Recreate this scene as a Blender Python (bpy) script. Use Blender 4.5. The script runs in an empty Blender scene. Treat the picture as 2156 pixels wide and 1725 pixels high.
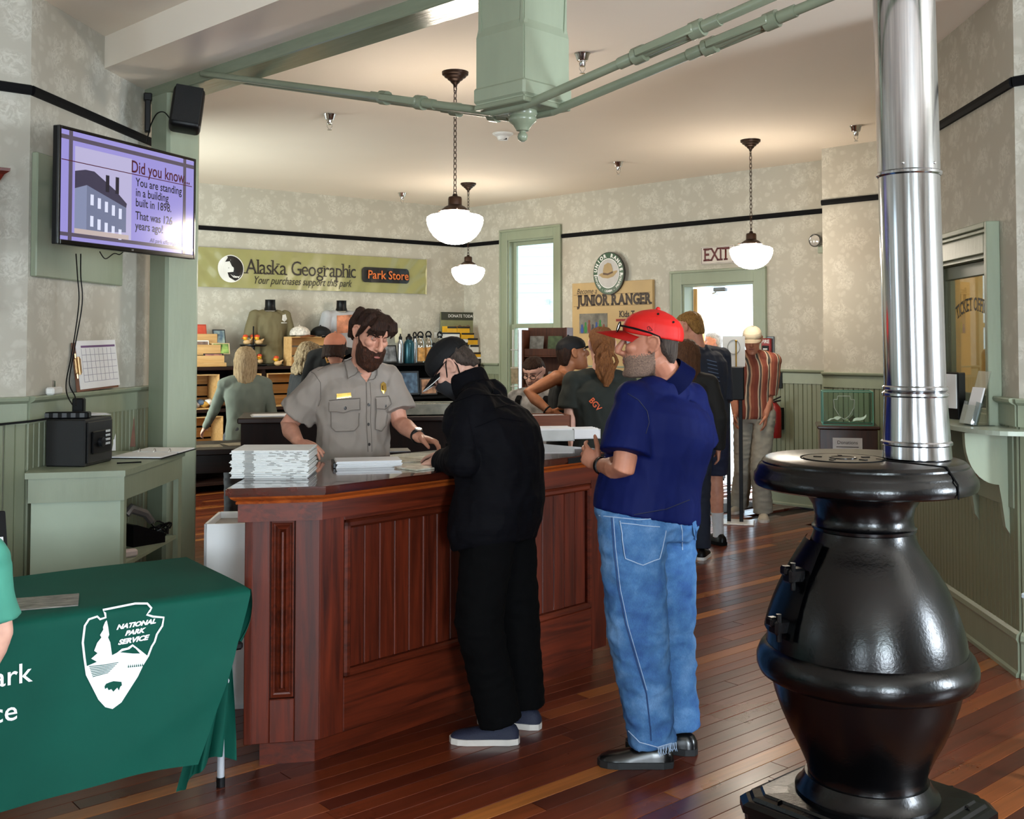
import bpy, bmesh, math, random
import numpy as np
from mathutils import Vector, Matrix, noise
random.seed(7)
V = Vector
sc = bpy.context.scene
COL = sc.collection
rad = math.radians

# ------------------------------------------------------------------ camera
FPX, CXP, HYP, CAMZ, PITCH = 2250.0, 1078.0, 720.0, 1.65, rad(1.95)
PY0 = HYP - FPX * math.tan(PITCH)
cam_d = bpy.data.cameras.new('camera')
cam = bpy.data.objects.new('camera', cam_d)
COL.objects.link(cam)
cam_d.sensor_width = 36.0
cam_d.lens = FPX * 36.0 / 2156.0
cam_d.shift_y = -(862.5 - PY0) / 2156.0
cam_d.clip_end = 200
cam.location = (0, 0, CAMZ)
cam.rotation_euler = (rad(90) + PITCH, 0, 0)
sc.camera = cam

# ------------------------------------------------------------------ world, daylight, exposure
world = bpy.data.worlds.new('world')
sc.world = world
world.use_nodes = True
wn = world.node_tree.nodes
wn['Background'].inputs[0].default_value = (0.72, 0.86, 1.0, 1)
wn['Background'].inputs[1].default_value = 2.6
sc.view_settings.view_transform = 'Standard'
sc.view_settings.look = 'None'
sc.view_settings.gamma = 1.0
sc.view_settings.use_curve_mapping = False
sc.view_settings.exposure = 0.42
sc.cycles.max_bounces = 5
sc.cycles.diffuse_bounces = 3
sc.cycles.glossy_bounces = 3
sc.cycles.transmission_bounces = 3
sc.cycles.transparent_max_bounces = 8
sc.cycles.caustics_reflective = False
sc.cycles.caustics_refractive = False
sc.cycles.use_adaptive_sampling = True
sc.cycles.adaptive_threshold = 0.03
sc.cycles.sample_clamp_indirect = 4.0


def area_light(name, loc, aim, w, h, power, col=(1, 1, 1)):
 d = bpy.data.lights.new(name, 'AREA')
 d.shape = 'RECTANGLE'
 d.size, d.size_y, d.energy, d.color = w, h, power, col
 o = bpy.data.objects.new(name, d)
 COL.objects.link(o)
 o.location = loc
 o.rotation_euler = (V(aim) - V(loc)).to_track_quat('-Z', 'Y').to_euler()
 return o


# daylight that comes in through the street windows behind and beside the photographer
DAY = (0.80, 0.90, 1.0)
area_light('daylight_street_window', (1.75, -3.62, 1.75), (1.3, 0, 2.9), 1.1, 2.0, 380, DAY)
area_light('daylight_street_window', (-1.75, -3.62, 1.75), (-1.75, 0, 2.9), 1.1, 2.0, 80, DAY)
area_light('daylight_side_window', (5.40, 2.05, 1.75), (1.6, 2.9, 2.9), 1.1, 2.0, 330, DAY)
area_light('daylight_side_window', (-5.30, 2.05, 1.75), (-1.6, 3.4, 2.6), 1.1, 2.0, 10, DAY)
area_light('daylight_shop_window', (-4.25, 8.6, 1.75), (-1.2, 12.6, 1.6), 1.1, 2.0, 170, (1.0, 0.98, 0.94))
sun_d = bpy.data.lights.new('sun', 'SUN')
sun_d.energy, sun_d.angle, sun_d.color = 7.0, rad(0.6), (1.0, 0.95, 0.86)
sun = bpy.data.objects.new('sun', sun_d)
COL.objects.link(sun)
sun.rotation_euler = V((-0.62, -0.50, -0.60)).to_track_quat('-Z', 'Y').to_euler()


# ------------------------------------------------------------------ pixel <-> place
def ray(u, v):
 dx, dy = (u - CXP) / FPX, (PY0 - v) / FPX
 c, s = math.cos(PITCH), math.sin(PITCH)
 return V((dx, c - dy * s, s + dy * c))


def P(u, v, Y):
 d = ray(u, v)
 return V((0, 0, CAMZ)) + d * (Y / d.y)


def PZ(u, v, z):
 d = ray(u, v)
 return V((0, 0, CAMZ)) + d * ((z - CAMZ) / d.z)


# ------------------------------------------------------------------ materials
def lin(h):
 if isinstance(h, str):
  h = h.lstrip('#')
  c = [int(h[i:i + 2], 16) / 255 for i in (0, 2, 4)]
 else:
  c = list(h)
 return tuple(((x / 12.92) if x <= 0.04045 else ((x + 0.055) / 1.055) ** 2.4) for x in c) + (1.0,)


_mats = {}


class NT:
 def __init__(s, m):
  m.use_nodes = True
  s.t = m.node_tree
  s.b = s.t.nodes['Principled BSDF']

 def n(s, typ, **kw):
  x = s.t.nodes.new('ShaderNode' + typ)
  for k, v in kw.items():
   if k.startswith('i_'):
    key = k[2:]
    x.inputs[int(key) if key.isdigit() else key.replace('_', ' ')].default_value = v
   else:
    setattr(x, k, v)
  return x

 def l(s, a, b):
  s.t.links.new(a, b)

 def coords(s, scale=(1, 1, 1), kind='Object', rot=(0, 0, 0)):
  tc = s.n('TexCoord')
  mp = s.n('Mapping')
  mp.inputs['Scale'].default_value = scale
  mp.inputs['Rotation'].default_value = rot
  s.l(tc.outputs[kind], mp.inputs[0])
  return mp.outputs[0]

 def mix(s, fac, a, b, mode='MIX'):
  m = s.n('Mix', data_type='RGBA', blend_type=mode)
  for sock, val in ((m.inputs['Factor'], fac), (m.inputs['A'], a), (m.inputs['B'], b)):
   if sock.type == 'VALUE' and isinstance(val, (int, float)):
    sock.default_value = val
   elif isinstance(val, (tuple, list)):
    sock.default_value = val
   else:
    s.l(val, sock)
  # data_type RGBA: use colour sockets
  return m

 def cmix(s, fac, a, b, mode='MIX'):
  m = s.n('MixRGB', blend_type=mode)
  for i, val in enumerate((fac, a, b)):
   if isinstance(val, (int, float, tuple, list)):
    m.inputs[i].default_value = val
   else:
    s.l(val, m.inputs[i])
  return m.outputs[0]

 def ramp(s, fac, stops):
  r = s.n('ValToRGB')
  e = r.color_ramp.elements
  while len(e) < len(stops):
   e.new(0.5)
  for el, (p, c) in zip(e, stops):
   el.position = p
   el.color = c if len(c) == 4 else tuple(c) + (1,)
  s.l(fac, r.inputs[0])
  return r.outputs[0]

 def noise(s, vec, scale=5, detail=3, rough=0.5, dist=0.0):
  x = s.n('TexNoise')
  x.inputs['Scale'].default_value = scale
  x.inputs['Detail'].default_value = detail
  x.inputs['Roughness'].default_value = rough
  x.inputs['Distortion'].default_value = dist
  s.l(vec, x.inputs['Vector'])
  return x.outputs['Fac']

 def bump(s, h, strength=0.2, dist=0.01):
  b = s.n('Bump')
  b.inputs['Strength'].default_value = strength
  b.inputs['Distance'].default_value = dist
  s.l(h, b.inputs['Height'])
  s.l(b.outputs[0], s.b.inputs['Normal'])


def setb(b, **kw):
 names = {'rough': 'Roughness', 'metal': 'Metallic', 'spec': 'Specular IOR Level', 'coat': 'Coat Weight', 'coatr': 'Coat Roughness',
    'trans': 'Transmission Weight', 'ior': 'IOR', 'alpha': 'Alpha', 'emit': 'Emission Strength', 'sheen': 'Sheen Weight'}
 for k, v in kw.items():
  b.inputs[names[k]].default_value = v


def M(name, col, rough=0.5, metal=0.0, var=0.12, vscale=8.0, bump=0.0, bscale=60.0, stretch=(1, 1, 1), emit=0.0, **kw):
 """plain procedural material: colour with soft noise variation and optional fine relief"""
 if name in _mats:
  return _mats[name]
 m = bpy.data.materials.new(name)
 nt = NT(m)
 c = lin(col)
 setb(nt.b, rough=rough, metal=metal, **kw)
 vec = nt.coords(stretch)
 f = nt.noise(vec, vscale, 3)
 dark = tuple(x * (1 - var) for x in c[:3]) + (1,)
 lite = tuple(min(1, x * (1 + var)) for x in c[:3]) + (1,)
 colr = nt.ramp(f, [(0.3, dark), (0.7, lite)])
 nt.l(colr, nt.b.inputs['Base Color'])
 if bump:
  nt.bump(nt.noise(vec, bscale, 4), bump, 0.01)
 if emit:
  nt.l(colr, nt.b.inputs['Emission Color'])
  setb(nt.b, emit=emit)
 _mats[name] = m
 return m


def mat_new(name):
 m = bpy.data.materials.new(name)
 _mats[name] = m
 return m, NT(m)


def wood(name, c1, c2, rough=0.35, axis=2, coat=0.0, spec=0.5, rnd=0.0, gs=1.0, bump=0.08):
 if name in _mats:
  return _mats[name]
 m, nt = mat_new(name)
 st = [14 * gs, 14 * gs, 14 * gs]
 st[axis] = 0.8 * gs
 oi = nt.n('ObjectInfo')
 tc = nt.n('TexCoord')
 addv = nt.n('VectorMath', operation='ADD')
 mul = nt.n('VectorMath', operation='SCALE')
 comb = nt.n('CombineXYZ')
 for i in range(3):
  nt.l(oi.outputs['Random'], comb.inputs[i])
 nt.l(comb.outputs[0], mul.inputs[0])
 mul.inputs['Scale'].default_value = 37.0
 nt.l(tc.outputs['Object'], addv.inputs[0])
 nt.l(mul.outputs[0], addv.inputs[1])
 mp = nt.n('Mapping')
 mp.inputs['Scale'].default_value = st
 nt.l(addv.outputs[0], mp.inputs[0])
 f = nt.noise(mp.outputs[0], 2.2, 6, 0.62, 0.7)
 col = nt.ramp(f, [(0.28, lin(c1)), (0.72, lin(c2))])
 if rnd:
  v = nt.n('MapRange')
  v.inputs['To Min'].default_value = 1 - rnd
  v.inputs['To Max'].default_value = 1 + rnd
  nt.l(oi.outputs['Random'], v.inputs[0])
  hsv = nt.n('HueSaturation')
  nt.l(v.outputs[0], hsv.inputs['Value'])
  nt.l(col, hsv.inputs['Color'])
  col = hsv.outputs[0]
 nt.l(col, nt.b.inputs['Base Color'])
 setb(nt.b, rough=rough, coat=coat, spec=spec)
 nt.bump(f, bump, 0.004)
 return m


def glass(name, tint='#ffffff', rough=0.02, alpha=0.15, spec=0.6):
 if name in _mats:
  return _mats[name]
 m, nt = mat_new(name)
 c = lin(tint)
 nt.b.inputs['Base Color'].default_value = c
 setb(nt.b, rough=rough, spec=spec)
 tr = nt.n('BsdfTransparent')
 tr.inputs[0].default_value = c
 mx = nt.n('MixShader')
 fr = nt.n('LayerWeight')
 pw = nt.n('Math', operation='POWER')
 nt.l(fr.outputs['Facing'], pw.inputs[0])
 pw.inputs[1].default_value = 4.0
 ad = nt.n('Math', operation='ADD', use_clamp=True)
 nt.l(pw.outputs[0], ad.inputs[0])
 ad.inputs[1].default_value = alpha
 gl = nt.n('BsdfGlossy')
 gl.inputs['Roughness'].default_value = rough
 nt.l(ad.outputs[0], mx.inputs[0])
 nt.l(tr.outputs[0], mx.inputs[1])
 nt.l(nt.b.outputs[0] if alpha > 0.3 else gl.outputs[0], mx.inputs[2])
 nt.l(mx.outputs[0], nt.t.nodes['Material Output'].inputs[0])
 return m


# ------------------------------------------------------------------ mesh helpers
def bmn():
 return bmesh.new()


def _faces_of(verts):
 s = set()
 for v in verts:
  s.update(v.link_faces)
 return s


def setmi(verts, mi):
 if mi:
  for f in _faces_of(verts):
   f.material_index = mi


def box(bm, c, s, bev=0.0, rot=None, mi=0, seg=1):
 r = bmesh.ops.create_cube(bm, size=1.0)
 vs = r['verts']
 bmesh.ops.scale(bm, vec=s, verts=vs)
 if bev > 0:
  es = set()
  for v in vs:
   es.update(v.link_edges)
  r2 = bmesh.ops.bevel(bm, geom=list(es) + list(vs), offset=min(bev, 0.49 * min(s)), segments=seg, affect='EDGES', profile=0.5)
  vs = r2['verts'] + [v for v in vs if v.is_valid]
  vs = list(dict.fromkeys(v for v in vs if v.is_valid))
 if rot is not None:
  bmesh.ops.rotate(bm, cent=(0, 0, 0), matrix=rot if isinstance(rot, Matrix) else Matrix.Rotation(rot, 3, 'Z'), verts=vs)
 bmesh.ops.translate(bm, vec=c, verts=vs)
 setmi(vs, mi)
 return vs


def bx(bm, x0, x1, y0, y1, z0, z1, bev=0.0, mi=0):
 return box(bm, ((x0 + x1) / 2, (y0 + y1) / 2, (z0 + z1) / 2), (abs(x1 - x0), abs(y1 - y0), abs(z1 - z0)), bev, None, mi)


def lathe(bm, prof, seg=32, c=(0, 0, 0), mi=0, axis=None, sq=None):
 """prof: list of (r, z); revolve about Z (or along axis matrix)"""
 rings = []
 allv = []
 for r, z in prof:
  if r < 1e-5:
   v = bm.verts.new((0, 0, z))
   rings.append([v])
   allv.append(v)
  else:
   ring = []
   for i in range(seg):
    a = 2 * math.pi * i / seg
    ring.append(bm.verts.new((r * math.cos(a), r * math.sin(a), z)))
   rings.append(ring)
   allv += ring
 for a, b in zip(rings, rings[1:]):
  for i in range(seg):
   j = (i + 1) % seg
   try:
    if len(a) == 1 and len(b) == 1:
     continue
    if len(a) == 1:
     bm.faces.new((a[0], b[j], b[i]))
    elif len(b) == 1:
     bm.faces.new((a[i], a[j], b[0]))
    else:
     bm.faces.new((a[i], a[j], b[j], b[i]))
   except ValueError:
    pass
 for ring, flip in ((rings[0], True), (rings[-1], False)):
  if len(ring) > 1:
   bm.faces.new(ring[::-1] if flip else ring)
 if axis is not None:
  bmesh.ops.transform(bm, matrix=axis, verts=allv)
 bmesh.ops.translate(bm, vec=c, verts=allv)
 setmi(allv, mi)
 return allv


def cyl(bm, p, q, r, r2=None, seg=14, mi=0):
 p, q = V(p), V(q)
 d = q - p
 m = d.to_track_quat('Z', 'Y').to_matrix().to_4x4()
 return lathe(bm, [(r, 0), (r if r2 is None else r2, d.length)], seg, p, mi, m)


def tube(bm, pts, r, seg=8, mi=0, caps=True, ref=None, round_ends=False):
 """loft circles / ellipses (r: number, list, list of (rx, ry)) along a polyline"""
 pts = [V(p) for p in pts]
 n = len(pts)
 rr = r if isinstance(r, (list, tuple)) else [r] * n
 rr = [(x, x) if isinstance(x, (int, float)) else x for x in rr]
 if round_ends:
  d0 = (pts[0] - pts[1]).normalized()
  d1 = (pts[-1] - pts[-2]).normalized()
  e0, e1 = rr[0], rr[-1]
  k0, k1 = min(e0), min(e1)
  pts = [pts[0] + d0 * k0 * 0.95, pts[0] + d0 * k0 * 0.65] + pts + [pts[-1] + d1 * k1 * 0.65, pts[-1] + d1 * k1 * 0.95]
  rr = [tuple(x * 0.3 for x in e0), tuple(x * 0.76 for x in e0)] + list(rr) + [tuple(x * 0.76 for x in e1), tuple(x * 0.3 for x in e1)]
  n = len(pts)
 rings = []
 up = V(ref) if ref is not None else None
 allv = []
 prev = None
 for i in range(n):
  t = (pts[min(i + 1, n - 1)] - pts[max(i - 1, 0)]).normalized()
  if up is not None:
   x = (up - t * up.dot(t))
   x = x.normalized() if x.length > 1e-6 else t.orthogonal().normalized()
  elif prev is None:
   x = t.orthogonal().normalized()
  else:
   x = prev - t * prev.dot(t)
   x = x.normalized() if x.length > 1e-6 else t.orthogonal().normalized()
  prev = x
  y = t.cross(x)
  ring = []
  for k in range(seg):
   a = 2 * math.pi * k / seg
   ring.append(bm.verts.new(pts[i] + x * (rr[i][0] * math.cos(a)) + y * (rr[i][1] * math.sin(a))))
  rings.append(ring)
  allv += ring
 for a, b in zip(rings, rings[1:]):
  for k in range(seg):
   j = (k + 1) % seg
   bm.faces.new((a[k], a[j], b[j], b[k]))
 if caps:
  bm.faces.new(rings[0][::-1])
  bm.faces.new(rings[-1])
 setmi(allv, mi)
 return allv


def ell(bm, c, r, seg=16, rings=10, rot=None, mi=0):
 res = bmesh.ops.create_uvsphere(bm, u_segments=seg, v_segments=rings, radius=1.0)
 vs = res['verts']
 bmesh.ops.scale(bm, vec=r if not isinstance(r, (int, float)) else (r, r, r), verts=vs)
 if rot is not None:
  bmesh.ops.rotate(bm, cent=(0, 0, 0), matrix=rot, verts=vs)
 bmesh.ops.translate(bm, vec=c, verts=vs)
 setmi(vs, mi)
 return vs


def prism(bm, pts, d0, d1, plane='XZ', mi=0):
 """extrude a 2-D outline; plane XZ -> depth along Y, XY -> along Z, YZ -> along X"""
 def mk(p, d):
  if plane == 'XZ':
   return (p[0], d, p[1])
  if plane == 'XY':
   return (p[0], p[1], d)
  return (d, p[0], p[1])
 a = [bm.verts.new(mk(p, d0)) for p in pts]
 b = [bm.verts.new(mk(p, d1)) for p in pts]
 n = len(pts)
 fs = [bm.faces.new(a), bm.faces.new(b[::-1])]
 for i in range(n):
  j = (i + 1) % n
  fs.append(bm.faces.new((a[j], a[i], b[i], b[j])))
 for f in fs:
  f.material_index = mi
 return a + b


def sweep_prof(bm, prof, path, closed=False, mi=0):
 """mitred sweep of a profile (offset outwards in plan, z) along a plan polyline of (x, y); +offset = to the right of travel"""
 n = len(path)
 rings = []
 for i in range(n):
  p = V((path[i][0], path[i][1], 0))
  if closed or 0 < i < n - 1:
   a = V((path[(i - 1) % n][0], path[(i - 1) % n][1], 0))
   b = V((path[(i + 1) % n][0], path[(i + 1) % n][1], 0))
   d1, d2 = (p - a).normalized(), (b - p).normalized()
   n1, n2 = V((d1.y, -d1.x, 0)), V((d2.y, -d2.x, 0))
   m = (n1 + n2).normalized()
   m = m / max(0.25, m.dot(n1))
  else:
   d = (V((path[1][0], path[1][1], 0)) - p) if i == 0 else (p - V((path[-2][0], path[-2][1], 0)))
   d.normalize()
   m = V((d.y, -d.x, 0))
  rings.append([bm.verts.new(p + m * o + V((0, 0, z))) for o, z in prof])
 k = len(prof)
 rng = range(n) if closed else range(n - 1)
 fs = []
 for i in rng:
  a, b = rings[i], rings[(i + 1) % n]
  for j in range(k):
   jj = (j + 1) % k
   fs.append(bm.faces.new((a[j], b[j], b[jj], a[jj])))
 if not closed:
  fs.append(bm.faces.new(rings[0][::-1]))
  fs.append(bm.faces.new(rings[-1]))
 for f in fs:
  f.material_index = mi


def link(name, me, mats, parent=None, loc=None, rotz=None, smooth=False, ang=None):
 if not isinstance(mats, (list, tuple)):
  mats = [mats]
 if not len(me.materials):
  for m in mats:
   me.materials.append(m)
 if smooth:
  me.polygons.foreach_set('use_smooth', [True] * len(me.polygons))
  if ang:
   me.set_sharp_from_angle(angle=rad(ang))
 o = bpy.data.objects.new(name, me)
 COL.objects.link(o)
 if parent is not None:
  o.parent = parent
 if loc is not None:
  o.location = loc
 if rotz is not None:
  o.rotation_euler = (0, 0, rotz)
 return o


def obj(name, bm, mats, parent=None, loc=None, rotz=None, smooth=False, ang=40, nrm=True):
 if nrm:
  bmesh.ops.recalc_face_normals(bm, faces=bm.faces[:])
 me = bpy.data.meshes.new(name)
 bm.to_mesh(me)
 bm.free()
 return link(name, me, mats, parent, loc, rotz, smooth, ang)


def tag(o, label=None, cat=None, group=None, kind=None):
 for k, v in (('label', label), ('category', cat), ('group', group), ('kind', kind)):
  if v:
   o[k] = v
 return o


def thing(name, label, cat, loc=(0, 0, 0), rotz=0.0, group=None):
 o = bpy.data.objects.new(name, None)
 o.empty_display_size = 0.05
 COL.objects.link(o)
 o.location = loc
 o.rotation_euler = (0, 0, rotz)
 return tag(o, label, cat, group)


def copy_tree(o, parent=None):
 c = o.copy()
 COL.objects.link(c)
 c.parent = parent
 for ch in list(o.children):
  copy_tree(ch, c)
 return c


def dup(root, loc, rotz=None, label=None, group=None):
 c = copy_tree(root)
 c.location = loc
 if rotz is not None:
  c.rotation_euler = (0, 0, rotz)
 if label:
  c['label'] = label
 if group:
  c['group'] = group
 return c


_dg = None


def text_mesh(body, size, bold=0.0, shear=0.0, align='CENTER', extrude=0.0, spacing=1.0, res=3):
 """outline text as a mesh in the local XZ plane (reads from -Y)"""
 cu = bpy.data.curves.new('lettering', 'FONT')
 cu.body = body
 cu.size = size
 cu.offset = bold
 cu.shear = shear
 cu.align_x = align
 cu.align_y = 'CENTER'
 cu.extrude = extrude
 cu.space_character = spacing
 cu.resolution_u = res
 o = bpy.data.objects.new('lettering', cu)
 COL.objects.link(o)
 bpy.context.view_layer.update()
 me = bpy.data.meshes.new_from_object(o.evaluated_get(bpy.context.evaluated_depsgraph_get()))
 bpy.data.objects.remove(o)
 bpy.data.curves.remove(cu)
 me.transform(Matrix.Rotation(rad(90), 4, 'X'))
 return me


def text(body, size, mat, parent, loc, bold=0.0, shear=0.0, align='CENTER', sx=1.0, rot=None, name='lettering', spacing=1.0, extrude=0.0):
 me = text_mesh(body, size, bold, shear, align, extrude, spacing)
 if sx != 1.0:
  me.transform(Matrix.Diagonal((sx, 1, 1, 1)))
 if rot is not None:
  me.transform(rot)
 me.materials.clear()
 return link(name, me, mat, parent, loc)
# ------------------------------------------------------------------ shared materials
def wallpaper():
 m, nt = mat_new('wallpaper')
 vec = nt.coords((1, 1, 1))
 wob = nt.n('TexNoise')
 wob.inputs['Scale'].default_value = 9
 wob.inputs['Detail'].default_value = 3
 nt.l(vec, wob.inputs['Vector'])
 add = nt.n('VectorMath', operation='MULTIPLY_ADD')
 nt.l(wob.outputs['Color'], add.inputs[0])
 add.inputs[1].default_value = (0.11, 0.11, 0.11)
 nt.l(vec, add.inputs[2])
 vo = nt.n('TexVoronoi', feature='F1')
 vo.inputs['Scale'].default_value = 4.6
 vo.inputs['Randomness'].default_value = 0.65
 nt.l(add.outputs[0], vo.inputs['Vector'])
 flower = nt.ramp(vo.outputs['Distance'], [(0.30, (1, 1, 1)), (0.46, (0, 0, 0))])
 pet = nt.noise(add.outputs[0], 34, 3, 0.6, 1.2)
 petr = nt.ramp(pet, [(0.40, (0, 0, 0)), (0.58, (1, 1, 1))])
 v2 = nt.n('TexVoronoi', feature='F1')
 v2.inputs['Scale'].default_value = 13
 nt.l(add.outputs[0], v2.inputs['Vector'])
 leaf = nt.ramp(v2.outputs['Distance'], [(0.22, (0.55, 0.55, 0.55)), (0.40, (0, 0, 0))])
 fl = nt.cmix(1.0, flower, petr, 'MULTIPLY')
 allf = nt.cmix(1.0, fl, leaf, 'LIGHTEN')
 col = nt.cmix(allf, lin('#b9b4a7'), lin('#cdc9bd'))
 nt.l(col, nt.b.inputs['Base Color'])
 setb(nt.b, rough=0.62, spec=0.3)
 nt.bump(allf, 0.06, 0.003)
 return m


WALLP = wallpaper()
CEIL = M('ceiling_paint', '#f0e4d4', 0.75, var=0.03, vscale=0.7, bump=0.05, bscale=180)
GREEN = M('sage_paint', '#929b85', 0.34, var=0.05, vscale=3, bump=0.10, bscale=14, stretch=(3, 3, 0.6))
GREENB = M('sage_bead_paint', '#82886f', 0.42, var=0.05, vscale=3, bump=0.06, bscale=20, stretch=(3, 3, 0.6))
RAIL = M('black_picture_rail', '#08080b', 0.7, spec=0.15, var=0.1)
COUNTER = wood('counter_mahogany', '#2c0d06', '#642512', 0.42, 2, 0.0, spec=0.3, rnd=0.14)
COUNTERX = wood('counter_mahogany_rail', '#321007', '#6a2813', 0.42, 0, 0.0, spec=0.3, rnd=0.10)
COUNTERTOP = wood('counter_top_varnish', '#2a0e08', '#4d1c10', 0.14, 0, 0.7)
DARKW = wood('dark_stained_wood', '#0f0705', '#1e0e08', 0.6, 2, spec=0.15)
DARKWX = wood('dark_stained_wood_x', '#140906', '#2a140c', 0.45, 0, spec=0.3)
BLACK = M('black_plastic', '#070709', 0.4, var=0.1, spec=0.22)
BLACKM = M('black_matte', '#060607', 0.8, var=0.1, spec=0.15)
WHITE = M('white_plastic', '#e9e9e6', 0.4, var=0.03)
PAPER = M('paper', '#e8e8ea', 0.7, var=0.03)
CHROME = M('chrome', '#d8d8d8', 0.12, 1.0, var=0.05)
BRASS = M('aged_bronze', '#2c1b10', 0.4, 0.6, var=0.2)
GOLD = M('brass', '#c9a24a', 0.3, 0.9)
IRONG = M('sage_enamel_iron', '#838b75', 0.25, var=0.08, vscale=5, bump=0.15, bscale=18)
CLEAR = glass('clear_glass', '#f4faf8', 0.01, 0.04)
ACRYL = glass('acrylic', '#eef4f6', 0.05, 0.22)

CEILZ, RAILZ, CHAIRZ = 3.46, 2.95, 1.37


class Wall:
 """p -> q is left to right as seen from the room; local X along, local Y into the wall"""

 def __init__(s, p, q):
  s.p, s.q = V((p[0], p[1], 0)), V((q[0], q[1], 0))
  d = s.q - s.p
  s.L = d.length
  s.a = d.normalized()
  s.n = V((s.a.y, -s.a.x, 0))          # into the room
  s.ang = math.atan2(s.a.y, s.a.x)

 def pt(s, x, z, d=0.0):
  r = s.p + s.a * x + s.n * d
  return V((r.x, r.y, z))

 def hit(s, u, v, d=0.0):
  r = ray(u, v)
  o = V((0, 0, CAMZ))
  base = s.p + s.n * d
  t = (base - o).dot(s.n) / r.dot(s.n)
  h = o + r * t
  return ((h - s.p).dot(s.a), h.z)

 def build(s, name, openings=(), thick=0.12, z1=CEILZ, mat=None, z0=0.0):
  bm = bmn()
  xs = 0.0
  ops = sorted(openings)
  for (a, b, lo, hi) in ops:
   if a > xs:
    bx(bm, xs, a, 0, thick, z0, z1)
   if lo > z0:
    bx(bm, a, b, 0, thick, z0, lo)
   if hi < z1:
    bx(bm, a, b, 0, thick, hi, z1)
   xs = b
  if xs < s.L:
   bx(bm, xs, s.L, 0, thick, z0, z1)
  o = obj(name, bm, mat or WALLP, None, s.p, s.ang)
  tag(o, kind='structure')
  s.o = o
  return o


def rp(u, v):
 p = PZ(u, v, RAILZ)
 return (p.x, p.y)


K = rp(977, 517.5)
LB1 = rp(416, 479)
R1 = rp(1731, 444.5)
B0 = rp(1731, 427.5)
B1 = rp(1842, 416)
T0 = rp(1968, 273)
T1 = rp(2135, 172.6)
TV1 = rp(64.7, 190.5)
TV2 = rp(309, 296)


def ext(p, q, t):
 """point on line p->q, t metres past q"""
 d = V((q[0] - p[0], q[1] - p[1])).normalized()
 return (q[0] + d.x * t, q[1] + d.y * t)


AD = V((0.759, 0.651))
BD = V((-0.66, 0.751))
LB0 = ext(K, LB1, 2.4)
R2 = ext(K, R1, 1.4)
B2 = ext(B0, B1, 1.9)
Tfar = ext(T1, T0, 0.75)
LF = (TV1[0] - AD.x * 4.2, TV1[1] - AD.y * 4.2)
RF = (T1[0] + 0.70 * 4.4, T1[1] - 0.714 * 4.4)
W_LB = Wall(LB0, K)
W_RB = Wall(K, R2)
W_BP = Wall(B0, B2)
W_TK = Wall(Tfar, T1)
W_TV = Wall(TV1, ext(TV1, TV2, 0.30))
W_LF = Wall(LF, TV1)
W_RF = Wall(T1, RF)

# openings
wu0, wz1 = W_RB.hit(1070, 507)
wu1, _ = W_RB.hit(1167, 497)
wz0 = 0.75
du0, dz1 = W_RB.hit(1437, 600)
du1, _ = W_RB.hit(1589, 592)
tk1, tz1 = W_TK.hit(2082, 533)
tk0 = tk1 - 0.95
tz0 = W_TK.hit(2085, 872)[1]
W_LB.build('wall_back_left')
W_RB.build('wall_back_right', [(wu0, wu1, wz0, wz1), (du0, du1, 0.0, dz1)], 0.16)
W_BP.build('wall_alcove')
W_TK.build('wall_ticket_office', [(tk0, tk1, tz0, tz1)], 0.14)
W_TV.build('wall_screen')
W_LF.build('wall_left')
W_RF.build('wall_right')
# hidden returns that close the plan
W_x1 = Wall(ext(TV1, TV2, 0.30), LB0)
W_x1.build('wall_shop_return', [(1.9, 3.1, 0.75, 2.75)], 0.16)
Wall((B0[0] + 0.55, B0[1] + 0.65), B0).build('wall_alcove_side', thick=0.05)
Wall(B2, Tfar).build('wall_alcove_end')
REAR = -3.6
bx_l, bx_r = LF[0], RF[0]


def win_wall(name, p, q, centres, w=1.1, lo=0.75, hi=2.75):
 ww = Wall(p, q)
 ww.build(name, [(c - w / 2, c + w / 2, lo, hi) for c in centres], 0.16)
 return ww


W_WL = win_wall('wall_street_left', (LF[0], REAR), LF, [LF[1] - REAR - 0.55])
W_RE = win_wall('wall_street', (RF[0], REAR), (LF[0], REAR), [RF[0] - 1.75, RF[0] + 1.75])
W_WR = win_wall('wall_street_right', RF, (RF[0], REAR), [0.85])

_wn = [0]


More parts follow.
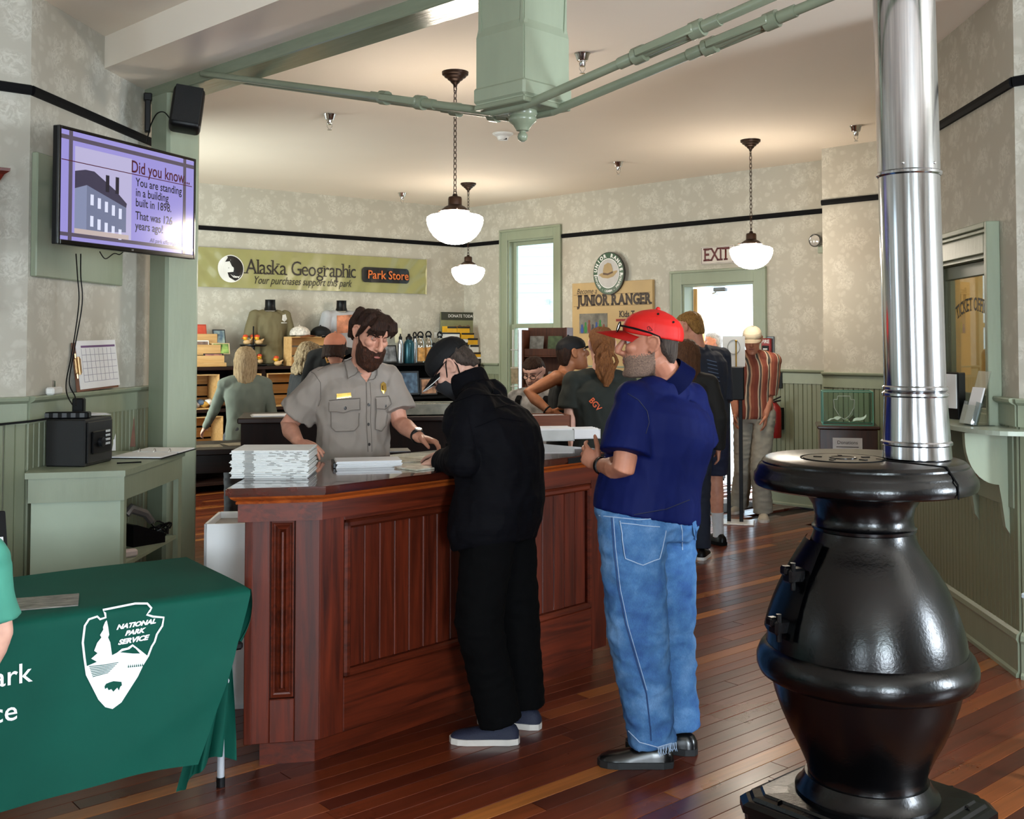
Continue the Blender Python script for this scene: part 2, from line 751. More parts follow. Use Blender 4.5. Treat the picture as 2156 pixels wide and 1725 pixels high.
def window_frame(W, a, b, lo, hi, casing=0.11, depth=0.16, sash=True, cap=True, mat=GREEN, sillh=True):
 _wn[0] += 1
 loc = W.pt(a, 0, 0)
 w = b - a
 bm = bmn()
 for x0, x1 in ((-casing, 0.0), (w, w + casing)):
  bx(bm, x0, x1, -0.025, 0.0, lo - 0.0, hi + casing, 0.004)
 bx(bm, 0, w, -0.025, 0, hi, hi + casing, 0.004)
 if cap:   # raised back-band round the casing
  bx(bm, -casing - 0.02, -casing + 0.006, -0.04, 0, lo, hi + casing + 0.012, 0.004)
  bx(bm, w + casing - 0.006, w + casing + 0.02, -0.04, 0, lo, hi + casing + 0.012, 0.004)
  bx(bm, -casing - 0.02, w + casing + 0.02, -0.042, 0, hi + casing - 0.004, hi + casing + 0.022, 0.004)
 # reveal
 bx(bm, 0, 0.02, 0, depth, lo, hi)
 bx(bm, w - 0.02, w, 0, depth, lo, hi)
 bx(bm, 0.02, w - 0.02, 0, depth, hi - 0.02, hi)
 if sillh:
  bx(bm, -casing - 0.02, w + casing + 0.02, -0.06, depth, lo - 0.035, lo, 0.005)
 o = obj('window_%d' % _wn[0], bm, mat, None, loc, W.ang)
 tag(o, kind='structure')
 if sash:
  mid = lo + (hi - lo) * 0.5
  for k, (z0, z1, y) in enumerate(((mid - 0.02, hi - 0.02, 0.075), (lo, mid + 0.02, 0.04))):
   bm = bmn()
   fr = 0.05
   bx(bm, 0.02, 0.02 + fr, y, y + 0.035, z0, z1, 0.004)
   bx(bm, w - 0.02 - fr, w - 0.02, y, y + 0.035, z0, z1, 0.004)
   bx(bm, 0.02 + fr, w - 0.02 - fr, y, y + 0.035, z1 - fr, z1, 0.004)
   bx(bm, 0.02 + fr, w - 0.02 - fr, y, y + 0.035, z0, z0 + fr, 0.004)
   sh = obj('sash', bm, mat, o)
   bm = bmn()
   bx(bm, 0.02 + fr, w - 0.02 - fr, y + 0.012, y + 0.018, z0 + fr, z1 - fr)
   obj('pane', bm, CLEAR, sh)
 return o


window_frame(W_RB, wu0, wu1, wz0, wz1, casing=0.115)
window_frame(W_RE, RF[0] - 1.75 - .55, RF[0] - 1.75 + .55, 0.75, 2.75)
window_frame(W_RE, RF[0] + 1.75 - .55, RF[0] + 1.75 + .55, 0.75, 2.75)
window_frame(W_WL, LF[1] - REAR - 0.55 - .55, LF[1] - REAR - 0.55 + .55, 0.75, 2.75)
window_frame(W_x1, 1.9, 3.1, 0.75, 2.75)
window_frame(W_WR, 0.3, 1.4, 0.75, 2.75)

# doorway casing (door stands open outwards)
bm = bmn()
w = du1 - du0
cs = 0.13
bx(bm, -cs, 0, -0.028, 0, 0, dz1 + cs, 0.004)
bx(bm, w, w + cs, -0.028, 0, 0, dz1 + cs, 0.004)
bx(bm, 0, w, -0.028, 0, dz1, dz1 + cs, 0.004)
bx(bm, -cs - 0.02, w + cs + 0.02, -0.045, 0, dz1 + cs - 0.004, dz1 + cs + 0.022, 0.004)
bx(bm, -cs - 0.02, -cs + 0.006, -0.04, 0, 0, dz1 + cs + 0.01, 0.004)
bx(bm, w + cs - 0.006, w + cs + 0.02, -0.04, 0, 0, dz1 + cs + 0.01, 0.004)
bx(bm, 0, 0.025, 0, 0.16, 0, dz1)
bx(bm, w - 0.025, w, 0, 0.16, 0, dz1)
bx(bm, 0.025, w - 0.025, 0, 0.16, dz1 - 0.025, dz1)
door_case = tag(obj('door_1', bm, GREEN, None, W_RB.pt(du0, 0), W_RB.ang), kind='structure')
OAKD = wood('golden_door_oak', '#a9762f', '#d9a852', 0.4, 2)
bm = bmn()
DW = 0.12
# open door leaf folded back to the left of the opening, seen edge-on as a golden strip
bx(bm, 0.03, 0.075, 0.16, 1.02, 0.02, dz1 - 0.04, 0.004)
for v in bm.verts:
 x_, y_ = v.co.x - 0.05, v.co.y - 0.16
 v.co.x, v.co.y = 0.05 + x_ * math.cos(0.53) - y_ * math.sin(0.53), 0.16 + x_ * math.sin(0.53) + y_ * math.cos(0.53)
leaf = obj('door_leaf', bm, OAKD, door_case)
bm = bmn()
kp_ = V((0.05 - 0.72 * math.sin(0.53) + 0.03, 0.16 + 0.72 * math.cos(0.53), 1.0))
cyl(bm, kp_, kp_ + V((0.05, 0.03, 0)), 0.012, seg=8)
ell(bm, kp_ + V((0.06, 0.035, 0)), 0.03, 10, 8)
obj('door_knob', bm, GOLD, leaf, smooth=True)
bm = bmn()
box(bm, (0.36, 0.20, dz1 - 0.055), (0.16, 0.05, 0.045), 0.008)
cyl(bm, (0.30, 0.20, dz1 - 0.085), (0.16, 0.34, dz1 - 0.09), 0.008, seg=6)
cyl(bm, (0.16, 0.34, dz1 - 0.09), (0.08, 0.55, dz1 - 0.085), 0.008, seg=6)
obj('door_closer', bm, M('grey_metal', '#6c6f72', 0.4, 0.7), door_case)


# ------------------------------------------------------------------ trims: picture rail, chair rail, baseboard, beadboard
_tn = [0]


def trim(W, prof, s0, s1, mat, name=None):
 """prof: list of (out, z)"""
 bm = bmn()
 prism(bm, [(-o, z) for o, z in prof], s0, s1, plane='YZ')
 _tn[0] += 1
 o = obj(name or 'trim_%d' % _tn[0], bm, mat, None, W.p, W.ang)
 return tag(o, kind='structure')


RAILP = [(0, RAILZ - 0.025), (0.018, RAILZ - 0.025), (0.026, RAILZ - 0.005), (0.026, RAILZ + 0.018), (0.015, RAILZ + 0.025), (0, RAILZ + 0.025)]
CAPP = [(0.0, CHAIRZ - 0.14), (0.022, CHAIRZ - 0.14), (0.022, CHAIRZ - 0.035), (0.036, CHAIRZ - 0.028), (0.048, CHAIRZ - 0.02), (0.052, CHAIRZ - 0.006),
  (0.046, CHAIRZ), (0, CHAIRZ)]
BASEP = [(0, 0), (0.036, 0), (0.036, 0.018), (0.026, 0.03), (0.026, 0.17), (0.034, 0.185), (0.03, 0.21), (0.012, 0.225), (0, 0.225)]
fo = 0.14
for W, gaps in ((W_LB, []), (W_RB, [(wu0 - fo, wu1 + fo)]), (W_BP, []), (W_TK, []), (W_TV, []), (W_LF, []), (W_RF, [])):
 xs = 0.0
 for a, b in gaps + [(W.L, W.L)]:
  if a - xs > 0.03:
   trim(W, RAILP, xs, a, RAIL)
  xs = b
fd = 0.152
for W, gaps in ((W_RB, [(wu0 - fo, wu1 + fo), (du0 - fd, du1 + fd)]), (W_BP, []), (W_TK, [(tk0 - 0.16, tk1 + 0.16)]), (W_TV, []), (W_LF, []), (W_RF, []), (W_LB, [])):
 xs = 0.0
 for a, b in gaps + [(W.L, W.L)]:
  if a - xs > 0.02:
   trim(W, CAPP, xs, a, GREEN)
  xs = b
for k, (W, gaps) in enumerate(((W_RB, [(du0 - fd, du1 + fd)]), (W_BP, []), (W_TK, []), (W_TV, []), (W_LF, []), (W_RF, []))):
 xs = 0.0
 for a, b in gaps + [(W.L, W.L)]:
  if a - xs > 0.02:
   trim(W, BASEP, xs, a, GREEN, 'baseboard_' + ('back_right', 'alcove', 'ticket', 'screen', 'left', 'right')[k] + ('' if xs == 0 else '_b'))
  xs = b

_bead = {}


def bead_mesh(h, w):
 key = (round(h, 3), round(w, 4))
 if key not in _bead:
  bm = bmn()
  t = 0.014
  pr = [(0.002, 0), (0.002, -t * 0.6), (0.006, -t), (w * 0.5 - 0.004, -t), (w * 0.5, -t * 0.62), (w * 0.5 + 0.004, -t), (w - 0.006, -t), (w - 0.002, -t * 0.6), (w - 0.002, 0)]
  prism(bm, pr, 0, h, plane='XY')
  bmesh.ops.recalc_face_normals(bm, faces=bm.faces[:])
  me = bpy.data.meshes.new('board')
  bm.to_mesh(me)
  bm.free()
  me.materials.append(GREENB)
  _bead[key] = me
 return _bead[key]


def beadboard(W, s0, s1, z0=0.22, z1=CHAIRZ - 0.13, pitch=0.10):
 n = max(1, int((s1 - s0) / pitch))
 w = (s1 - s0) / n
 me = bead_mesh(z1 - z0, round(w, 4))
 for i in range(n):
  o = bpy.data.objects.new('board', me)
  COL.objects.link(o)
  o.parent = W.o
  o.location = (s0 + i * w, 0, z0)


beadboard(W_RB, 0.0, wu0 - fo)
beadboard(W_RB, wu1 + fo, du0 - fd)
beadboard(W_RB, du1 + fd, W_RB.L)
beadboard(W_RB, wu0 - fo, wu1 + fo, 0.22, wz0 - 0.04)
beadboard(W_BP, 0.0, W_BP.L)
beadboard(W_TK, 0.0, tk0 - 0.16)
beadboard(W_TK, tk1 + 0.16, W_TK.L)
beadboard(W_TK, tk0 - 0.16, tk1 + 0.16, 0.22, tz0 - 0.16)
beadboard(W_RF, 0.0, 1.6)
beadboard(W_LF, W_LF.L - 1.8, W_LF.L)
beadboard(W_TV, 0.0, W_TV.L)

# ------------------------------------------------------------------ ceiling, soffit, floor
bm = bmn()
pts = [(LF[0] - .2, REAR - .2), (RF[0] + .2, REAR - .2), (RF[0] + .2, RF[1]), (B2[0] + .3, B2[1] + .2), (R2[0] + .2, R2[1] + .2), (K[0], K[1] + .25), (LB0[0] - .3, LB0[1] + .1), (LF[0] - .2, LF[1])]
prism(bm, pts, CEILZ, CEILZ + 0.12, plane='XY')
tag(obj('ceiling', bm, CEIL), kind='structure')

FLOORA = math.atan2(AD.y, AD.x)


def floor_wood():
 m, nt = mat_new('floor_fir')
 oi = nt.n('ObjectInfo')
 at = nt.n('Attribute', attribute_name='tone')
 tc = nt.n('TexCoord')
 rnd = nt.n('Math', operation='ADD')
 nt.l(oi.outputs['Random'], rnd.inputs[0])
 nt.l(at.outputs['Fac'], rnd.inputs[1])
 fr = nt.n('Math', operation='FRACT')
 nt.l(rnd.outputs[0], fr.inputs[0])
 geo = nt.n('NewGeometry')
 mp = nt.n('Mapping')
 mp.inputs['Rotation'].default_value = (0, 0, -FLOORA)
 nt.l(geo.outputs['Position'], mp.inputs[0])
 mp2 = nt.n('Mapping')
 mp2.inputs['Scale'].default_value = (1.1, 26, 1)
 nt.l(mp.outputs[0], mp2.inputs[0])
 f = nt.noise(mp2.outputs[0], 1.6, 6, 0.6, 0.4)
 base = nt.ramp(fr.outputs[0], [(0.0, lin('#4a1c10')), (0.35, lin('#5e2715')), (0.7, lin('#6f3018')), (0.86, lin('#8a4a22')), (0.97, lin('#a8652f'))])
 grain = nt.ramp(f, [(0.25, (0.62, 0.62, 0.62)), (0.75, (1.2, 1.2, 1.2))])
 col = nt.cmix(1.0, base, grain, 'MULTIPLY')
 nt.l(col, nt.b.inputs['Base Color'])
 r = nt.noise(mp.outputs[0], 2.2, 4)
 rr = nt.n('MapRange')
 rr.inputs['To Min'].default_value = 0.20
 rr.inputs['To Max'].default_value = 0.40
 nt.l(r, rr.inputs[0])
 nt.l(rr.outputs[0], nt.b.inputs['Roughness'])
 setb(nt.b, coat=0.25, coatr=0.22)
 nt.bump(f, 0.05, 0.003)
 return m


FLOORM = floor_wood()
bm = bmn()
prism(bm, pts, -0.12, -0.022, plane='XY')
floor = tag(obj('floor', bm, M('subfloor', '#1a0d08', 0.8)), kind='structure')
PWID = 0.083
me_pl = bpy.data.meshes.new('plank')
bm = bmn()
prism(bm, [(0.0008, -0.022), (PWID - 0.0008, -0.022), (PWID - 0.0008, -0.0012), (PWID - 0.0022, 0), (0.0022, 0), (0.0008, -0.0012)], 0.0008, 0.9992, plane='YZ')
bmesh.ops.recalc_face_normals(bm, faces=bm.faces[:])
bm.to_mesh(me_pl)
bm.free()
me_pl.materials.append(FLOORM)
ca, sa = math.cos(FLOORA), math.sin(FLOORA)


def inpoly(x, y, poly):
 c = False
 n = len(poly)
 for i in range(n):
  x1, y1 = poly[i]
  x2, y2 = poly[(i + 1) % n]
  if (y1 > y) != (y2 > y) and x < (x2 - x1) * (y - y1) / (y2 - y1) + x1:
   c = not c
 return c


planks = []
rng = random.Random(11)
for r in range(-110, 165):
 vv = r * PWID
 uu = -7.0 + rng.uniform(0, 2)
 while uu < 14:
  ln = rng.choice((1.2, 1.8, 2.4, 3.0, 3.6)) + rng.uniform(-.2, .2)
  mu, mv = uu + ln / 2, vv + PWID / 2
  x, y = ca * mu - sa * mv, sa * mu + ca * mv
  if inpoly(x, y, pts):
   best = 0
   for q in (0.15, 0.5, 0.85):
    qu = uu + ln * q
    qx, qy = ca * qu - sa * mv, sa * qu + ca * mv
    if qy > 1.5:
     px, py = CXP + FPX * qx / qy, HYP + FPX * CAMZ / qy
     if -60 < px < 2220 and 1040 < py < 1760 and not (600 < px < 1240 and py < 1380) and not (px < 420 and py < 1500):
      best = max(best, ln / qy ** 2)
   planks.append((best, uu, vv, ln))
  uu += ln
planks.sort(key=lambda t: -t[0])
rest = bmn()
tones = []
for k, (sc_, uu, vv, ln) in enumerate(planks):
 if k < 300 and sc_ > 0:
  o = bpy.data.objects.new('plank', me_pl)
  COL.objects.link(o)
  o.parent = floor
  o.location = (ca * uu - sa * vv, sa * uu + ca * vv, 0)
  o.rotation_euler = (0, 0, FLOORA)
  o.scale = (ln, 1, 1)
 else:
  vs = box(rest, (0, 0, 0), (ln - 0.0016, PWID - 0.0016, 0.02))
  bmesh.ops.rotate(rest, cent=(0, 0, 0), matrix=Matrix.Rotation(FLOORA, 3, 'Z'), verts=vs)
  mu, mv = uu + ln / 2, vv + PWID / 2
  bmesh.ops.translate(rest, vec=(ca * mu - sa * mv, sa * mu + ca * mv, -0.0105), verts=vs)
  tones.append(rng.random())
ntp = len(tones)
o = obj('plank_field', rest, FLOORM, floor)
tag(o, kind='stuff')
at = o.data.attributes.new('tone', 'FLOAT', 'FACE')
nf = len(o.data.polygons)
vals = np.repeat(np.array(tones, dtype=np.float32), 6)[:nf]
if len(vals) == nf:
 at.data.foreach_set('value', vals)

# ------------------------------------------------------------------ outside: porch, blue clapboard neighbour
bm = bmn()
dc = W_RB.pt((du0 + du1) / 2, 0, -2.2)
box(bm, (dc.x, dc.y, -0.16), (7, 4.0, 0.2), 0, W_RB.ang)
dk = tag(obj('ground', bm, M('pale_concrete', '#c9c8c2', 0.8, bump=0.1)), kind='structure')
nb = thing('neighbour_house', 'pale blue clapboard house with white trim seen through the tall window', 'house', W_RB.pt((wu0 + wu1) / 2 - 3.2, -0.2, -4.2), W_RB.ang + 0.6)
PALEB = M('pale_blue_clapboard', '#cfe6ec', 0.6, var=0.04)
for i in range(26):
 bm = bmn()
 prism(bm, [(0, 0), (-0.02, 0.0), (-0.004, 0.17), (0, 0.17)], -3.5, 3.0, plane='YZ')
 obj('clapboard', bm, PALEB, nb, (0, 0, i * 0.16))
bm = bmn()
bx(bm, -3.5, 3.0, 0.0, 0.2, 0, 4.3)
obj('wall', bm, PALEB, nb)
bm = bmn()
for x0, x1, z0, z1 in ((-1.25, -1.15, 0.9, 2.6), (-0.45, -0.35, 0.9, 2.6), (-1.25, -0.35, 2.5, 2.62), (-1.25, -0.35, 0.9, 1.0), (-1.15, -0.45, 1.72, 1.78)):
 bx(bm, x0, x1, -0.07, 0, z0, z1)
wf = obj('window_frame', bm, WHITE, nb)
bm = bmn()
bx(bm, -1.15, -0.45, -0.03, -0.02, 1.0, 2.5)
obj('pane', bm, M('pale_pane', '#dfeaf0', 0.2), wf)
# ------------------------------------------------------------------ timber post, beam, soffit, hanging king post with tie rods
BDIR = V((0.72, -0.694, 0)).normalized()       # the trussed beam runs from the post towards the camera's right
BNOR = V((-BDIR.y, BDIR.x, 0)) * 1.0            # far side of the beam
BANG = math.atan2(BDIR.y, BDIR.x)
pc = P(365, 700, 6.74)
POST = V((pc.x, pc.y, 0))
BEAMZ = 3.20
post = thing('timber_post', 'square sage green timber post beside the wall-mounted television', 'post', POST, BANG)
bm = bmn()
h = 0.113
ch = 0.018
prism(bm, [(-h + ch, -h), (h - ch, -h), (h, -h + ch), (h, h - ch), (h - ch, h), (-h + ch, h), (-h, h - ch), (-h, -h + ch)], 0.0, BEAMZ, plane='XY')
obj('shaft', bm, GREEN, post)
bm = bmn()
box(bm, (0, 0, 0.10), (0.27, 0.27, 0.2), 0.008)
obj('plinth', bm, GREEN, post)
bm = bmn()
tube(bm, [(-h - 0.012, -0.04, z) for z in (0.95, 1.6, 2.3, 2.7, 3.0)], 0.005, 6)
for z in (1.35, 2.12):
 box(bm, (-h - 0.01, -0.04, z), (0.02, 0.03, 0.025), 0.003)
obj('conduit', bm, M('sage_conduit', '#a7b09c', 0.5), post)

beam = thing('timber_beam', 'long glossy sage green ceiling beam running over the counter', 'beam', POST, BANG)
bm = bmn()
bx(bm, -0.35, 7.6, -0.10, 0.10, BEAMZ, CEILZ, 0.006)
obj('timber', bm, M('sage_gloss_paint', '#838b75', 0.16, var=0.06, bump=0.12, bscale=9, stretch=(0.6, 6, 6)), beam)
sp = PZ(222, 143, 3.27)
sw = -(sp - POST).dot(BNOR)
bm = bmn()
bx(bm, -1.2, 7.6, -sw, -0.10, 3.27, CEILZ)
tag(obj('ceiling_soffit', bm, CEIL, None, POST, BANG), kind='structure')

TK = 3.03
KP = POST + BDIR * TK
king = thing('king_post', 'hanging sage green king post with turned drop finial over the counter', 'post', (KP.x, KP.y, 0), BANG)
kb = 2.675
bm = bmn()
h = 0.128
prism(bm, [(-h, -h), (h, -h), (h, h), (-h, h)], kb + 0.28, BEAMZ, plane='XY')
# boarded sides step out towards the foot
for sx, sy in ((1, 0), (-1, 0), (0, 1), (0, -1)):
 pr = [(h, BEAMZ), (h + 0.006, BEAMZ), (h + 0.006, kb + 0.34), (h + 0.018, kb + 0.30), (h + 0.018, kb), (h - 0.03, kb)]
 vs = prism(bm, pr, -h - 0.012, h + 0.012, plane='XZ')
 bmesh.ops.rotate(bm, cent=(0, 0, 0), matrix=Matrix.Rotation(math.atan2(sy, sx), 3, 'Z'), verts=vs)
obj('shaft', bm, GREEN, king)
bm = bmn()
box(bm, (0, 0, kb + 0.045), (0.31, 0.31, 0.07), 0.01)
obj('collar', bm, GREEN, king)
bm = bmn()
box(bm, (0, 0, kb - 0.006), (0.30, 0.30, 0.022), 0.004)
obj('bottom_plate', bm, IRONG, king)
bm = bmn()
lathe(bm, [(0.03, 0.0), (0.062, -0.004), (0.066, -0.018), (0.058, -0.03), (0.062, -0.04), (0.060, -0.052), (0.042, -0.066), (0.030, -0.085), (0.027, -0.092), (0.014, -0.094),
   (0.014, -0.10), (0.020, -0.106), (0.023, -0.118), (0.019, -0.131), (0.008, -0.139), (0, -0.14)][::-1], 28, (0, 0, kb - 0.012))
obj('drop_finial', bm, IRONG, king, smooth=True, ang=50)

ROD = thing('tie_rods', 'sage green iron tie rods with turnbuckles running under the king post', 'tie rods', (KP.x, KP.y, kb), BANG)


def turnbuckle(bm, p, q, m, w=0.030, ln=0.27):
 d = (q - p).normalized()
 rot = d.to_track_quat('X', 'Z').to_matrix()
 for s in (-1, 1):
  c = p + d * (m + s * ln / 2)
  cyl(bm, c - d * 0.026, c + d * 0.026, 0.034, seg=12)
  vs = box(bm, (0, s * w, 0), (ln, 0.018, 0.034), 0.005)
  bmesh.ops.rotate(bm, cent=(0, 0, 0), matrix=rot, verts=vs)
  bmesh.ops.translate(bm, vec=p + d * m, verts=vs)
  cyl(bm, c + d * s * 0.03, c + d * s * 0.10, 0.024, seg=10)


for side, tb1, tb2 in ((-1, 0.62, 0.75), (1, 0.30, 0.95)):
 y = side * 0.115
 a = V((0.12 - 2.62, y, 3.24 - kb))
 b = V((-0.10, y * 0.75, -0.020))
 c = V((0.10, y * 0.75, -0.020))
 d = V((3.4, y, 3.20 - kb + 0.0))
 bm = bmn()
 tube(bm, [a, b], 0.019, 12)
 tube(bm, [b, (b + c) / 2, c], 0.019, 12)
 tube(bm, [c, d], 0.019, 12)
 turnbuckle(bm, b, a, tb1)
 turnbuckle(bm, c, d, tb2)
 obj('rod', bm, IRONG, ROD, smooth=True, ang=40)

# ------------------------------------------------------------------ schoolhouse pendants
OPAL = M('opal_glass_lit', '#fff0dc', 0.25, var=0.01, emit=30.0)


def make_pendant(u, v, label):
 p = PZ(u, v, CEILZ)
 t = thing('pendant_lamp', label, 'lamp', (p.x, p.y, CEILZ), 0.3, 'opal schoolhouse pendants')
 bm = bmn()
 lathe(bm, [(0.0, -0.10), (0.012, -0.098), (0.014, -0.085), (0.03, -0.07), (0.034, -0.062), (0.05, -0.052), (0.054, -0.043), (0.072, -0.034), (0.076, -0.024), (0.088, -0.018), (0.09, 0), (0, 0)], 28)
 obj('ceiling_canopy', bm, BRASS, t, smooth=True, ang=30)
 bm = bmn()
 n = 19
 top, bot = -0.105, -0.80
 L = (top - bot) / n
 for i in range(n):
  zc = top - (i + 0.5) * L
  a = rad(90) * (i % 2) + 0.5
  pts = []
  for k in range(13):
   th = 2 * math.pi * k / 12
   x, z = 0.011 * math.cos(th), (L * 0.68) * math.sin(th)
   pts.append((x * math.cos(a), x * math.sin(a), zc + z))
  tube(bm, pts, 0.0028, 5, caps=False)
 for zc in (-0.108, -0.812):
  pts = [(0.017 * math.cos(2 * math.pi * k / 12) * 0.7, 0.017 * math.cos(2 * math.pi * k / 12) * 0.7, zc + 0.02 * math.sin(2 * math.pi * k / 12)) for k in range(13)]
  tube(bm, pts, 0.0033, 5, caps=False)
 obj('chain', bm, BRASS, t, smooth=True)
 bm = bmn()
 lathe(bm, [(0, -0.82), (0.014, -0.822), (0.018, -0.835), (0.042, -0.842), (0.046, -0.855), (0.046, -0.895), (0.05, -0.90), (0.062, -0.905), (0.092, -0.928), (0.098, -0.937), (0.0, -0.937)][::-1], 28)
 for a in (0.4, 2.5, 4.6):
  cyl(bm, (0.09 * math.cos(a), 0.09 * math.sin(a), -0.93), (0.118 * math.cos(a), 0.118 * math.sin(a), -0.93), 0.005, seg=6)
 obj('fitter', bm, BRASS, t, smooth=True, ang=35)
 bm = bmn()
 lathe(bm, [(0.085, -0.925), (0.088, -0.944), (0.12, -0.955), (0.165, -0.965), (0.186, -0.978), (0.190, -0.995), (0.186, -1.025), (0.170, -1.065), (0.142, -1.105), (0.105, -1.135), (0.062, -1.153), (0.02, -1.160), (0, -1.16)], 40)
 obj('glass_shade', bm, OPAL, t, smooth=True)
 return t


make_pendant(958.5, 152, 'large opal glass pendant lamp on chain nearest the king post')
make_pendant(986, 386, 'opal glass pendant lamp hanging farthest back beside the tall window')
make_pendant(1580, 295, 'opal glass pendant lamp hanging in front of the EXIT sign')

# ------------------------------------------------------------------ sprinklers, smoke detector
_spr = None
for (u, v, lab) in ((694, 240, 'chrome ceiling sprinkler between the television and the nearest pendant'), (847, 406, 'small chrome ceiling sprinkler above the shop banner'),
     (1226, 112, 'chrome ceiling sprinkler seen behind the tie rods by the king post'), (1302, 341, 'small chrome ceiling sprinkler above the junior ranger board'),
     (1802, 265, 'chrome ceiling sprinkler beside the stovepipe')):
 p = PZ(u, v, CEILZ)
 if _spr is None:
  t = thing('ceiling_sprinkler', lab, 'sprinkler', p, 0, 'ceiling sprinklers')
  bm = bmn()
  lathe(bm, [(0.030, -0.05), (0.036, -0.045), (0.045, -0.012), (0.052, -0.004), (0.052, 0), (0, 0)], 20)
  obj('escutcheon', bm, CHROME, t, smooth=True, ang=35)
  bm = bmn()
  lathe(bm, [(0, -0.085), (0.016, -0.085), (0.02, -0.08), (0.022, -0.05), (0, -0.05)], 12)
  for s in (-1, 1):
   tube(bm, [(0.018 * s, 0, -0.082), (0.02 * s, 0, -0.1), (0.008 * s, 0, -0.118), (0, 0, -0.125)], 0.003, 5)
  lathe(bm, [(0, -0.13), (0.018, -0.129), (0.018, -0.126), (0, -0.125)], 12)
  obj('head', bm, CHROME, t, smooth=True, ang=35)
  _spr = t
 else:
  t = dup(_spr, p, 0.4, lab)
p = PZ(1059, 281, CEILZ)
t = thing('smoke_detector', 'white round smoke detector on the ceiling below the finial', 'detector', p)
bm = bmn()
lathe(bm, [(0.092, -0.008), (0.092, 0), (0, 0)], 32)
lathe(bm, [(0.0, -0.058), (0.042, -0.058), (0.048, -0.05), (0.055, -0.03), (0.082, -0.014), (0.084, -0.008), (0, -0.008)], 32)
obj('housing', bm, WHITE, t, smooth=True, ang=35)
bm = bmn()
box(bm, (0.02, -0.03, -0.053), (0.03, 0.02, 0.012), 0.002)
obj('sensor_slot', bm, BLACK, t)


# ------------------------------------------------------------------ pot-belly stove
def cast_iron():
 m, nt = mat_new('blacked_cast_iron')
 vec = nt.coords((1, 1, 1))
 f = nt.noise(vec, 90, 4, 0.6)
 g = nt.noise(vec, 4, 3)
 nt.l(nt.ramp(g, [(0.3, lin('#010102')), (0.75, lin('#050507'))]), nt.b.inputs['Base Color'])
 rr = nt.n('MapRange')
 rr.inputs['To Min'].default_value = 0.16
 rr.inputs['To Max'].default_value = 0.30
 nt.l(g, rr.inputs[0])
 nt.l(rr.outputs[0], nt.b.inputs['Roughness'])
 setb(nt.b, metal=0.0, spec=0.38)
 nt.bump(f, 0.16, 0.004)
 return m


def steel():
 m, nt = mat_new('polished_stovepipe_steel')
 vec = nt.coords((40, 40, 0.7))
 f = nt.noise(vec, 3, 4, 0.6)
 nt.l(nt.ramp(f, [(0.3, lin('#a9abb0')), (0.7, lin('#cfd0d4'))]), nt.b.inputs['Base Color'])
 rr = nt.n('MapRange')
 rr.inputs['To Min'].default_value = 0.10
 rr.inputs['To Max'].default_value = 0.20
 nt.l(f, rr.inputs[0])
 nt.l(rr.outputs[0], nt.b.inputs['Roughness'])
 setb(nt.b, metal=1.0)
 nt.bump(f, 0.015, 0.003)
 return m


IRON, STEEL = cast_iron(), steel()
SX, SY = 1.216, 3.72
SR = 0.945
stove = thing('pot_belly_stove', 'large black cast iron pot-belly stove on a square base', 'stove', (SX, SY, 0), 0)
stove.scale = (SR, SR, 1)
bm = bmn()
body = [(0.20, 0.115), (0.212, 0.15), (0.205, 0.165), (0.212, 0.20), (0.235, 0.25), (0.268, 0.31), (0.300, 0.38), (0.322, 0.44), (0.333, 0.485), (0.338, 0.497), (0.352, 0.50)]
lathe(bm, body + [(0.352, 0.52), (0, 0.52)], 72)
obj('fire_pot', bm, IRON, stove, smooth=True, ang=50)
bm = bmn()
lathe(bm, [(0.30, 0.495), (0.355, 0.50), (0.376, 0.512), (0.386, 0.535), (0.386, 0.562), (0.374, 0.590), (0.358, 0.608), (0.30, 0.62)], 72)
obj('belly_ring', bm, IRON, stove, smooth=True, ang=60)
bm = bmn()
lathe(bm, [(0.34, 0.59), (0.352, 0.60), (0.346, 0.65), (0.333, 0.70), (0.312, 0.76), (0.284, 0.82), (0.250, 0.875), (0.216, 0.92), (0.192, 0.955), (0.180, 0.985), (0.176, 1.0), (0.183, 1.004), (0.184, 1.014), (0.176, 1.02),
   (0.172, 1.05), (0.180, 1.085), (0.200, 1.115), (0.226, 1.138), (0.23, 1.152), (0, 1.155)], 72)
obj('upper_drum', bm, IRON, stove, smooth=True, ang=50)
bm = bmn()
lathe(bm, [(0.20, 1.148), (0.376, 1.148), (0.388, 1.154), (0.393, 1.168), (0.391, 1.190), (0.380, 1.203), (0.379, 1.209), (0.372, 1.222), (0.362, 1.230), (0.361, 1.236), (0.352, 1.244), (0.345, 1.247), (0, 1.247)], 96)
top = obj('top_plate', bm, IRON, stove, smooth=True, ang=38)
bm = bmn()
lx, ly = -0.076, -0.01
for r in (0.150,):
 pts = [(lx + r * math.cos(2 * math.pi * k / 48), ly + r * math.sin(2 * math.pi * k / 48), 1.2475) for k in range(49)]
 tube(bm, pts, 0.0028, 5, caps=False)
obj('lid_joint', bm, BLACKM, top)
bm = bmn()
lathe(bm, [(0.142, 1.247), (0.142, 1.2495), (0, 1.2495)], 48, (lx, ly, 0))
lathe(bm, [(0.05, 1.2495), (0.05, 1.252), (0.044, 1.2525), (0.04, 1.2505), (0, 1.2505)], 32, (lx, ly, 0))
for a in (0.2, 1.4, 2.7, 4.0, 5.3):
 box(bm, (lx + 0.09 * math.cos(a), ly + 0.09 * math.sin(a), 1.2505), (0.03, 0.014, 0.003), 0.001, a)
obj('lid', bm, IRON, top, smooth=True, ang=30)
bm = bmn()
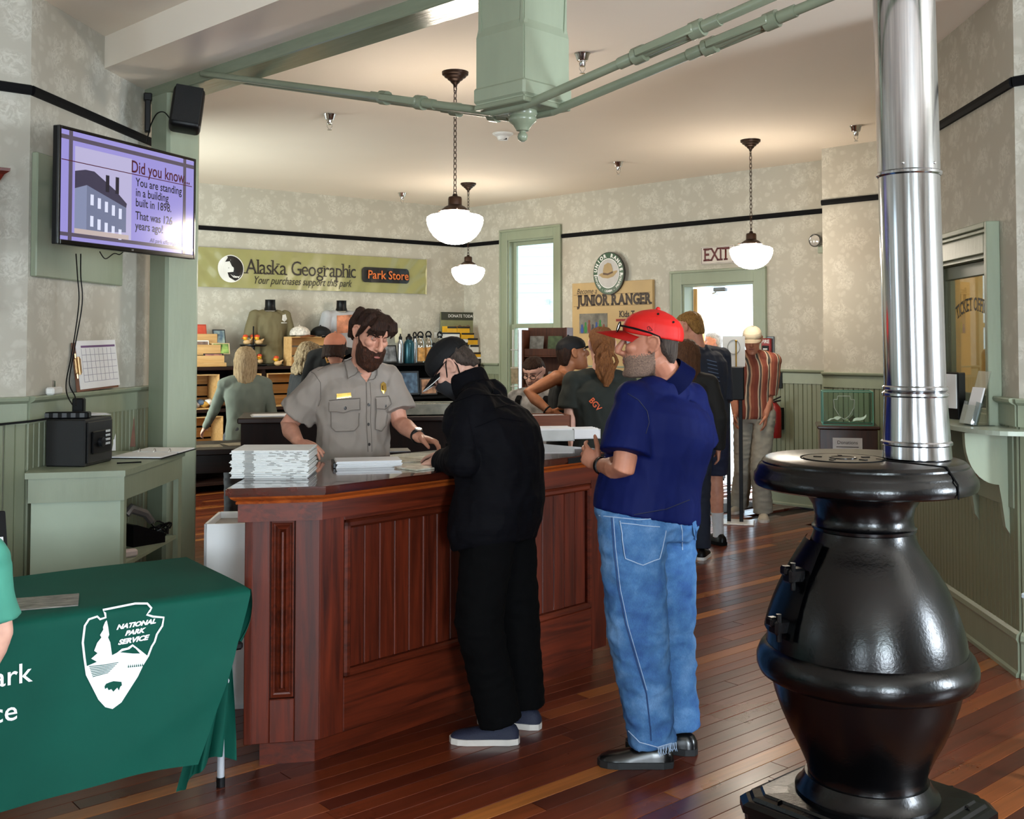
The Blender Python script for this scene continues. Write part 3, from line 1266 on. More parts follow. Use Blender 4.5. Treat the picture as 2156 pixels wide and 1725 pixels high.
# open joint where the rear plate meets the lid plate
sa_ = rad(-58)
for (r0, z0, r1, z1) in ((0.06, 1.2476, 0.352, 1.2476), (0.352, 1.2476, 0.394, 1.196), (0.394, 1.196, 0.396, 1.15)):
 a0, a1 = V((r0 * math.cos(sa_) + 0.0, r0 * math.sin(sa_), z0)), V((r1 * math.cos(sa_), r1 * math.sin(sa_), z1))
 tube(bm, [a0, a1], 0.0035, 5)
obj('plate_joint', bm, BLACKM, top)
bm = bmn()
# square moulded base with cut corners
def sqr(h, c):
 return [(-h + c, -h), (h - c, -h), (h, -h + c), (h, h - c), (h - c, h), (-h + c, h), (-h, h - c), (-h, -h + c)]
lv = [(0.335, 0.06, 0.0), (0.335, 0.06, 0.035), (0.345, 0.055, 0.04), (0.345, 0.055, 0.065), (0.33, 0.055, 0.078), (0.318, 0.05, 0.08), (0.312, 0.05, 0.092), (0.29, 0.05, 0.096), (0.285, 0.05, 0.104), (0.22, 0.04, 0.108)]
rings = []
for hh, c, z in lv:
 rings.append([bm.verts.new((x, y, z)) for x, y in sqr(hh, c)])
for a, b in zip(rings, rings[1:]):
 for i in range(8):
  bm.faces.new((a[i], a[(i + 1) % 8], b[(i + 1) % 8], b[i]))
bm.faces.new(rings[0][::-1])
bm.faces.new(rings[-1])
bmesh.ops.rotate(bm, cent=(0, 0, 0), matrix=Matrix.Rotation(rad(41), 3, 'Z'), verts=bm.verts[:])
base = obj('base_plate', bm, IRON, stove)
bm = bmn()
lathe(bm, [(0.252, 0.104), (0.252, 0.118), (0.238, 0.128), (0.225, 0.15), (0.216, 0.166), (0.0, 0.17)], 64)
obj('foot_ring', bm, IRON, stove, smooth=True, ang=45)
for k in range(8):   # cast leaf relief on the base
 a = rad(41 + 45 + 90 * (k // 2)) + (0.22 if k % 2 else -0.22)
 r = 0.315
 bm = bmn()
 vs = ell(bm, (0, 0, 0), (0.04, 0.012, 0.0035), 8, 6)
 bmesh.ops.rotate(bm, cent=(0, 0, 0), matrix=Matrix.Rotation(a + (0.5 if k % 2 else -0.5), 3, 'Z'), verts=vs)
 bmesh.ops.translate(bm, vec=(r * math.cos(a), r * math.sin(a), 0.1005), verts=vs)
 obj('leaf_relief', bm, IRON, base, smooth=True)
# fire door on the far-left side
bm = bmn()
da = rad(178)
for z0, z1, out in ((0.66, 0.97, 0.0),):
 n = 9
 grid = []
 for i in range(n):
  aa = da + rad(-32 + 64 * i / (n - 1))
  col = []
  for j in range(8):
   z = z0 + (z1 - z0) * j / 7
   t_ = (z - 0.6) / 0.385
   rr = 0.352 - 0.17 * t_ ** 1.6 + 0.014
   col.append(bm.verts.new((rr * math.cos(aa), rr * math.sin(aa), z)))
  grid.append(col)
 for i in range(n - 1):
  for j in range(7):
   bm.faces.new((grid[i][j], grid[i + 1][j], grid[i + 1][j + 1], grid[i][j + 1]))
r_ = bmesh.ops.solidify(bm, geom=bm.faces[:], thickness=0.022)
fd_ = obj('fire_door', bm, IRON, stove, smooth=True, ang=40)
for zc, rr in ((0.865, 0.30), (0.70, 0.36)):
 bm = bmn()
 ax = da + rad(22)
 c = V((rr * math.cos(ax), rr * math.sin(ax), zc))
 box(bm, c, (0.07, 0.05, 0.05), 0.008, ax)
 box(bm, c + V((-0.03, -0.005, 0.018)), (0.035, 0.035, 0.03), 0.006, ax)
 cyl(bm, c + V((-0.01, -0.02, -0.045)), c + V((-0.01, -0.02, 0.045)), 0.010, seg=8)
 obj('hinge', bm, IRON, fd_)

pipe = thing('stove_pipe', 'shiny steel stovepipe rising from the black stove to the ceiling', 'stovepipe', (SX + 0.182, SY - 0.015, 1.2475), 0)


def pipe_pt(z):
 return V((-0.016 * z, 0.0, z))


def pipe_sec(name, z0, z1, r0, r1, beads=()):
 bm = bmn()
 prof = [(r0 - 0.004, z0), (r0, z0 + 0.004)]
 zs = sorted(beads)
 for b in zs:
  rb = r0 + (r1 - r0) * (b - z0) / (z1 - z0)
  prof += [(rb, b - 0.009), (rb + 0.006, b - 0.004), (rb + 0.006, b + 0.004), (rb, b + 0.009)]
 prof += [(r1, z1 - 0.004), (r1 - 0.004, z1)]
 vs = lathe(bm, [(0, z0)] + prof + [(0, z1)], 64)
 for v in vs:
  o = pipe_pt(v.co.z)
  v.co.x += o.x
  v.co.y += o.y
 return obj(name, bm, STEEL, pipe, smooth=True, ang=35)


zt = CEILZ - 1.247
pipe_sec('base_collar', 0.0, 0.235, 0.114, 0.103, (0.055, 0.222))
pipe_sec('lower_section', 0.233, 0.985, 0.102, 0.102, (0.243,))
pipe_sec('upper_section', 0.975, zt, 0.1035, 0.1035, (0.985,))
for a in (-2.1, -1.0, 0.3):
 bm = bmn()
 o = pipe_pt(1.0)
 ell(bm, (o.x + 0.104 * math.cos(a), 0.104 * math.sin(a), 1.012), 0.005, 8, 6)
 obj('rivet', bm, CHROME, pipe, smooth=True)
# ------------------------------------------------------------------ information counter
C0 = V((-0.752, 4.22, 0))
CU = V((0.69, 0.724, 0)).normalized()
CWV = V((-CU.y, CU.x, 0))
CANG = math.atan2(CU.y, CU.x)
CTOP = 1.09


def cloc(x, y, z=0.0):
 p = C0 + CU * x + CWV * y
 return V((p.x, p.y, z))


def cinv(p):
 d = V((p[0], p[1], 0)) - C0
 return d.dot(CU), d.dot(CWV)


CL, CDEP = 1.79, 0.60
CE = (-0.235, 0.165)
CB = (0.20, CDEP)
plan = [(CL, 0), (0, 0), CE, CB, (CL, CDEP)]
counter = thing('information_counter', 'red-brown panelled wooden information counter with varnished top', 'counter', C0, CANG)


def off(poly, d):
 """inset (d>0) / outset (d<0) of the open polygon, clockwise seen from above"""
 n = len(poly)
 out = []
 for i in range(n):
  p0, p1, p2 = V(poly[i - 1]), V(poly[i]), V(poly[(i + 1) % n])
  e1, e2 = (p1 - p0).normalized(), (p2 - p1).normalized()
  n1, n2 = V((e1.y, -e1.x)), V((e2.y, -e2.x))
  m = (n1 + n2)
  m = m / max(0.2, m.dot(n1))
  out.append((p1.x + m.x * d, p1.y + m.y * d))
 return out


bm = bmn()
prism(bm, off(plan, 0.05), 0.0, 0.12, plane='XY')
obj('plinth', bm, COUNTERX, counter)
# carcass panels set back behind the frame
bm = bmn()
prism(bm, off(plan, 0.03), 0.10, 1.0, plane='XY')
obj('carcass', bm, COUNTER, counter)


def face_frame(a, b):
 """local frame of a counter face: a left, b right"""
 a, b = V((a[0], a[1], 0)), V((b[0], b[1], 0))
 d = (b - a)
 L = d.length
 d.normalize()
 ang = math.atan2(d.y, d.x)
 return a, ang, L


def face_part(name, fr, x0, x1, z0, z1, y0, y1, mat, bev=0.003, parent=counter):
 bm = bmn()
 bx(bm, x0, x1, y0, y1, z0, z1, bev)
 return obj(name, bm, mat, parent, fr[0], fr[1])


FZ0, FZ1 = 0.098, 0.99
fl = face_frame((0, 0), (CL, 0))
panels = [(0.118, 0.82), (0.96, 1.67)]
pz0, pz1 = 0.31, 0.935
face_part('stile', fl, 0.0, 0.118, FZ0, FZ1, 0, 0.03, COUNTER)
face_part('stile', fl, 0.82, 0.96, FZ0, FZ1, 0, 0.03, COUNTER)
face_part('stile', fl, 1.67, CL, FZ0, FZ1, 0, 0.03, COUNTER)
for a, b in panels:
 face_part('rail', fl, a, b, FZ0, pz0, 0, 0.03, COUNTERX)
 face_part('rail', fl, a, b, pz1, FZ1, 0, 0.03, COUNTERX)
 # moulding round the panel
 bm = bmn()
 mw = 0.032
 for (x0, x1, z0, z1, ax) in ((a, b, pz0, pz0 + mw, 'h'), (a, b, pz1 - mw, pz1, 'h'), (a, a + mw, pz0, pz1, 'v'), (b - mw, b, pz0, pz1, 'v')):
  bx(bm, x0, x1, -0.010, 0.03, z0, z1, 0.009)
 obj('panel_moulding', bm, COUNTERX, counter, fl[0], fl[1])
 n = 8
 bw = (b - a - 2 * mw) / n
 for i in range(n):
  bm = bmn()
  bx(bm, 0.0012, bw - 0.0012, 0.012, 0.03, pz0 + mw, pz1 - mw, 0.004)
  o = obj('board', bm, COUNTER, counter)
  o.location = V((a + mw + i * bw, 0, 0))
fc = face_frame(CE, (0, 0))
Lc = fc[2]
face_part('stile', fc, 0.0, Lc * 0.335, FZ0, FZ1, 0, 0.03, COUNTER)
face_part('stile', fc, Lc * 0.665, Lc, FZ0, FZ1, 0, 0.03, COUNTER)
face_part('rail', fc, Lc * 0.335, Lc * 0.665, FZ0, 0.265, 0, 0.03, COUNTER)
face_part('rail', fc, Lc * 0.335, Lc * 0.665, 0.955, FZ1, 0, 0.03, COUNTER)
bm = bmn()
x0, x1, z0, z1 = Lc * 0.335 + 0.004, Lc * 0.665 - 0.004, 0.27, 0.95
mx = (x0 + x1) / 2
rings = []
for ins, y in ((0, 0.026), (0.0, 0.006), (0.006, 0.004), (0.010, 0.012), (0.016, 0.014), (0.024, 0.004), (0.030, -0.002), (0.036, 0.006), (0.040, -0.008)):
 ins = min(ins, (x1 - x0) / 2 - 0.002)
 rings.append([bm.verts.new(v) for v in ((x0 + ins, y, z0 + ins), (x1 - ins, y, z0 + ins), (x1 - ins, y, z1 - ins), (x0 + ins, y, z1 - ins))])
for p, q in zip(rings, rings[1:]):
 for i in range(4):
  bm.faces.new((p[i], p[(i + 1) % 4], q[(i + 1) % 4], q[i]))
bm.faces.new(rings[-1])
bm.faces.new(rings[0][::-1])
obj('fielded_panel', bm, COUNTERX, counter, fc[0], fc[1])
fs = face_frame(CB, CE)
face_part('end_panel', fs, 0, fs[2], FZ0, FZ1, 0, 0.03, COUNTER)
# frieze, cornice moulding, top
path = [(CL, CDEP), (CL, 0), (0, 0), CE, CB]
bm = bmn()
sweep_prof(bm, [(-0.03, 0.955), (0.022, 0.955), (0.022, 1.025), (-0.03, 1.025)], path[::-1])
obj('frieze', bm, COUNTERX, counter)
bm = bmn()
sweep_prof(bm, [(-0.03, 1.025), (0.028, 1.025), (0.030, 1.032), (0.026, 1.036), (0.034, 1.040), (0.044, 1.048), (0.048, 1.056), (-0.03, 1.056)], path[::-1])
obj('cornice_moulding', bm, wood('counter_moulding', '#6e2c10', '#a5521f', 0.25, 0, 0.3), counter)
bm = bmn()
tp = off(plan, -0.052)
prism(bm, tp, 1.056, 1.064, plane='XY')
prism(bm, off(plan, -0.060), 1.064, CTOP - 0.004, plane='XY')
prism(bm, off(plan, -0.056), CTOP - 0.004, CTOP, plane='XY')
obj('counter_top', bm, COUNTERTOP, counter)
# engraved strip near the far end of the top edge
bm = bmn()
bx(bm, 1.42, 1.80, -0.062, -0.060, 1.058, 1.086)
np_ = obj('name_strip', bm, BLACK, counter)
text('Klondike Gold Rush', 0.022, M('grey_print', '#a9a59c', 0.6), np_, (1.61, -0.0635, 1.071), spacing=1.05)

# ------------------------------------------------------------------ things on the counter
NEWSP = M('newsprint_light', '#dedfdd', 0.8, var=0.05)
NEWSD = M('newsprint_ink', '#8b8a86', 0.8, var=0.2)


def paper_pile(name, label, cat, p, ang, w, d, n, th, jitter, mats, group=None, fold=True):
 t = thing(name, label, cat, p, ang, group)
 rng = random.Random(hash(name) % 1000 + n)
 for i in range(n):
  bm = bmn()
  jx, jy = rng.uniform(-jitter, jitter), rng.uniform(-jitter, jitter)
  bx(bm, -w / 2 + jx, w / 2 + jx, -d / 2 + jy, d / 2 + jy, i * th, (i + 1) * th - 0.0006, 0.0012)
  if fold and len(mats) > 1:      # grey printed band on the folded spine
   bx(bm, -w * 0.33 + jx, -w * 0.22 + jx + rng.uniform(0, .01), -d / 2 + jy - 0.0006, -d / 2 + jy, i * th + 0.0006, (i + 1) * th - 0.0012, 0, 1)
   for q in (0.02, 0.12, 0.20, 0.30, 0.38):
    if rng.random() < 0.55:
     x = w * q + jx + rng.uniform(-.02, .02)
     bx(bm, x, x + rng.uniform(.01, .03), -d / 2 + jy - 0.0005, -d / 2 + jy, i * th + 0.001, (i + 1) * th - 0.002, 0, 1)
  obj('sheet' if not fold else 'newspaper', bm, mats, t)
 return t


pp = PZ(609, 1006, CTOP)
cx_, cy_ = cinv(pp)
paper_pile('newspaper_stack', 'tall stack of folded newspapers on the cut corner of the counter', 'newspapers', cloc(cx_ + 0.02, cy_ + 0.135, CTOP), 0.05, 0.315, 0.26, 22, 0.0052, 0.006, [NEWSP, NEWSD])
pp = PZ(774, 982, CTOP)
pile = thing('booklet_pile', 'low pile of white booklets in front of the ranger', 'booklets', (pp.x, pp.y + 0.03, CTOP), 0.22)
for i in range(5):
 bm = bmn()
 bx(bm, -0.15, 0.14, -0.085, 0.085, i * 0.006, i * 0.006 + 0.0054, 0.001)
 obj('booklet', bm, PAPER, pile, (0.002 * (i % 3), 0.003 * (i % 2), 0), 0.01 * (i % 3 - 1))
bm = bmn()
bx(bm, -0.163, -0.15, -0.08, 0.08, 0.0, 0.024, 0.002)
obj('spine', bm, BLACK, pile)
MAPM, ntm = mat_new('park_map_print')
vec = ntm.coords((1, 1, 1))
f = ntm.noise(vec, 9, 5, 0.6)
ntm.l(ntm.ramp(f, [(0.35, lin('#6d6a5c')), (0.45, lin('#b9b29c')), (0.55, lin('#d9d5c6')), (0.65, lin('#8f6f58'))]), ntm.b.inputs['Base Color'])
setb(ntm.b, rough=0.3)
for k, (u, v, w_, d_, a_, lab) in enumerate(((872, 968, .28, .20, 0.5, 'printed park map lying by the masked visitor'), (800, 950, .30, .16, 0.2, 'dark printed leaflet behind the white booklets'), (893, 985, .22, .15, 0.8, 'folded leaflets beside the masked visitor'))):
 p = PZ(u, v, CTOP)
 bm = bmn()
 bx(bm, -w_ / 2, w_ / 2, -d_ / 2, d_ / 2, 0, 0.003 + 0.002 * k)
 tag(obj('leaflet', bm, MAPM if k != 1 else M('dark_leaflet', '#3b3431', 0.4, var=0.4, vscale=30), None, (p.x, p.y, CTOP + 0.0004 * k), a_), lab, 'leaflet')
# leaflet trays at the right end
for k, (u, v, w_, d_, h_, lab) in enumerate(((1166, 926, .20, .20, .068, 'grey-sided open box of white leaflets at the right end of the counter'), (1226, 922, .17, .16, .055, 'white carton of leaflets next to the red cap visitor'))):
 p = PZ(u, v, CTOP)
 t = thing('leaflet_box', lab, 'box', (p.x, p.y, CTOP), 0.15 + 0.1 * k)
 bm = bmn()
 th = 0.004
 for x0, x1, y0, y1, z1 in ((-w_ / 2, w_ / 2, -d_ / 2, -d_ / 2 + th, h_ * 0.9), (-w_ / 2, w_ / 2, d_ / 2 - th, d_ / 2, h_), (-w_ / 2, -w_ / 2 + th, -d_ / 2, d_ / 2, h_), (w_ / 2 - th, w_ / 2, -d_ / 2, d_ / 2, h_)):
  bx(bm, x0, x1, y0, y1, 0, z1)
 bx(bm, -w_ / 2, w_ / 2, -d_ / 2, d_ / 2, 0, th)
 obj('carton', bm, M('grey_carton', '#c4c6c4', 0.7) if k == 0 else PAPER, t)
 for i in range(10):
  bm = bmn()
  bx(bm, -w_ / 2 + 0.006, w_ / 2 - 0.006, -d_ / 2 + 0.008 + i * (d_ - 0.02) / 10, -d_ / 2 + 0.008 + (i + 0.8) * (d_ - 0.02) / 10, th, h_ * 1.02 + 0.002 * (i % 3), 0.001)
  obj('leaflets', bm, PAPER, t)
p = PZ(1150, 908, CTOP)
t = thing('wooden_file_box', 'brown wooden file box behind the leaflet boxes', 'box', (p.x, p.y, CTOP), 0.15)
bm = bmn()
for x0, x1, y0, y1 in ((-.14, .14, -.09, -.08), (-.14, .14, .08, .09), (-.14, -.13, -.09, .09), (.13, .14, -.09, .09)):
 bx(bm, x0, x1, y0, y1, 0, 0.105, 0.002)
bx(bm, -.14, .14, -.09, .09, 0, .01)
obj('case', bm, wood('file_box_wood', '#5a2a16', '#7d4426', 0.4, 0), t)
bm = bmn()
for i in range(8):
 bx(bm, -0.12, 0.12, -0.07 + i * 0.018, -0.058 + i * 0.018, 0.01, 0.096 + 0.003 * (i % 2))
obj('cards', bm, PAPER, t)

# ------------------------------------------------------------------ dark work desk behind the ranger, display table, white bin
p0, p1 = P(500, 885, 6.75), P(1128, 885, 7.1)
ddir = V((p1.x - p0.x, p1.y - p0.y, 0))
dL = ddir.length
dang = math.atan2(ddir.y, ddir.x)
DZ = 1.17
desk = thing('back_desk', 'tall dark wooden work desk behind the uniformed ranger', 'desk', (p0.x, p0.y, 0), dang)
bm = bmn()
bx(bm, 0, dL, -0.03, 0.55, DZ - 0.035, DZ, 0.006)
obj('desk_top', bm, DARKWX, desk)
bm = bmn()
bx(bm, 0.02, dL - 0.02, 0.02, 0.05, 0, DZ - 0.035)
obj('front_panel', bm, DARKW, desk)
for x in (0.02, dL - 0.05):
 bm = bmn()
 bx(bm, x, x + 0.03, 0.05, 0.52, 0, DZ - 0.035)
 obj('side_panel', bm, DARKW, desk)
bm = bmn()
bx(bm, 0.05, dL - 0.05, 0.05, 0.52, 0.5, 0.525)
obj('shelf', bm, DARKW, desk)
for k, (x, y, w_, d_, a_, lab) in enumerate(((0.22, 0.2, .3, .21, .1, 'loose printed sheets on the left end of the dark work desk'), (0.62, 0.24, .36, .22, -.08, 'loose white pages beside the ranger\'s elbow on the dark desk'), (1.25, .25, .4, .24, .05, 'pale blue printed tray mat on the dark desk behind the ranger'))):
 bm = bmn()
 for i in range(4):
  bx(bm, -w_ / 2 + .004 * i, w_ / 2 + .004 * i, -d_ / 2, d_ / 2, .0015 * i, .0015 * i + .001)
 q = V((p0.x, p0.y, DZ)) + Matrix.Rotation(dang, 3, 'Z') @ V((x, y, 0.0))
 tag(obj('paper_sheets', bm, PAPER if k < 2 else M('pale_blue_print', '#8fa3a6', 0.4, var=.3, vscale=20), None, q, dang + a_), lab, 'papers')
# framed glass display case top seen right of the ranger
t = thing('display_tray', 'low glass display tray with pale blue lining on the dark desk', 'display tray', V((p0.x, p0.y, DZ)) + Matrix.Rotation(dang, 3, 'Z') @ V((1.28, .12, 0.008)), dang)
bm = bmn()
for x0, x1, y0, y1 in ((-.3, .3, -.14, -.125), (-.3, .3, .125, .14), (-.3, -.285, -.14, .14), (.285, .3, -.14, .14)):
 bx(bm, x0, x1, y0, y1, 0, 0.07, .002)
obj('frame', bm, M('weathered_grey_wood', '#7d7a6c', .6, var=.25, vscale=20), t)
bm = bmn()
bx(bm, -.285, .285, -.125, .125, 0.0, 0.012)
obj('lining', bm, M('pale_teal_lining', '#7f9797', .7, var=.2, vscale=12), t)
bm = bmn()
bx(bm, -.285, .285, -.125, .125, .06, .064)
obj('pane', bm, CLEAR, t)

p0 = P(335, 940, 7.45)
tbl = thing('display_table', 'dark low wooden display table behind the green post', 'table', (p0.x, p0.y, 0), rad(20))
bm = bmn()
bx(bm, 0, 1.15, 0, 0.7, 0.85, 0.89, .005)
obj('table_top', bm, DARKWX, tbl)
bm = bmn()
bx(bm, .05, 1.1, .04, .06, .72, .85)
bx(bm, .05, .07, .04, .66, .72, .85)
bx(bm, 1.08, 1.1, .04, .66, .72, .85)
obj('apron', bm, DARKWX, tbl)
for x in (.05, 1.03):
 for y in (.04, .59):
  bm = bmn()
  bx(bm, x, x + .07, y, y + .07, 0, .85, .004)
  obj('leg', bm, DARKW, tbl)
for k in range(3):
 bm = bmn()
 bx(bm, -.14, .14, -.1, .1, 0, .004)
 q = V((p0.x, p0.y, .89)) + Matrix.Rotation(rad(20), 3, 'Z') @ V((.3 + .3 * k, .25 + .1 * (k % 2), 0))
 tag(obj('print', bm, M('aged_print', '#a89f8a', .6, var=.3, vscale=15), None, q, .4 + .2 * k), ('aged print at the left of the low display table', 'aged print in the middle of the low display table', 'aged print at the right end of the low display table')[k], 'print', 'prints on the low display table')

pb = P(430, 1104, 4.85)
bin_ = thing('white_bin', 'tall plain white open bin between the tablecloth and the counter', 'bin', (pb.x, pb.y, 0), rad(5))
bm = bmn()
zt_ = pb.z
tw, td, th = 0.30, 0.36, 0.012
for x0, x1, y0, y1 in ((0, tw, 0, th), (0, tw, td - th, td), (0, th, 0, td), (tw - th, tw, 0, td)):
 bx(bm, x0, x1, y0, y1, 0, zt_)
bx(bm, 0, tw, 0, td, 0, .02)
obj('body', bm, M('white_laminate', '#f2f2f2', .35, var=.02), bin_)
bm = bmn()
bx(bm, .012, tw - .012, .012, td - .012, zt_ - .05, zt_ - .03)
obj('liner', bm, M('grey_liner', '#9a938c', .7), bin_)
# ------------------------------------------------------------------ lettering with serifs
SERIF = {'A': [(0.04, 0, .30), (0.96, 0, .30)], 'J': [(0.80, 1, .34)], 'U': [(0.10, 1, .30), (0.90, 1, .30)], 'N': [(0.10, 0, .28), (0.08, 1, .22), (0.90, 1, .28)], 'I': [(0.5, 0, .36), (0.5, 1, .36)],
   'R': [(0.12, 0, .30), (0.06, 1, .22), (0.95, 0, .2)], 'G': [(0.86, .45, .24)], 'E': [(0.10, 0, .24), (0.10, 1, .24)], 'l': [(0.5, 0, .26), (0.3, 1, .16)], 'a': [(0.96, 0, .14)],
   'k': [(0.08, 0, .24), (0.0, 1, .16), (0.95, 0, .2), (0.8, .72, .2)], 'r': [(0.2, 0, .24), (0.05, .72, .14)], 'p': [(0.08, 0, .26)], 'h': [(0.08, 0, .24), (0.0, 1, .16), (0.92, 0, .22)],
   'i': [(0.5, 0, .24), (0.3, .72, .14)], 'T': [(0.5, 0, .34), (0.02, .93, .06), (0.98, .93, .06)], 'X': [(0.06, 0, .32), (0.94, 0, .32), (0.06, 1, .32), (0.94, 1, .32)],
   'K': [(0.1, 0, .28), (0.1, 1, .28), (0.92, 0, .26), (0.88, 1, .26)], 'F': [(0.1, 0, .3), (0.1, 1, .22)], 'D': [(0.08, 0, .2), (0.08, 1, .2)], 'Y': [(.06, 1, .3), (.94, 1, .3), (.5, 0, .3)],
   'n': [(.08, 0, .24), (.92, 0, .22)], 'd': [(.92, 0, .14), (.8, 1, .14)], 'b': [(.05, 1, .16)], 'u': [(.94, 0, .12), (.04, .72, .14)]}


def serif_text(body, size, mat, parent, loc, bold=0.0, bar=0.06, track=0.04, sx=1.0, arc=None, name='lettering', ywob=None):
 bm = bmn()
 x = 0.0
 pens = []
 cap = size * 0.70
 for ch in body:
  if ch == ' ':
   x += size * 0.28
   continue
  me = text_mesh(ch, size, bold, 0, 'LEFT', 0, 1.0, 3)
  co = [v.co.copy() for v in me.vertices]
  x0, x1 = min(c.x for c in co), max(c.x for c in co)
  z0, z1 = min(c.z for c in co), max(c.z for c in co)
  idx = len(bm.verts)
  sub = bmesh.new()
  sub.from_mesh(me)
  for v in sub.verts:
   v.co.x = v.co.x - x0
  w = x1 - x0
  for fx, fz, ln in SERIF.get(ch, []):
   hh = z1 - z0
   zz = z0 + (hh * fz if fz in (0, 1) else (cap * fz if ch.islower() else hh * fz))
   if ch == 'i' and fz == 1:
    zz = z0 + cap * .72
   if fz == 1:
    zz -= bar * size / 2
   elif fz == 0:
    zz += bar * size / 2
   cxs = w * fx
   L = ln * size
   vv = [sub.verts.new((cxs + dx * L / 2, 0, zz + dz * bar * size / 2)) for dx, dz in ((-1, -1), (1, -1), (1, 1), (-1, 1))]
   sub.faces.new(vv)
  tmp = bpy.data.meshes.new('t')
  sub.to_mesh(tmp)
  sub.free()
  n0 = len(bm.verts)
  bm.from_mesh(tmp)
  bm.verts.ensure_lookup_table()
  for v in bm.verts[n0:]:
   v.co.x = (v.co.x + x) * sx
  bpy.data.meshes.remove(tmp)
  bpy.data.meshes.remove(me)
  x += w + size * track + size * 0.03
 tot = x * sx
 for v in bm.verts:
  v.co.x -= tot / 2
  if arc:
   a = v.co.x / arc
   r = arc + v.co.z
   v.co.x, v.co.z = r * math.sin(a), r * math.cos(a) - arc
 me = bpy.data.meshes.new(name)
 bm.to_mesh(me)
 bm.free()
 return link(name, me, mat, parent, loc)


def arc_text(body, size, mat, parent, loc, radius, centre_deg, span_deg, bold=0.0, inward=False, name='lettering', sx=1.0, sq=1.0):
 """letters set round a circle; centre_deg 90 = top"""
 bm = bmn()
 n = len(body)
 for i, ch in enumerate(body):
  if ch == ' ':
   continue
  f = (i + 0.5) / n - 0.5
  ang = rad(centre_deg + (span_deg * f if inward else -span_deg * f))
  me = text_mesh(ch, size, bold)
  rot = ang - rad(90) + (math.pi if inward else 0)
  me.transform(Matrix.Translation((radius * math.cos(ang) * sq, 0, radius * math.sin(ang))) @ Matrix.Rotation(-rot, 4, 'Y') @ Matrix.Diagonal((sx, 1, 1, 1)))
  bm.from_mesh(me)
  bpy.data.meshes.remove(me)
 me = bpy.data.meshes.new(name)
 bm.to_mesh(me)
 bm.free()
 return link(name, me, mat, parent, loc)


def poly_part(name, pts, mat, parent, y=0.0, loc=(0, 0, 0), th=0.0):
 bm = bmn()
 if th:
  prism(bm, pts, y, y + th)
 else:
  bm.faces.new([bm.verts.new((p[0], y, p[1])) for p in pts])
  bmesh.ops.triangulate(bm, faces=bm.faces[:])
 return obj(name, bm, mat, parent, loc)


# ------------------------------------------------------------------ television on its green board
BO0 = W_TV.hit(62, 318)
BO1 = W_TV.hit(250, 352)
bo_s0, bo_s1 = BO0[0] + .02, BO1[0]
bo_z1, bo_z0 = BO0[1], W_TV.hit(62, 582)[1]
bm = bmn()
bx(bm, 0, bo_s1 - bo_s0, -0.035, 0, bo_z0, bo_z1, 0.006)
board = obj('mounting_board', bm, GREEN, None, W_TV.pt(bo_s0, 0, 0), W_TV.ang)
tag(board, 'square sage green mounting board behind the television', 'board')

YN, YF = 5.20, 6.20
tl, tr = P(121, 388, YN), P(410, 440, YF)
td_ = V((tr.x - tl.x, tr.y - tl.y, 0))
TW = td_.length
tang = math.atan2(td_.y, td_.x)
tvz0, tvz1 = P(112, 513, YN).z, P(130, 262, YN).z
TH = tvz1 - tvz0
tv = thing('television', 'flat black-framed television showing a did-you-know slide', 'television', (tl.x, tl.y, tvz0), tang)
bm = bmn()
bx(bm, 0, TW, 0, 0.035, 0, TH, 0.004)
bx(bm, TW * .2, TW * .8, 0.035, 0.07, TH * .1, TH * .6, 0.01)
obj('case', bm, BLACK, tv)
bm = bmn()
fw = 0.016
for x0, x1, z0, z1 in ((0, fw, 0, TH), (TW - fw, TW, 0, TH), (fw, TW - fw, 0, fw * 1.5), (fw, TW - fw, TH - fw, TH)):
 bx(bm, x0, x1, -0.008, 0.0, z0, z1, 0.003)
obj('bezel', bm, M('glossy_black_bezel', '#08080a', .12, var=.05), tv)


def screen_mat():
 m, nt = mat_new('lit_screen')
 nt.b.inputs['Base Color'].default_value = (0.01, 0.01, 0.012, 1)
 setb(nt.b, rough=0.16, spec=0.5)
 nt.b.inputs['Emission Color'].default_value = lin('#9a92d8')
 setb(nt.b, emit=0.75)
 return m


SCR = screen_mat()


def emis(name, col, e=0.6):
 if name in _mats:
  return _mats[name]
 m, nt = mat_new(name)
 nt.b.inputs['Base Color'].default_value = (0.01, 0.01, 0.01, 1)
 nt.b.inputs['Emission Color'].default_value = lin(col)
 setb(nt.b, emit=e, rough=0.16)
 return m


bm = bmn()
bx(bm, fw, TW - fw, -0.003, 0, fw * 1.5, TH - fw)
scr = obj('screen', bm, SCR, tv)
sx0, sx1, sz0, sz1 = fw, TW - fw, fw * 1.5, TH - fw
sw_, sh_ = sx1 - sx0, sz1 - sz0
Ypic = -0.0042


def S(fx, fz):
 return (sx0 + sw_ * fx, sz1 - sh_ * fz)


def srect(x0, x1, z0, z1):
 return [S(x0, z1), S(x1, z1), S(x1, z0), S(x0, z0)]


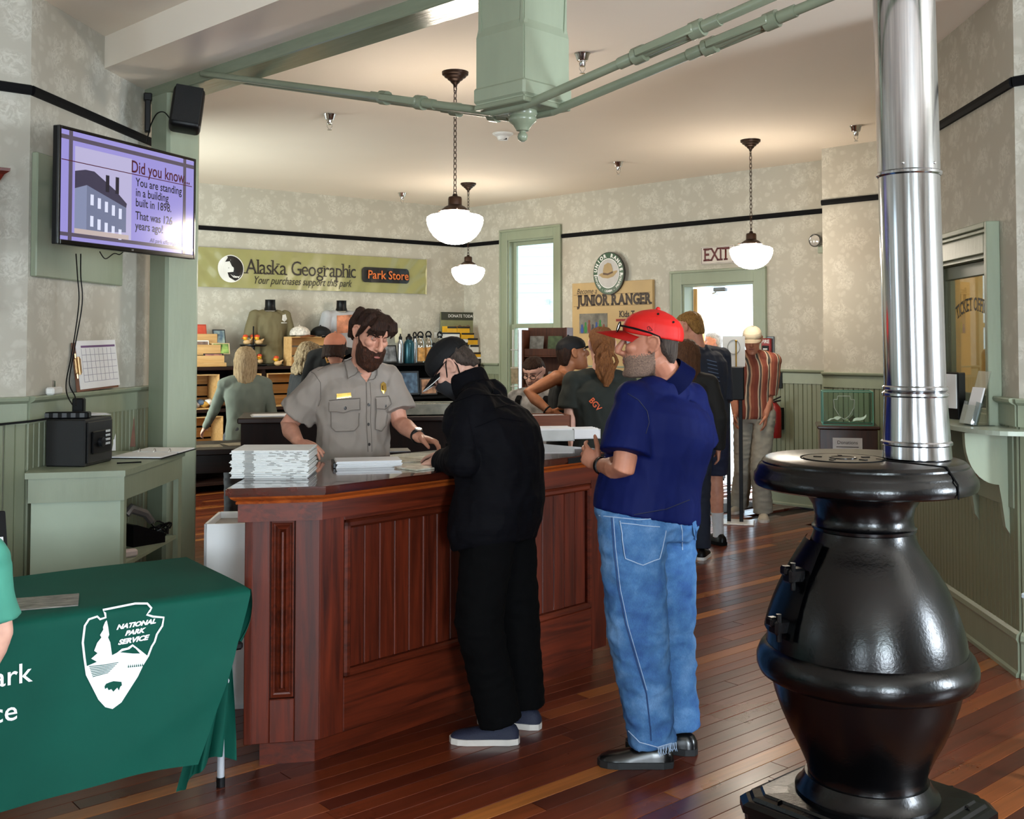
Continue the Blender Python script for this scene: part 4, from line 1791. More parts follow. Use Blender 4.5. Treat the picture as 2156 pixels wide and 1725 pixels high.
bandm = emis('screen_band', '#6d6276', .45)
for k, r_ in enumerate((srect(.0, 1, .045, .085), srect(.0, 1, .93, .965), srect(.05, .075, 0, 1), srect(.905, .93, 0, 1))):
 poly_part('slide_band', r_, bandm, scr, Ypic - 0.0002 * k)
photo = poly_part('slide_photo', srect(.09, .49, .13, .93), emis('screen_photo_sky', '#b9b3d8', .75), scr, Ypic - .001)
poly_part('house_roof', [S(.09, .36), S(.16, .33), S(.22, .33), S(.37, .47), S(.455, .58), S(.45, .62), S(.17, .47), S(.09, .52)], emis('screen_roof', '#4a4560', .5), photo, Ypic - .0016)
poly_part('house_front', [S(.09, .52), S(.17, .47), S(.17, .90), S(.09, .93)], emis('screen_front', '#8d96b8', .65), photo, Ypic - .0016)
poly_part('house_side', [S(.17, .47), S(.45, .62), S(.45, .86), S(.17, .90)], emis('screen_side', '#7e86a6', .6), photo, Ypic - .0017)
for cx0 in (.30, .37):
 poly_part('chimney', srect(cx0, cx0 + .025, .34, .50), emis('screen_dark', '#2e2a3c', .4), photo, Ypic - .002)
for j in range(2):
 for i in range(5):
  x = .195 + .05 * i
  z = .53 + .022 * i + .2 * j
  poly_part('window', srect(x, x + .022, z + .02, z + .12), emis('screen_pane', '#d8dcf2', .8), photo, Ypic - .0024)
poly_part('ground', srect(.09, .47, .885, .93), emis('screen_ground', '#c9b8b4', .7), photo, Ypic - .0026)
dk = emis('screen_text', '#141026', .25)
rd = emis('screen_title', '#5a1030', .5)
x_, z_ = S(.71, .215)
text('Did you know...', 0.092, rd, scr, (x_ + .012, Ypic - .0032, z_ + .004), bold=.0012, sx=.84)
poly_part('title_rule', [S(.0, .272), S(.0, .28), S(.98, .28), S(.98, .272)], rd, scr, Ypic - .003)
lines = ['You are standing', 'in a building', 'built in 1898.', 'That was 126', 'years ago!']
for i, l in enumerate(lines):
 zz = (.35, .45, .55, .68, .78)[i]
 x_, z_ = S(.53, zz)
 text(l, 0.063, dk, scr, (x_ - .01, Ypic - .001, z_), align='LEFT', sx=.90, bold=.0007)
x_, z_ = S(.80, .905)
text('All park offerings are free!', 0.032, dk, scr, (x_, Ypic - .001, z_), shear=.2)
text('LG', 0.012, M('grey_print2', '#aaaaaa', .4), tv, (TW / 2, -.0085, fw * .7))
# arm and cables
mount = thing('television_mount', 'black folding wall bracket behind the television', 'bracket', W_TV.pt(bo_s0 + .28, (tvz0 + tvz1) / 2, .035), W_TV.ang)
loc0 = mount.location
R_ = Matrix.Rotation(-W_TV.ang, 3, 'Z')
tgt = R_ @ (V((tl.x, tl.y, (tvz0 + tvz1) / 2)) + td_.normalized() * TW * .28 + V((-td_.y, td_.x, 0)).normalized() * .07 - V(loc0))
bm = bmn()
bx(bm, -.11, .03, -.03, 0, -.17, .17, .004)
obj('wall_plate', bm, BLACK, mount)
bm = bmn()
for z in (-.08, .08):
 tube(bm, [(0, -.03, z), tgt + V((0, 0, z))], .018, 6)
obj('arm', bm, BLACK, mount)


def cable(name, label, pts, r=.004, mat=BLACK, n=6):
 """smooth cord through points"""
 pts = [V(p) for p in pts]
 out = []
 for i in range(len(pts) - 1):
  p0, p1, p2, p3 = pts[max(i - 1, 0)], pts[i], pts[i + 1], pts[min(i + 2, len(pts) - 1)]
  for k in range(n):
   t = k / n
   out.append(0.5 * ((2 * p1) + (p2 - p0) * t + (2 * p0 - 5 * p1 + 4 * p2 - p3) * t * t + (3 * p1 - p0 - 3 * p2 + p3) * t ** 3))
 out.append(pts[-1])
 bm = bmn()
 base = out[0]
 tube(bm, [o - base for o in out], r, 6)
 return tag(obj(name, bm, mat, None, base, smooth=True), label, 'cable')


DESKZ = 1.0
yc = 5.75
cable('power_cable', 'black television power cord hanging down the wallpaper, hindmost of the pair', [P(160, 535, 5.6), P(163, 580, 5.68), P(166, 640, 5.7), P(152, 740, 5.7), P(140, 800, 5.66), P(141, 830, 5.62), P(152, 852, 5.6)], .0035)
cable('power_cable', 'black television signal cord hanging down the wallpaper, foremost of the pair', [P(170, 535, 5.6), P(170, 580, 5.66), P(173, 640, 5.68), P(156, 740, 5.68), P(146, 805, 5.64), P(158, 835, 5.6), P(160, 856, 5.58)], .0035)
cable('screen_cord', 'thin black cord looping under the television edge', [P(210, 530, 5.55), P(222, 545, 5.6), P(240, 534, 5.7), P(252, 536, 5.72), P(262, 528, 5.78)], .003)
# ------------------------------------------------------------------ loudspeaker on the post
spk_p = P(394, 228, 6.40)
spk = thing('loudspeaker', 'small black loudspeaker tilted on the green post', 'loudspeaker', spk_p, rad(18))
tilt = Matrix.Rotation(rad(-12), 4, 'X') @ Matrix.Rotation(rad(7), 4, 'Y')
bm = bmn()
box(bm, (0, .03, 0), (.185, .14, .27), .03, seg=3)
bmesh.ops.transform(bm, matrix=tilt, verts=bm.verts[:])
obj('cabinet', bm, BLACK, spk, smooth=True, ang=45)
bm = bmn()
box(bm, (0, -.043, .01), (.16, .012, .235), .004)
bmesh.ops.transform(bm, matrix=tilt, verts=bm.verts[:])
gr = obj('grille', bm, M('black_perforated_grille', '#070708', .6, bump=.5, bscale=400), spk)
text('JBL', .022, M('speaker_badge_print', '#e8e0d8', .5), gr, (0.005, -.062, -.075), bold=.0006, rot=tilt)
bm = bmn()
tube(bm, [(-.02, .09, 0), (-.04, .16, -.02)], .018, 8)
box(bm, (-.045, .165, -.02), (.07, .015, .12), .003)
obj('bracket', bm, BLACK, spk)
cable('speaker_cable', 'black speaker cord curling from the loudspeaker round the post', [P(358, 250, 6.40), P(345, 236, 6.44), P(330, 240, 6.46), P(318, 262, 6.50), P(312, 285, 6.55), P(309, 300, 6.6)], .004)
cb = P(311, 245, 6.55)
bm = bmn()
box(bm, (0, 0, 0), (.035, .06, .20), .006)
box(bm, (0.0, 0.01, .12), (.05, .05, .05), .006)
tag(obj('cable_box', bm, BLACK, None, cb, rad(20)), 'narrow black junction box on the wall behind the loudspeaker', 'junction box')

# ------------------------------------------------------------------ built-in green desk
D1, D2, D3 = PZ(52, 997, DESKZ), PZ(264, 991, DESKZ), PZ(390, 950, DESKZ)
desk2 = thing('built_in_desk', 'sage green built-in corner desk with open cubby under the television', 'desk', (D2.x, D2.y, 0), 0)
d1, d3 = V((D1.x - D2.x, D1.y - D2.y)), V((D3.x - D2.x, D3.y - D2.y))
wl = W_TV.n * 0.016
far = V((W_TV.pt(W_TV.L - .32, 0, .016).x - D2.x, W_TV.pt(W_TV.L - .32, 0, .016).y - D2.y))
near = V((W_TV.pt(0.02, 0, .016).x - D2.x, W_TV.pt(0.02, 0, .016).y - D2.y))
near = near + V((0.0, -0.0))
topp = [(d1.x, d1.y), (0, 0), (d3.x, d3.y), (far.x, d3.y), (near.x, near.y)]
bm = bmn()
prism(bm, topp, DESKZ - .03, DESKZ, plane='XY')
obj('desk_top', bm, GREEN, desk2)
cxp, cyp = .025, .03
bm = bmn()
prism(bm, [(d1.x + .02, d1.y + .03), (-.01, .02), (-.01, .045), (d1.x + .02, d1.y + .055)], 0, DESKZ - .03, plane='XY')
obj('front_panel', bm, M('sage_panel_paint', '#a3b09b', .4, var=.03, bump=.05, bscale=20), desk2)
bm = bmn()
prism(bm, [(d1.x + .012, d1.y + .012), (-.006, .004), (-.006, .03), (d1.x + .012, d1.y + .04)], DESKZ - .15, DESKZ - .03, plane='XY')
obj('front_apron', bm, GREEN, desk2)
dd = d3.normalized()
nn = V((-dd.y, dd.x))
bm = bmn()
prism(bm, [(0 + nn.x * .008, .01), (d3.x + nn.x * .008, d3.y - .03), (d3.x + nn.x * .03, d3.y - .03), (nn.x * .03, .01)], DESKZ - .15, DESKZ - .03, plane='XY')
obj('side_apron', bm, GREEN, desk2)
for f0, f1 in ((.015, .05), (d3.length - .09, d3.length - .03)):
 bm = bmn()
 a_, b_ = dd * f0 + nn * .01, dd * f1 + nn * .01
 prism(bm, [(a_.x, a_.y), (b_.x, b_.y), (b_.x + nn.x * .03, b_.y + nn.y * .03), (a_.x + nn.x * .03, a_.y + nn.y * .03)], 0, DESKZ - .03, plane='XY')
 obj('upright', bm, GREEN, desk2)
bm = bmn()
a_, b_ = dd * .05 + nn * .02, dd * (d3.length - .06) + nn * .02
prism(bm, [(a_.x, a_.y), (b_.x, b_.y), (b_.x + nn.x * .34, b_.y), (a_.x + nn.x * .34, a_.y)], .50, .52, plane='XY')
obj('shelf', bm, GREEN, desk2)


def on_desk(u, v, z=DESKZ):
 return PZ(u, v, z)


# safe
q = on_desk(178, 984)
safe = thing('desk_safe', 'small black steel safe with keypad on the green desk', 'safe', (q.x, q.y, DESKZ), W_TV.ang - rad(90))
# local: X to the right of the room, Y towards the back of the photo
bm = bmn()
bx(bm, -.215, 0, 0, .30, 0, .245, .006)
obj('body', bm, M('black_powder_coat', '#0d0e10', .45, bump=.1, bscale=300), safe)
bm = bmn()
bx(bm, 0, .01, .015, .285, .015, .23, .003)
dr = obj('door', bm, M('black_powder_coat2', '#131416', .4), safe)
bm = bmn()
bx(bm, .01, .02, .05, .25, .06, .18, .006)
obj('control_panel', bm, BLACK, dr)
bm = bmn()
lathe(bm, [(.026, 0), (.026, .018), (0, .02)], 18, (.02, .13, .12), 0, Matrix.Rotation(rad(90), 4, 'Y'))
obj('knob', bm, M('dark_knob', '#1a1b1e', .3), dr, smooth=True, ang=40)
KEYM = M('key_print', '#c9ccd0', .5)
for i in range(3):
 for j in range(4):
  bm = bmn()
  bx(bm, .02, .024, .185 + .018 * i, .198 + .018 * i, .165 - .022 * j, .178 - .022 * j, .002)
  obj('key', bm, KEYM, dr)
# papers and charger bits on the safe
q2 = on_desk(150, 868, DESKZ + .245)
t = thing('power_strip', 'black power strip with plugs lying on top of the safe', 'power strip', V((q.x - .16, q.y + .10, DESKZ + .245)), .12)
bm = bmn()
bx(bm, -.10, .14, -.03, .03, 0, .035, .006)
obj('body', bm, BLACK, t)
for i in range(5):
 bm = bmn()
 bx(bm, -.085 + .045 * i, -.06 + .045 * i, -.032, -.030, .006, .03, .001)
 obj('socket', bm, M('socket_grey', '#4d4f52', .5), t)
q3 = V((q.x - .13, q.y + .24, DESKZ + .245))
bm = bmn()
box(bm, (0, 0, .05), (.06, .05, .10), .006)
tag(obj('power_adapter', bm, BLACK, None, q3, .1), 'upright black power adapter on the safe under the cords', 'power adapter')
bm = bmn()
for i in range(3):
 box(bm, (0.004 * i, .01 * i, .002 + .003 * i), (.20 - .02 * i, .12, .0015), 0, .1 * i)
tag(obj('paper_sheets', bm, PAPER, None, V((q.x - .09, q.y + .27, DESKZ + .250)), .9), 'loose white papers lying on the black safe', 'papers')
cable('extension_cable', 'black cord running along the wall from the left edge to the power strip', [P(-20, 896, 5.32), P(20, 892, 5.36), P(60, 888, 5.40), P(100, 882, 5.45)], .006)
# open binder
q = on_desk(318, 956)
t = thing('open_binder', 'open ring binder with white pages at the right end of the green desk', 'binder', (q.x + .02, q.y, DESKZ), W_TV.ang - rad(88))
bm = bmn()
bx(bm, -.15, .15, -.27, .27, 0, .005)
obj('cover', bm, BLACK, t)
for s, y in ((0, -.14), (1, .14)):
 bm = bmn()
 bx(bm, -.14, .14, y - .125, y + .125, .005, .012)
 obj('page', bm, PAPER, t)
for x in (-.09, 0, .09):
 bm = bmn()
 pts = [(x, .016 * math.cos(a_), .012 + .018 * math.sin(a_)) for a_ in [math.pi * k / 8 for k in range(9)]]
 tube(bm, pts, .002, 5)
 obj('ring', bm, CHROME, t)
bm = bmn()
tube(bm, [(0, 0, 0.006), (.12, .03, .006)], .004, 6)
tag(obj('pen', bm, BLACK, None, on_desk(246, 978), .2), 'black pen lying beside the binder on the green desk', 'pen')
# clipboards
BRN = M('brown_hardboard', '#6b3f28', .55, var=.15, vscale=25)


def clipboard(label, p, rz, tiltm, w_, h_, paper=True, clip_side=False):
 t = thing('clipboard', label, 'clipboard', p, rz)
 tm = tiltm
 bm = bmn()
 bx(bm, 0, w_, 0, .004, 0, h_, .001)
 bmesh.ops.transform(bm, matrix=tm, verts=bm.verts[:])
 obj('board', bm, BRN, t)
 return t, tm


cz = CHAIRZ + .001
s_, z_ = W_TV.hit(157, 830, .03)
lean = Matrix.Rotation(rad(-7), 4, 'X')
t, tm = clipboard('brown clipboard with a printed calendar sheet leaning on the chair rail', W_TV.pt(s_, cz, .045), W_TV.ang, lean @ Matrix.Rotation(rad(-1), 4, 'Y'), .50, .275)
bm = bmn()
bx(bm, .035, .515, -.003, -.001, .012, .285)
bmesh.ops.transform(bm, matrix=tm, verts=bm.verts[:])
pg = obj('calendar_page', bm, PAPER, t)
PUR = M('purple_print', '#6b4a78', .6)
GRY = M('grey_print3', '#a7a4b4', .7)
bm = bmn()
bx(bm, .09, .50, -.0042, -.0032, .245, .257)
bmesh.ops.transform(bm, matrix=tm, verts=bm.verts[:])
obj('month_bar', bm, PUR, pg)
for i in range(5):
 bm = bmn()
 bx(bm, .09, .50, -.0042, -.0032, .05 + .038 * i, .053 + .038 * i)
 for j in range(8):
  bx(bm, .09 + .0505 * j, .0915 + .0505 * j, -.0042, -.0032, .05, .24)
 bmesh.ops.transform(bm, matrix=tm, verts=bm.verts[:])
 obj('ruled_line', bm, GRY, pg)
bm = bmn()
bx(bm, -.005, .06, -.014, 0.0, .10, .19, .006)
cyl(bm, (.02, -.018, .095), (.02, -.018, .195), .008, seg=8)
cyl(bm, (.012, -.006, .075), (.012, -.006, .215), .006, seg=6)
bmesh.ops.transform(bm, matrix=tm, verts=bm.verts[:])
obj('clip', bm, M('worn_brass_clip', '#a98a62', .3, .8), t)
q = on_desk(238, 945)
t, tm = clipboard('brown clipboard with binder clips leaning on the wall behind the safe', V((q.x - .10, q.y + .02, DESKZ)), W_TV.ang - rad(55), Matrix.Rotation(rad(-14), 4, 'X'), .22, .27)
for i, (x, z) in enumerate(((.05, .235), (.15, .235), (.06, .19), (.15, .175), (.10, .11), (.14, .05))):
 bm = bmn()
 bx(bm, x - .02, x + .02, -.012, 0, z - .012, z + .012, .003)
 bmesh.ops.transform(bm, matrix=tm, verts=bm.verts[:])
 obj('binder_clip', bm, BLACK if i % 2 else PAPER, t)
bm = bmn()
bx(bm, -.06, .06, -.001, 0, 0, .19)
bmesh.ops.transform(bm, matrix=Matrix.Rotation(rad(-22), 4, 'X'), verts=bm.verts[:])
tag(obj('paper_sheet', bm, PAPER, None, on_desk(232, 950) + V((-.03, .0, 0)), W_TV.ang - rad(60)), 'white sheet propped upright between the safe and the binder', 'paper')
# white charger on the chair rail
s_, _ = W_TV.hit(110, 832, .02)
t = thing('white_charger', 'white plug-in charger lying on the chair rail', 'charger', W_TV.pt(s_, CHAIRZ, .03), W_TV.ang + .2)
bm = bmn()
box(bm, (0, 0, .02), (.15, .045, .04), .008)
obj('body', bm, WHITE, t)
bm = bmn()
bx(bm, -.02, -.01, -.004, .004, .04, .075)
bx(bm, .0, .01, -.004, .004, .04, .07)
obj('prongs', bm, CHROME, t)
# cubby contents
cb_ = V((D2.x, D2.y, .52))


def cub(f, d):
 v = dd * f + nn * d
 return V((D2.x + v.x, D2.y + v.y, .5205))


t = thing('desk_phone', 'black and silver desk telephone handset in the green desk cubby', 'telephone', cub(.62, .14), .9)
bm = bmn()
prism(bm, [(-.10, 0), (.10, 0), (.10, .05), (-.08, .12), (-.10, .12)], -.09, .09, plane='XZ')
obj('base', bm, BLACK, t)
bm = bmn()
tube(bm, [(-.09, 0, .17), (-.06, 0, .20), (.03, 0, .16), (.07, 0, .11)], [.022, .028, .024, .02], 8)
obj('handset', bm, M('dark_silver', '#6f6a66', .35, .5), t, smooth=True)
bm = bmn()
for k in range(4):
 pts = [(.11 + .05 * math.cos(a_) + .01 * k, .05 * math.sin(a_), .02 + .05 * abs(math.sin(a_ + k)) + .01 * k) for a_ in [2 * math.pi * j / 14 for j in range(15)]]
 tube(bm, pts, .005, 5, caps=False)
obj('coiled_cord', bm, BLACK, t)
bm = bmn()
box(bm, (0, 0, .02), (.11, .05, .04), .01)
tag(obj('sponge_block', bm, M('pale_pink_foam', '#cfbdb8', .8), None, cub(.22, .07), .8), 'pale pink block on the cubby shelf beside the telephone', 'block')
bm = bmn()
bx(bm, -.05, .05, -.04, .04, 0, .07, .004)
tag(obj('small_carton', bm, M('navy_carton', '#1b2236', .5), None, cub(.18, .2), .7), 'small navy carton at the near end of the cubby shelf', 'carton')

# ------------------------------------------------------------------ dark red wooden cabinet at the left edge
s_, z_ = W_LF.hit(8, 365, .1)
t = thing('wall_cabinet', 'dark red wooden wall cabinet with moulded cornice at the picture\'s left edge', 'cabinet', W_LF.pt(s_ - .64, 0, 0), W_LF.ang)
RW = wood('red_cabinet_wood', '#3c0f0a', '#6a2214', .25, 2, .3)
zt_, zb_ = W_LF.hit(8, 372, .1)[1], W_LF.hit(4, 648, .1)[1]
bm = bmn()
bx(bm, 0, .60, -.12, 0, zb_, zt_, .004)
obj('case', bm, RW, t)
bm = bmn()
sweep_prof(bm, [(0, zt_ - .03), (.012, zt_ - .03), (.03, zt_ + .005), (.05, zt_ + .02), (.052, zt_ + .035), (0, zt_ + .035)], [(.6, 0), (.6, -.12), (0, -.12), (0, 0)][::-1])
bx(bm, 0, .6, -.12, 0, zt_, zt_ + .034)
obj('cornice', bm, RW, t)
bm = bmn()
bx(bm, .03, .57, -.126, -.12, zb_ + .05, zt_ - .05)
obj('glass_door', bm, ACRYL, t)
bm = bmn()
bx(bm, -.02, .62, -.14, 0, zb_ - .02, zb_ + .01, .006)
obj('bottom_moulding', bm, RW, t)
# ------------------------------------------------------------------ folding table with green cloth
TZ = 0.745
FRp, BRp, FLp = PZ(519, 1240, TZ), PZ(350, 1184, TZ), PZ(0, 1312, TZ)
ex = V((FRp.x - FLp.x, FRp.y - FLp.y, 0)).normalized()
TANG = math.atan2(ex.y, ex.x)
TDEP = 0.70
TLEN = 1.83
table = thing('folding_table', 'white folding table hidden under the green cloth', 'table', (FRp.x, FRp.y, 0), TANG)
bm = bmn()
bx(bm, -TLEN, -.012, .012, TDEP, TZ - .04, TZ - .004, .01)
obj('table_top', bm, M('grey_plastic', '#b9bbbd', .5), table)
LEGM = M('pale_grey_steel', '#b6bac2', .35, .3)
for x in (-.045, -TLEN + .16):
 for y in (.125, TDEP - .07):
  bm = bmn()
  cyl(bm, (x, y, .03), (x, y, TZ - .04), .0135, seg=12)
  lg = obj('leg', bm, LEGM, table, smooth=True, ang=40)
  bm = bmn()
  cyl(bm, (x, y, 0), (x, y, .035), .016, seg=12)
  obj('rubber_foot', bm, BLACK, lg)
 bm = bmn()
 cyl(bm, (x, .07, .4), (x, TDEP - .07, .4), .01, seg=8)
 obj('crossbar', bm, LEGM, table)


def fold(s, z):
 """how far the front of the cloth stands out (metres) at s along, height z"""
 h = max(0.0, (TZ - z) / TZ)
 f = 0.016 + 0.035 * h
 f += 0.012 * h * math.sin(s * 7.5 + 0.8) + 0.006 * h * math.sin(s * 17 + 2.0 + 3 * h)
 # diagonal drag folds towards the gathered right end
 d = (s + 0.35) * 0.5 - (z - 0.30)
 f += 0.010 * math.exp(-(d / .05) ** 2) * math.exp(-((s + .12) / .30) ** 2)
 d2 = (s + 0.30) * 0.42 - (z - 0.40)
 f += 0.007 * math.exp(-(d2 / .035) ** 2) * math.exp(-((s + .10) / .22) ** 2)
 return f


HEM = 0.165


def right_edge(z):
 t = (TZ - z) / (TZ - HEM)
 return 0.012 - 0.20 * t ** 1.15


CLOTHM = M('green_polyester_cloth', '#04493c', .75, var=.06, vscale=6, bump=.04, bscale=900, spec=.2)
CLOTHU = thing('tablecloth', 'dark green tablecloth with white arrowhead emblem and lettering', 'tablecloth', (FRp.x, FRp.y, 0), TANG)
bm = bmn()
ns, nh, nd = 90, 26, 12
cols = []
for i in range(ns + 1):
 t = i / ns
 row = []
 for k in range(nd + 1):                    # top sheet, back to front
  y = TDEP + .01 - (TDEP + .01) * k / nd
  s = .012 - (TLEN + .02) * t
  row.append(bm.verts.new((s, y - (.006 if k == nd else 0), TZ - (.004 if k == nd else 0) + .0015 * math.sin(9 * s + 7 * y))))
 for k in range(nh + 1):                    # front drop
  z = TZ - .018 - (TZ - .018 - HEM - .01 * math.sin(t * 9)) * k / nh
  re = right_edge(z)
  s = re - (TLEN + .02 + (re - .012)) * t
  row.append(bm.verts.new((s, -fold(s, z), z)))
 cols.append(row)
for a, b in zip(cols, cols[1:]):
 for k in range(len(a) - 1):
  bm.faces.new((a[k], b[k], b[k + 1], a[k + 1]))
sheet = obj('cloth_sheet', bm, CLOTHM, CLOTHU, smooth=True, ang=80)
# right end: gathered into a tie, tail hanging below
bm = bmn()
na, nz = 40, 18
KN = V((-.040, .045, 0.545))
g = []
for i in range(na + 1):
 t = i / na
 y = TDEP * .86 * t - .012
 col = []
 for k in range(nz + 1):
  f = k / nz
  top = V((.014, y, TZ - .002 - .006 * f))
  bot = KN + V((.004 + .012 * math.sin(t * 34), (t - .3) * .055, -.02 + .01 * t))
  e = f ** 1.25
  p = top.lerp(bot, e)
  p.x += .022 * math.sin(math.pi * f) + .010 * math.sin(t * 30) * f * (1 - .5 * f)
  p.z = TZ - .002 + (bot.z - TZ) * (f ** .9)
  col.append(bm.verts.new(p))
 g.append(col)
for a, b in zip(g, g[1:]):
 for k in range(nz):
  bm.faces.new((a[k], b[k], b[k + 1], a[k + 1]))
obj('side_drape', bm, CLOTHM, CLOTHU, smooth=True, ang=80)
bm = bmn()
g = []
na, nz = 48, 16
for i in range(na + 1):
 t = i / na
 col = []
 for k in range(nz + 1):
  f = k / nz
  e = f ** .75
  drop = .50 - .16 * t if t < .6 else .404 + .12 * (t - .6)
  x = KN.x + (-.185 + .245 * t) * e + .006 * math.sin(t * 30)
  y = KN.y + .02 + .016 * math.sin(t * 24 + 2 * f) * (.3 + f) + .05 * t * f
  z = KN.z - .01 - drop * f
  col.append(bm.verts.new((x, y, z)))
 g.append(col)
for a, b in zip(g, g[1:]):
 for k in range(nz):
  bm.faces.new((a[k], b[k], b[k + 1], a[k + 1]))
obj('hanging_tail', bm, CLOTHM, CLOTHU, smooth=True, ang=80)
bm = bmn()
box(bm, KN + V((.01, 0, -.008)), (.05, .07, .03), .008)
obj('black_tie', bm, BLACK, CLOTHU)

# print on the cloth: drawn in cloth coordinates, then laid on the folds
PRINT = M('white_cloth_print', '#eef2f4', .6, var=.01)
rotT = Matrix.Rotation(-TANG, 3, 'Z')


def cl(zx, zy):
 """photo point (in the 0..1431 reading of the lower left corner) -> (s, z) on the cloth front"""
 u, v = zx * .39133, 1050 + zy * .39133
 r = rotT @ ray(u, v)
 o = rotT @ (V((0, 0, CAMZ)) - V((FRp.x, FRp.y, 0)))
 t = (-.035 - o.y) / r.y
 h = o + r * t
 return (h.x, h.z)


def lay(bm, lift=.003):
 for v in bm.verts:
  v.co.y = -fold(v.co.x, v.co.z) - lift


def print_poly(name, zpts, mat, parent, lift=.003, cuts=3):
 bm = bmn()
 f = bm.faces.new([bm.verts.new((p[0], 0, p[1])) for p in [cl(*q) for q in zpts]])
 bmesh.ops.triangulate(bm, faces=bm.faces[:])
 bmesh.ops.subdivide_edges(bm, edges=bm.edges[:], cuts=cuts, use_grid_fill=True)
 lay(bm, lift)
 return obj(name, bm, mat, parent)


outl = [(560, 605), (735, 570), (800, 570), (822, 595), (812, 612), (797, 630), (830, 640), (888, 645), (880, 690), (850, 735), (838, 775), (822, 800), (802, 850), (770, 900), (740, 960), (700, 1020), (650, 1095), (605, 1127), (570, 1118),
  (535, 1080), (500, 1010), (470, 950), (458, 860), (450, 780), (462, 690), (485, 655), (530, 640), (545, 655), (575, 645), (572, 622)]
pts2 = [V(cl(*q)) for q in outl]
bm = bmn()
inner, outer = [], []
n = len(pts2)
for i in range(n):
 a, b, c = pts2[i - 1], pts2[i], pts2[(i + 1) % n]
 d = (c - a).normalized()
 nr = V((-d.y, d.x))
 outer.append(b - nr * .0035)
 inner.append(b + nr * .0035)
vo = [bm.verts.new((p.x, 0, p.y)) for p in outer]
vi = [bm.verts.new((p.x, 0, p.y)) for p in inner]
for i in range(n):
 bm.faces.new((vo[i], vo[(i + 1) % n], vi[(i + 1) % n], vi[i]))
bmesh.ops.subdivide_edges(bm, edges=bm.edges[:], cuts=1)
lay(bm)
emb = obj('arrowhead_outline', bm, PRINT, sheet)
print_poly('arrowhead_ground', [(468, 906), (520, 884), (600, 850), (640, 830), (720, 838), (760, 838), (798, 852), (770, 900), (740, 960), (700, 1020), (650, 1095), (605, 1127), (570, 1118), (535, 1080), (500, 1010), (474, 950)], PRINT, sheet, .003)
print_poly('mountain_ridge', [(612, 850), (660, 812), (690, 806), (718, 788), (742, 806), (770, 828), (800, 852), (760, 840), (735, 812), (718, 800), (700, 815), (664, 824)], PRINT, sheet, .0032, 1)
tree = []
rngt = random.Random(5)
left, right = [], []
for k in range(11):
 yy = 668 + k * 21
 half = 8 + k * 5.2
 left.append((577 - 2.2 * k - half * (1.15 if k % 2 else .62), yy + (8 if k % 2 else 0)))
 right.append((580 - .6 * k + half * (.62 if k % 2 else .30), yy + (6 if k % 2 else 0)))
print_poly('tree', [(580, 660)] + right + [(585, 905), (560, 905)] + left[::-1], PRINT, sheet, .0034, 1)
for i in range(7):
 yy = 905 + i * 9
 print_poly('ground_line', [(482 + i * 3, yy), (560 - i * 5, yy - 8), (640 - i * 9, yy - 22), (640 - i * 9, yy - 19), (560 - i * 5, yy - 4), (482 + i * 3, yy + 4)], CLOTHM, sheet, .0045, 1)
for i in range(8):
 x = 690 + i * 11
 print_poly('tree_gap', [(x, 912 - i), (x + 4, 895 - i), (x + 8, 912 - i)], CLOTHM, sheet, .0046, 0)
print_poly('bison', [(563, 1012), (572, 998), (592, 990), (612, 984), (635, 986), (655, 988), (657, 1006), (648, 1014), (640, 1034), (632, 1018), (610, 1040), (600, 1026), (585, 1032), (578, 1018), (566, 1026)], CLOTHM, sheet, .0048, 1)
for i, (body, zx, zy, hgt) in enumerate((('NATIONAL', 738, 682, 30), ('PARK', 728, 723, 30), ('SERVICE', 720, 766, 32))):
 p = cl(zx, zy)
 sc_ = (cl(zx, zy - hgt)[1] - p[1])
 me = text_mesh(body, sc_ * 1.12, .0012, .35)
 bmx = bmn()
 bmx.from_mesh(me)
 for v in bmx.verts:
  x, z = v.co.x * 1.22, v.co.z
  v.co.x = p[0] + x * math.cos(.0) - z * 0
  v.co.z = p[1] + z + x * .015
 lay(bmx, .0036)
 obj('lettering', bmx, PRINT, sheet, nrm=False)
for body, zx, zy in (('Park', 172, 940), ('Service', 96, 1140)):
 p = cl(zx, zy)
 me = text_mesh(body, .088, .0006, 0, 'RIGHT')
 bmx = bmn()
 bmx.from_mesh(me)
 for v in bmx.verts:
  v.co.x += p[0]
  v.co.z += p[1]
 lay(bmx, .0036)
 obj('lettering', bmx, PRINT, sheet, nrm=False)

# things on the table
def tloc(u, v, z=TZ + .002):
 return PZ(u, v, z)


q = tloc(80, 1272)
bm = bmn()
bx(bm, -.16, .13, -.08, .10, 0, .004)
fl_ = obj('map_leaflet', bm, M('grey_map_leaflet', '#77736c', .25, var=.55, vscale=14, stretch=(1, 4, 1)), None, q, TANG - .25)
tag(fl_, 'glossy grey map leaflet lying on the green tablecloth', 'leaflet')
q = tloc(22, 1226)
t = thing('table_sign', 'black-framed white sign leaning back at the left end of the green table', 'sign', q, TANG + rad(25))
tm = Matrix.Rotation(rad(-16), 4, 'X') @ Matrix.Rotation(rad(6), 4, 'Y')
bm = bmn()
bx(bm, -.26, 0, 0, .015, 0, .27, .004)
bmesh.ops.transform(bm, matrix=tm, verts=bm.verts[:])
obj('frame', bm, BLACK, t)
bm = bmn()
bx(bm, -.245, -.02, -.003, 0, .012, .17)
bmesh.ops.transform(bm, matrix=tm, verts=bm.verts[:])
obj('page', bm, PAPER, t)
bm = bmn()
tube(bm, [(-.13, .02, .2), (-.13, .14, .0)], .005, 6)
obj('prop', bm, BLACK, t)
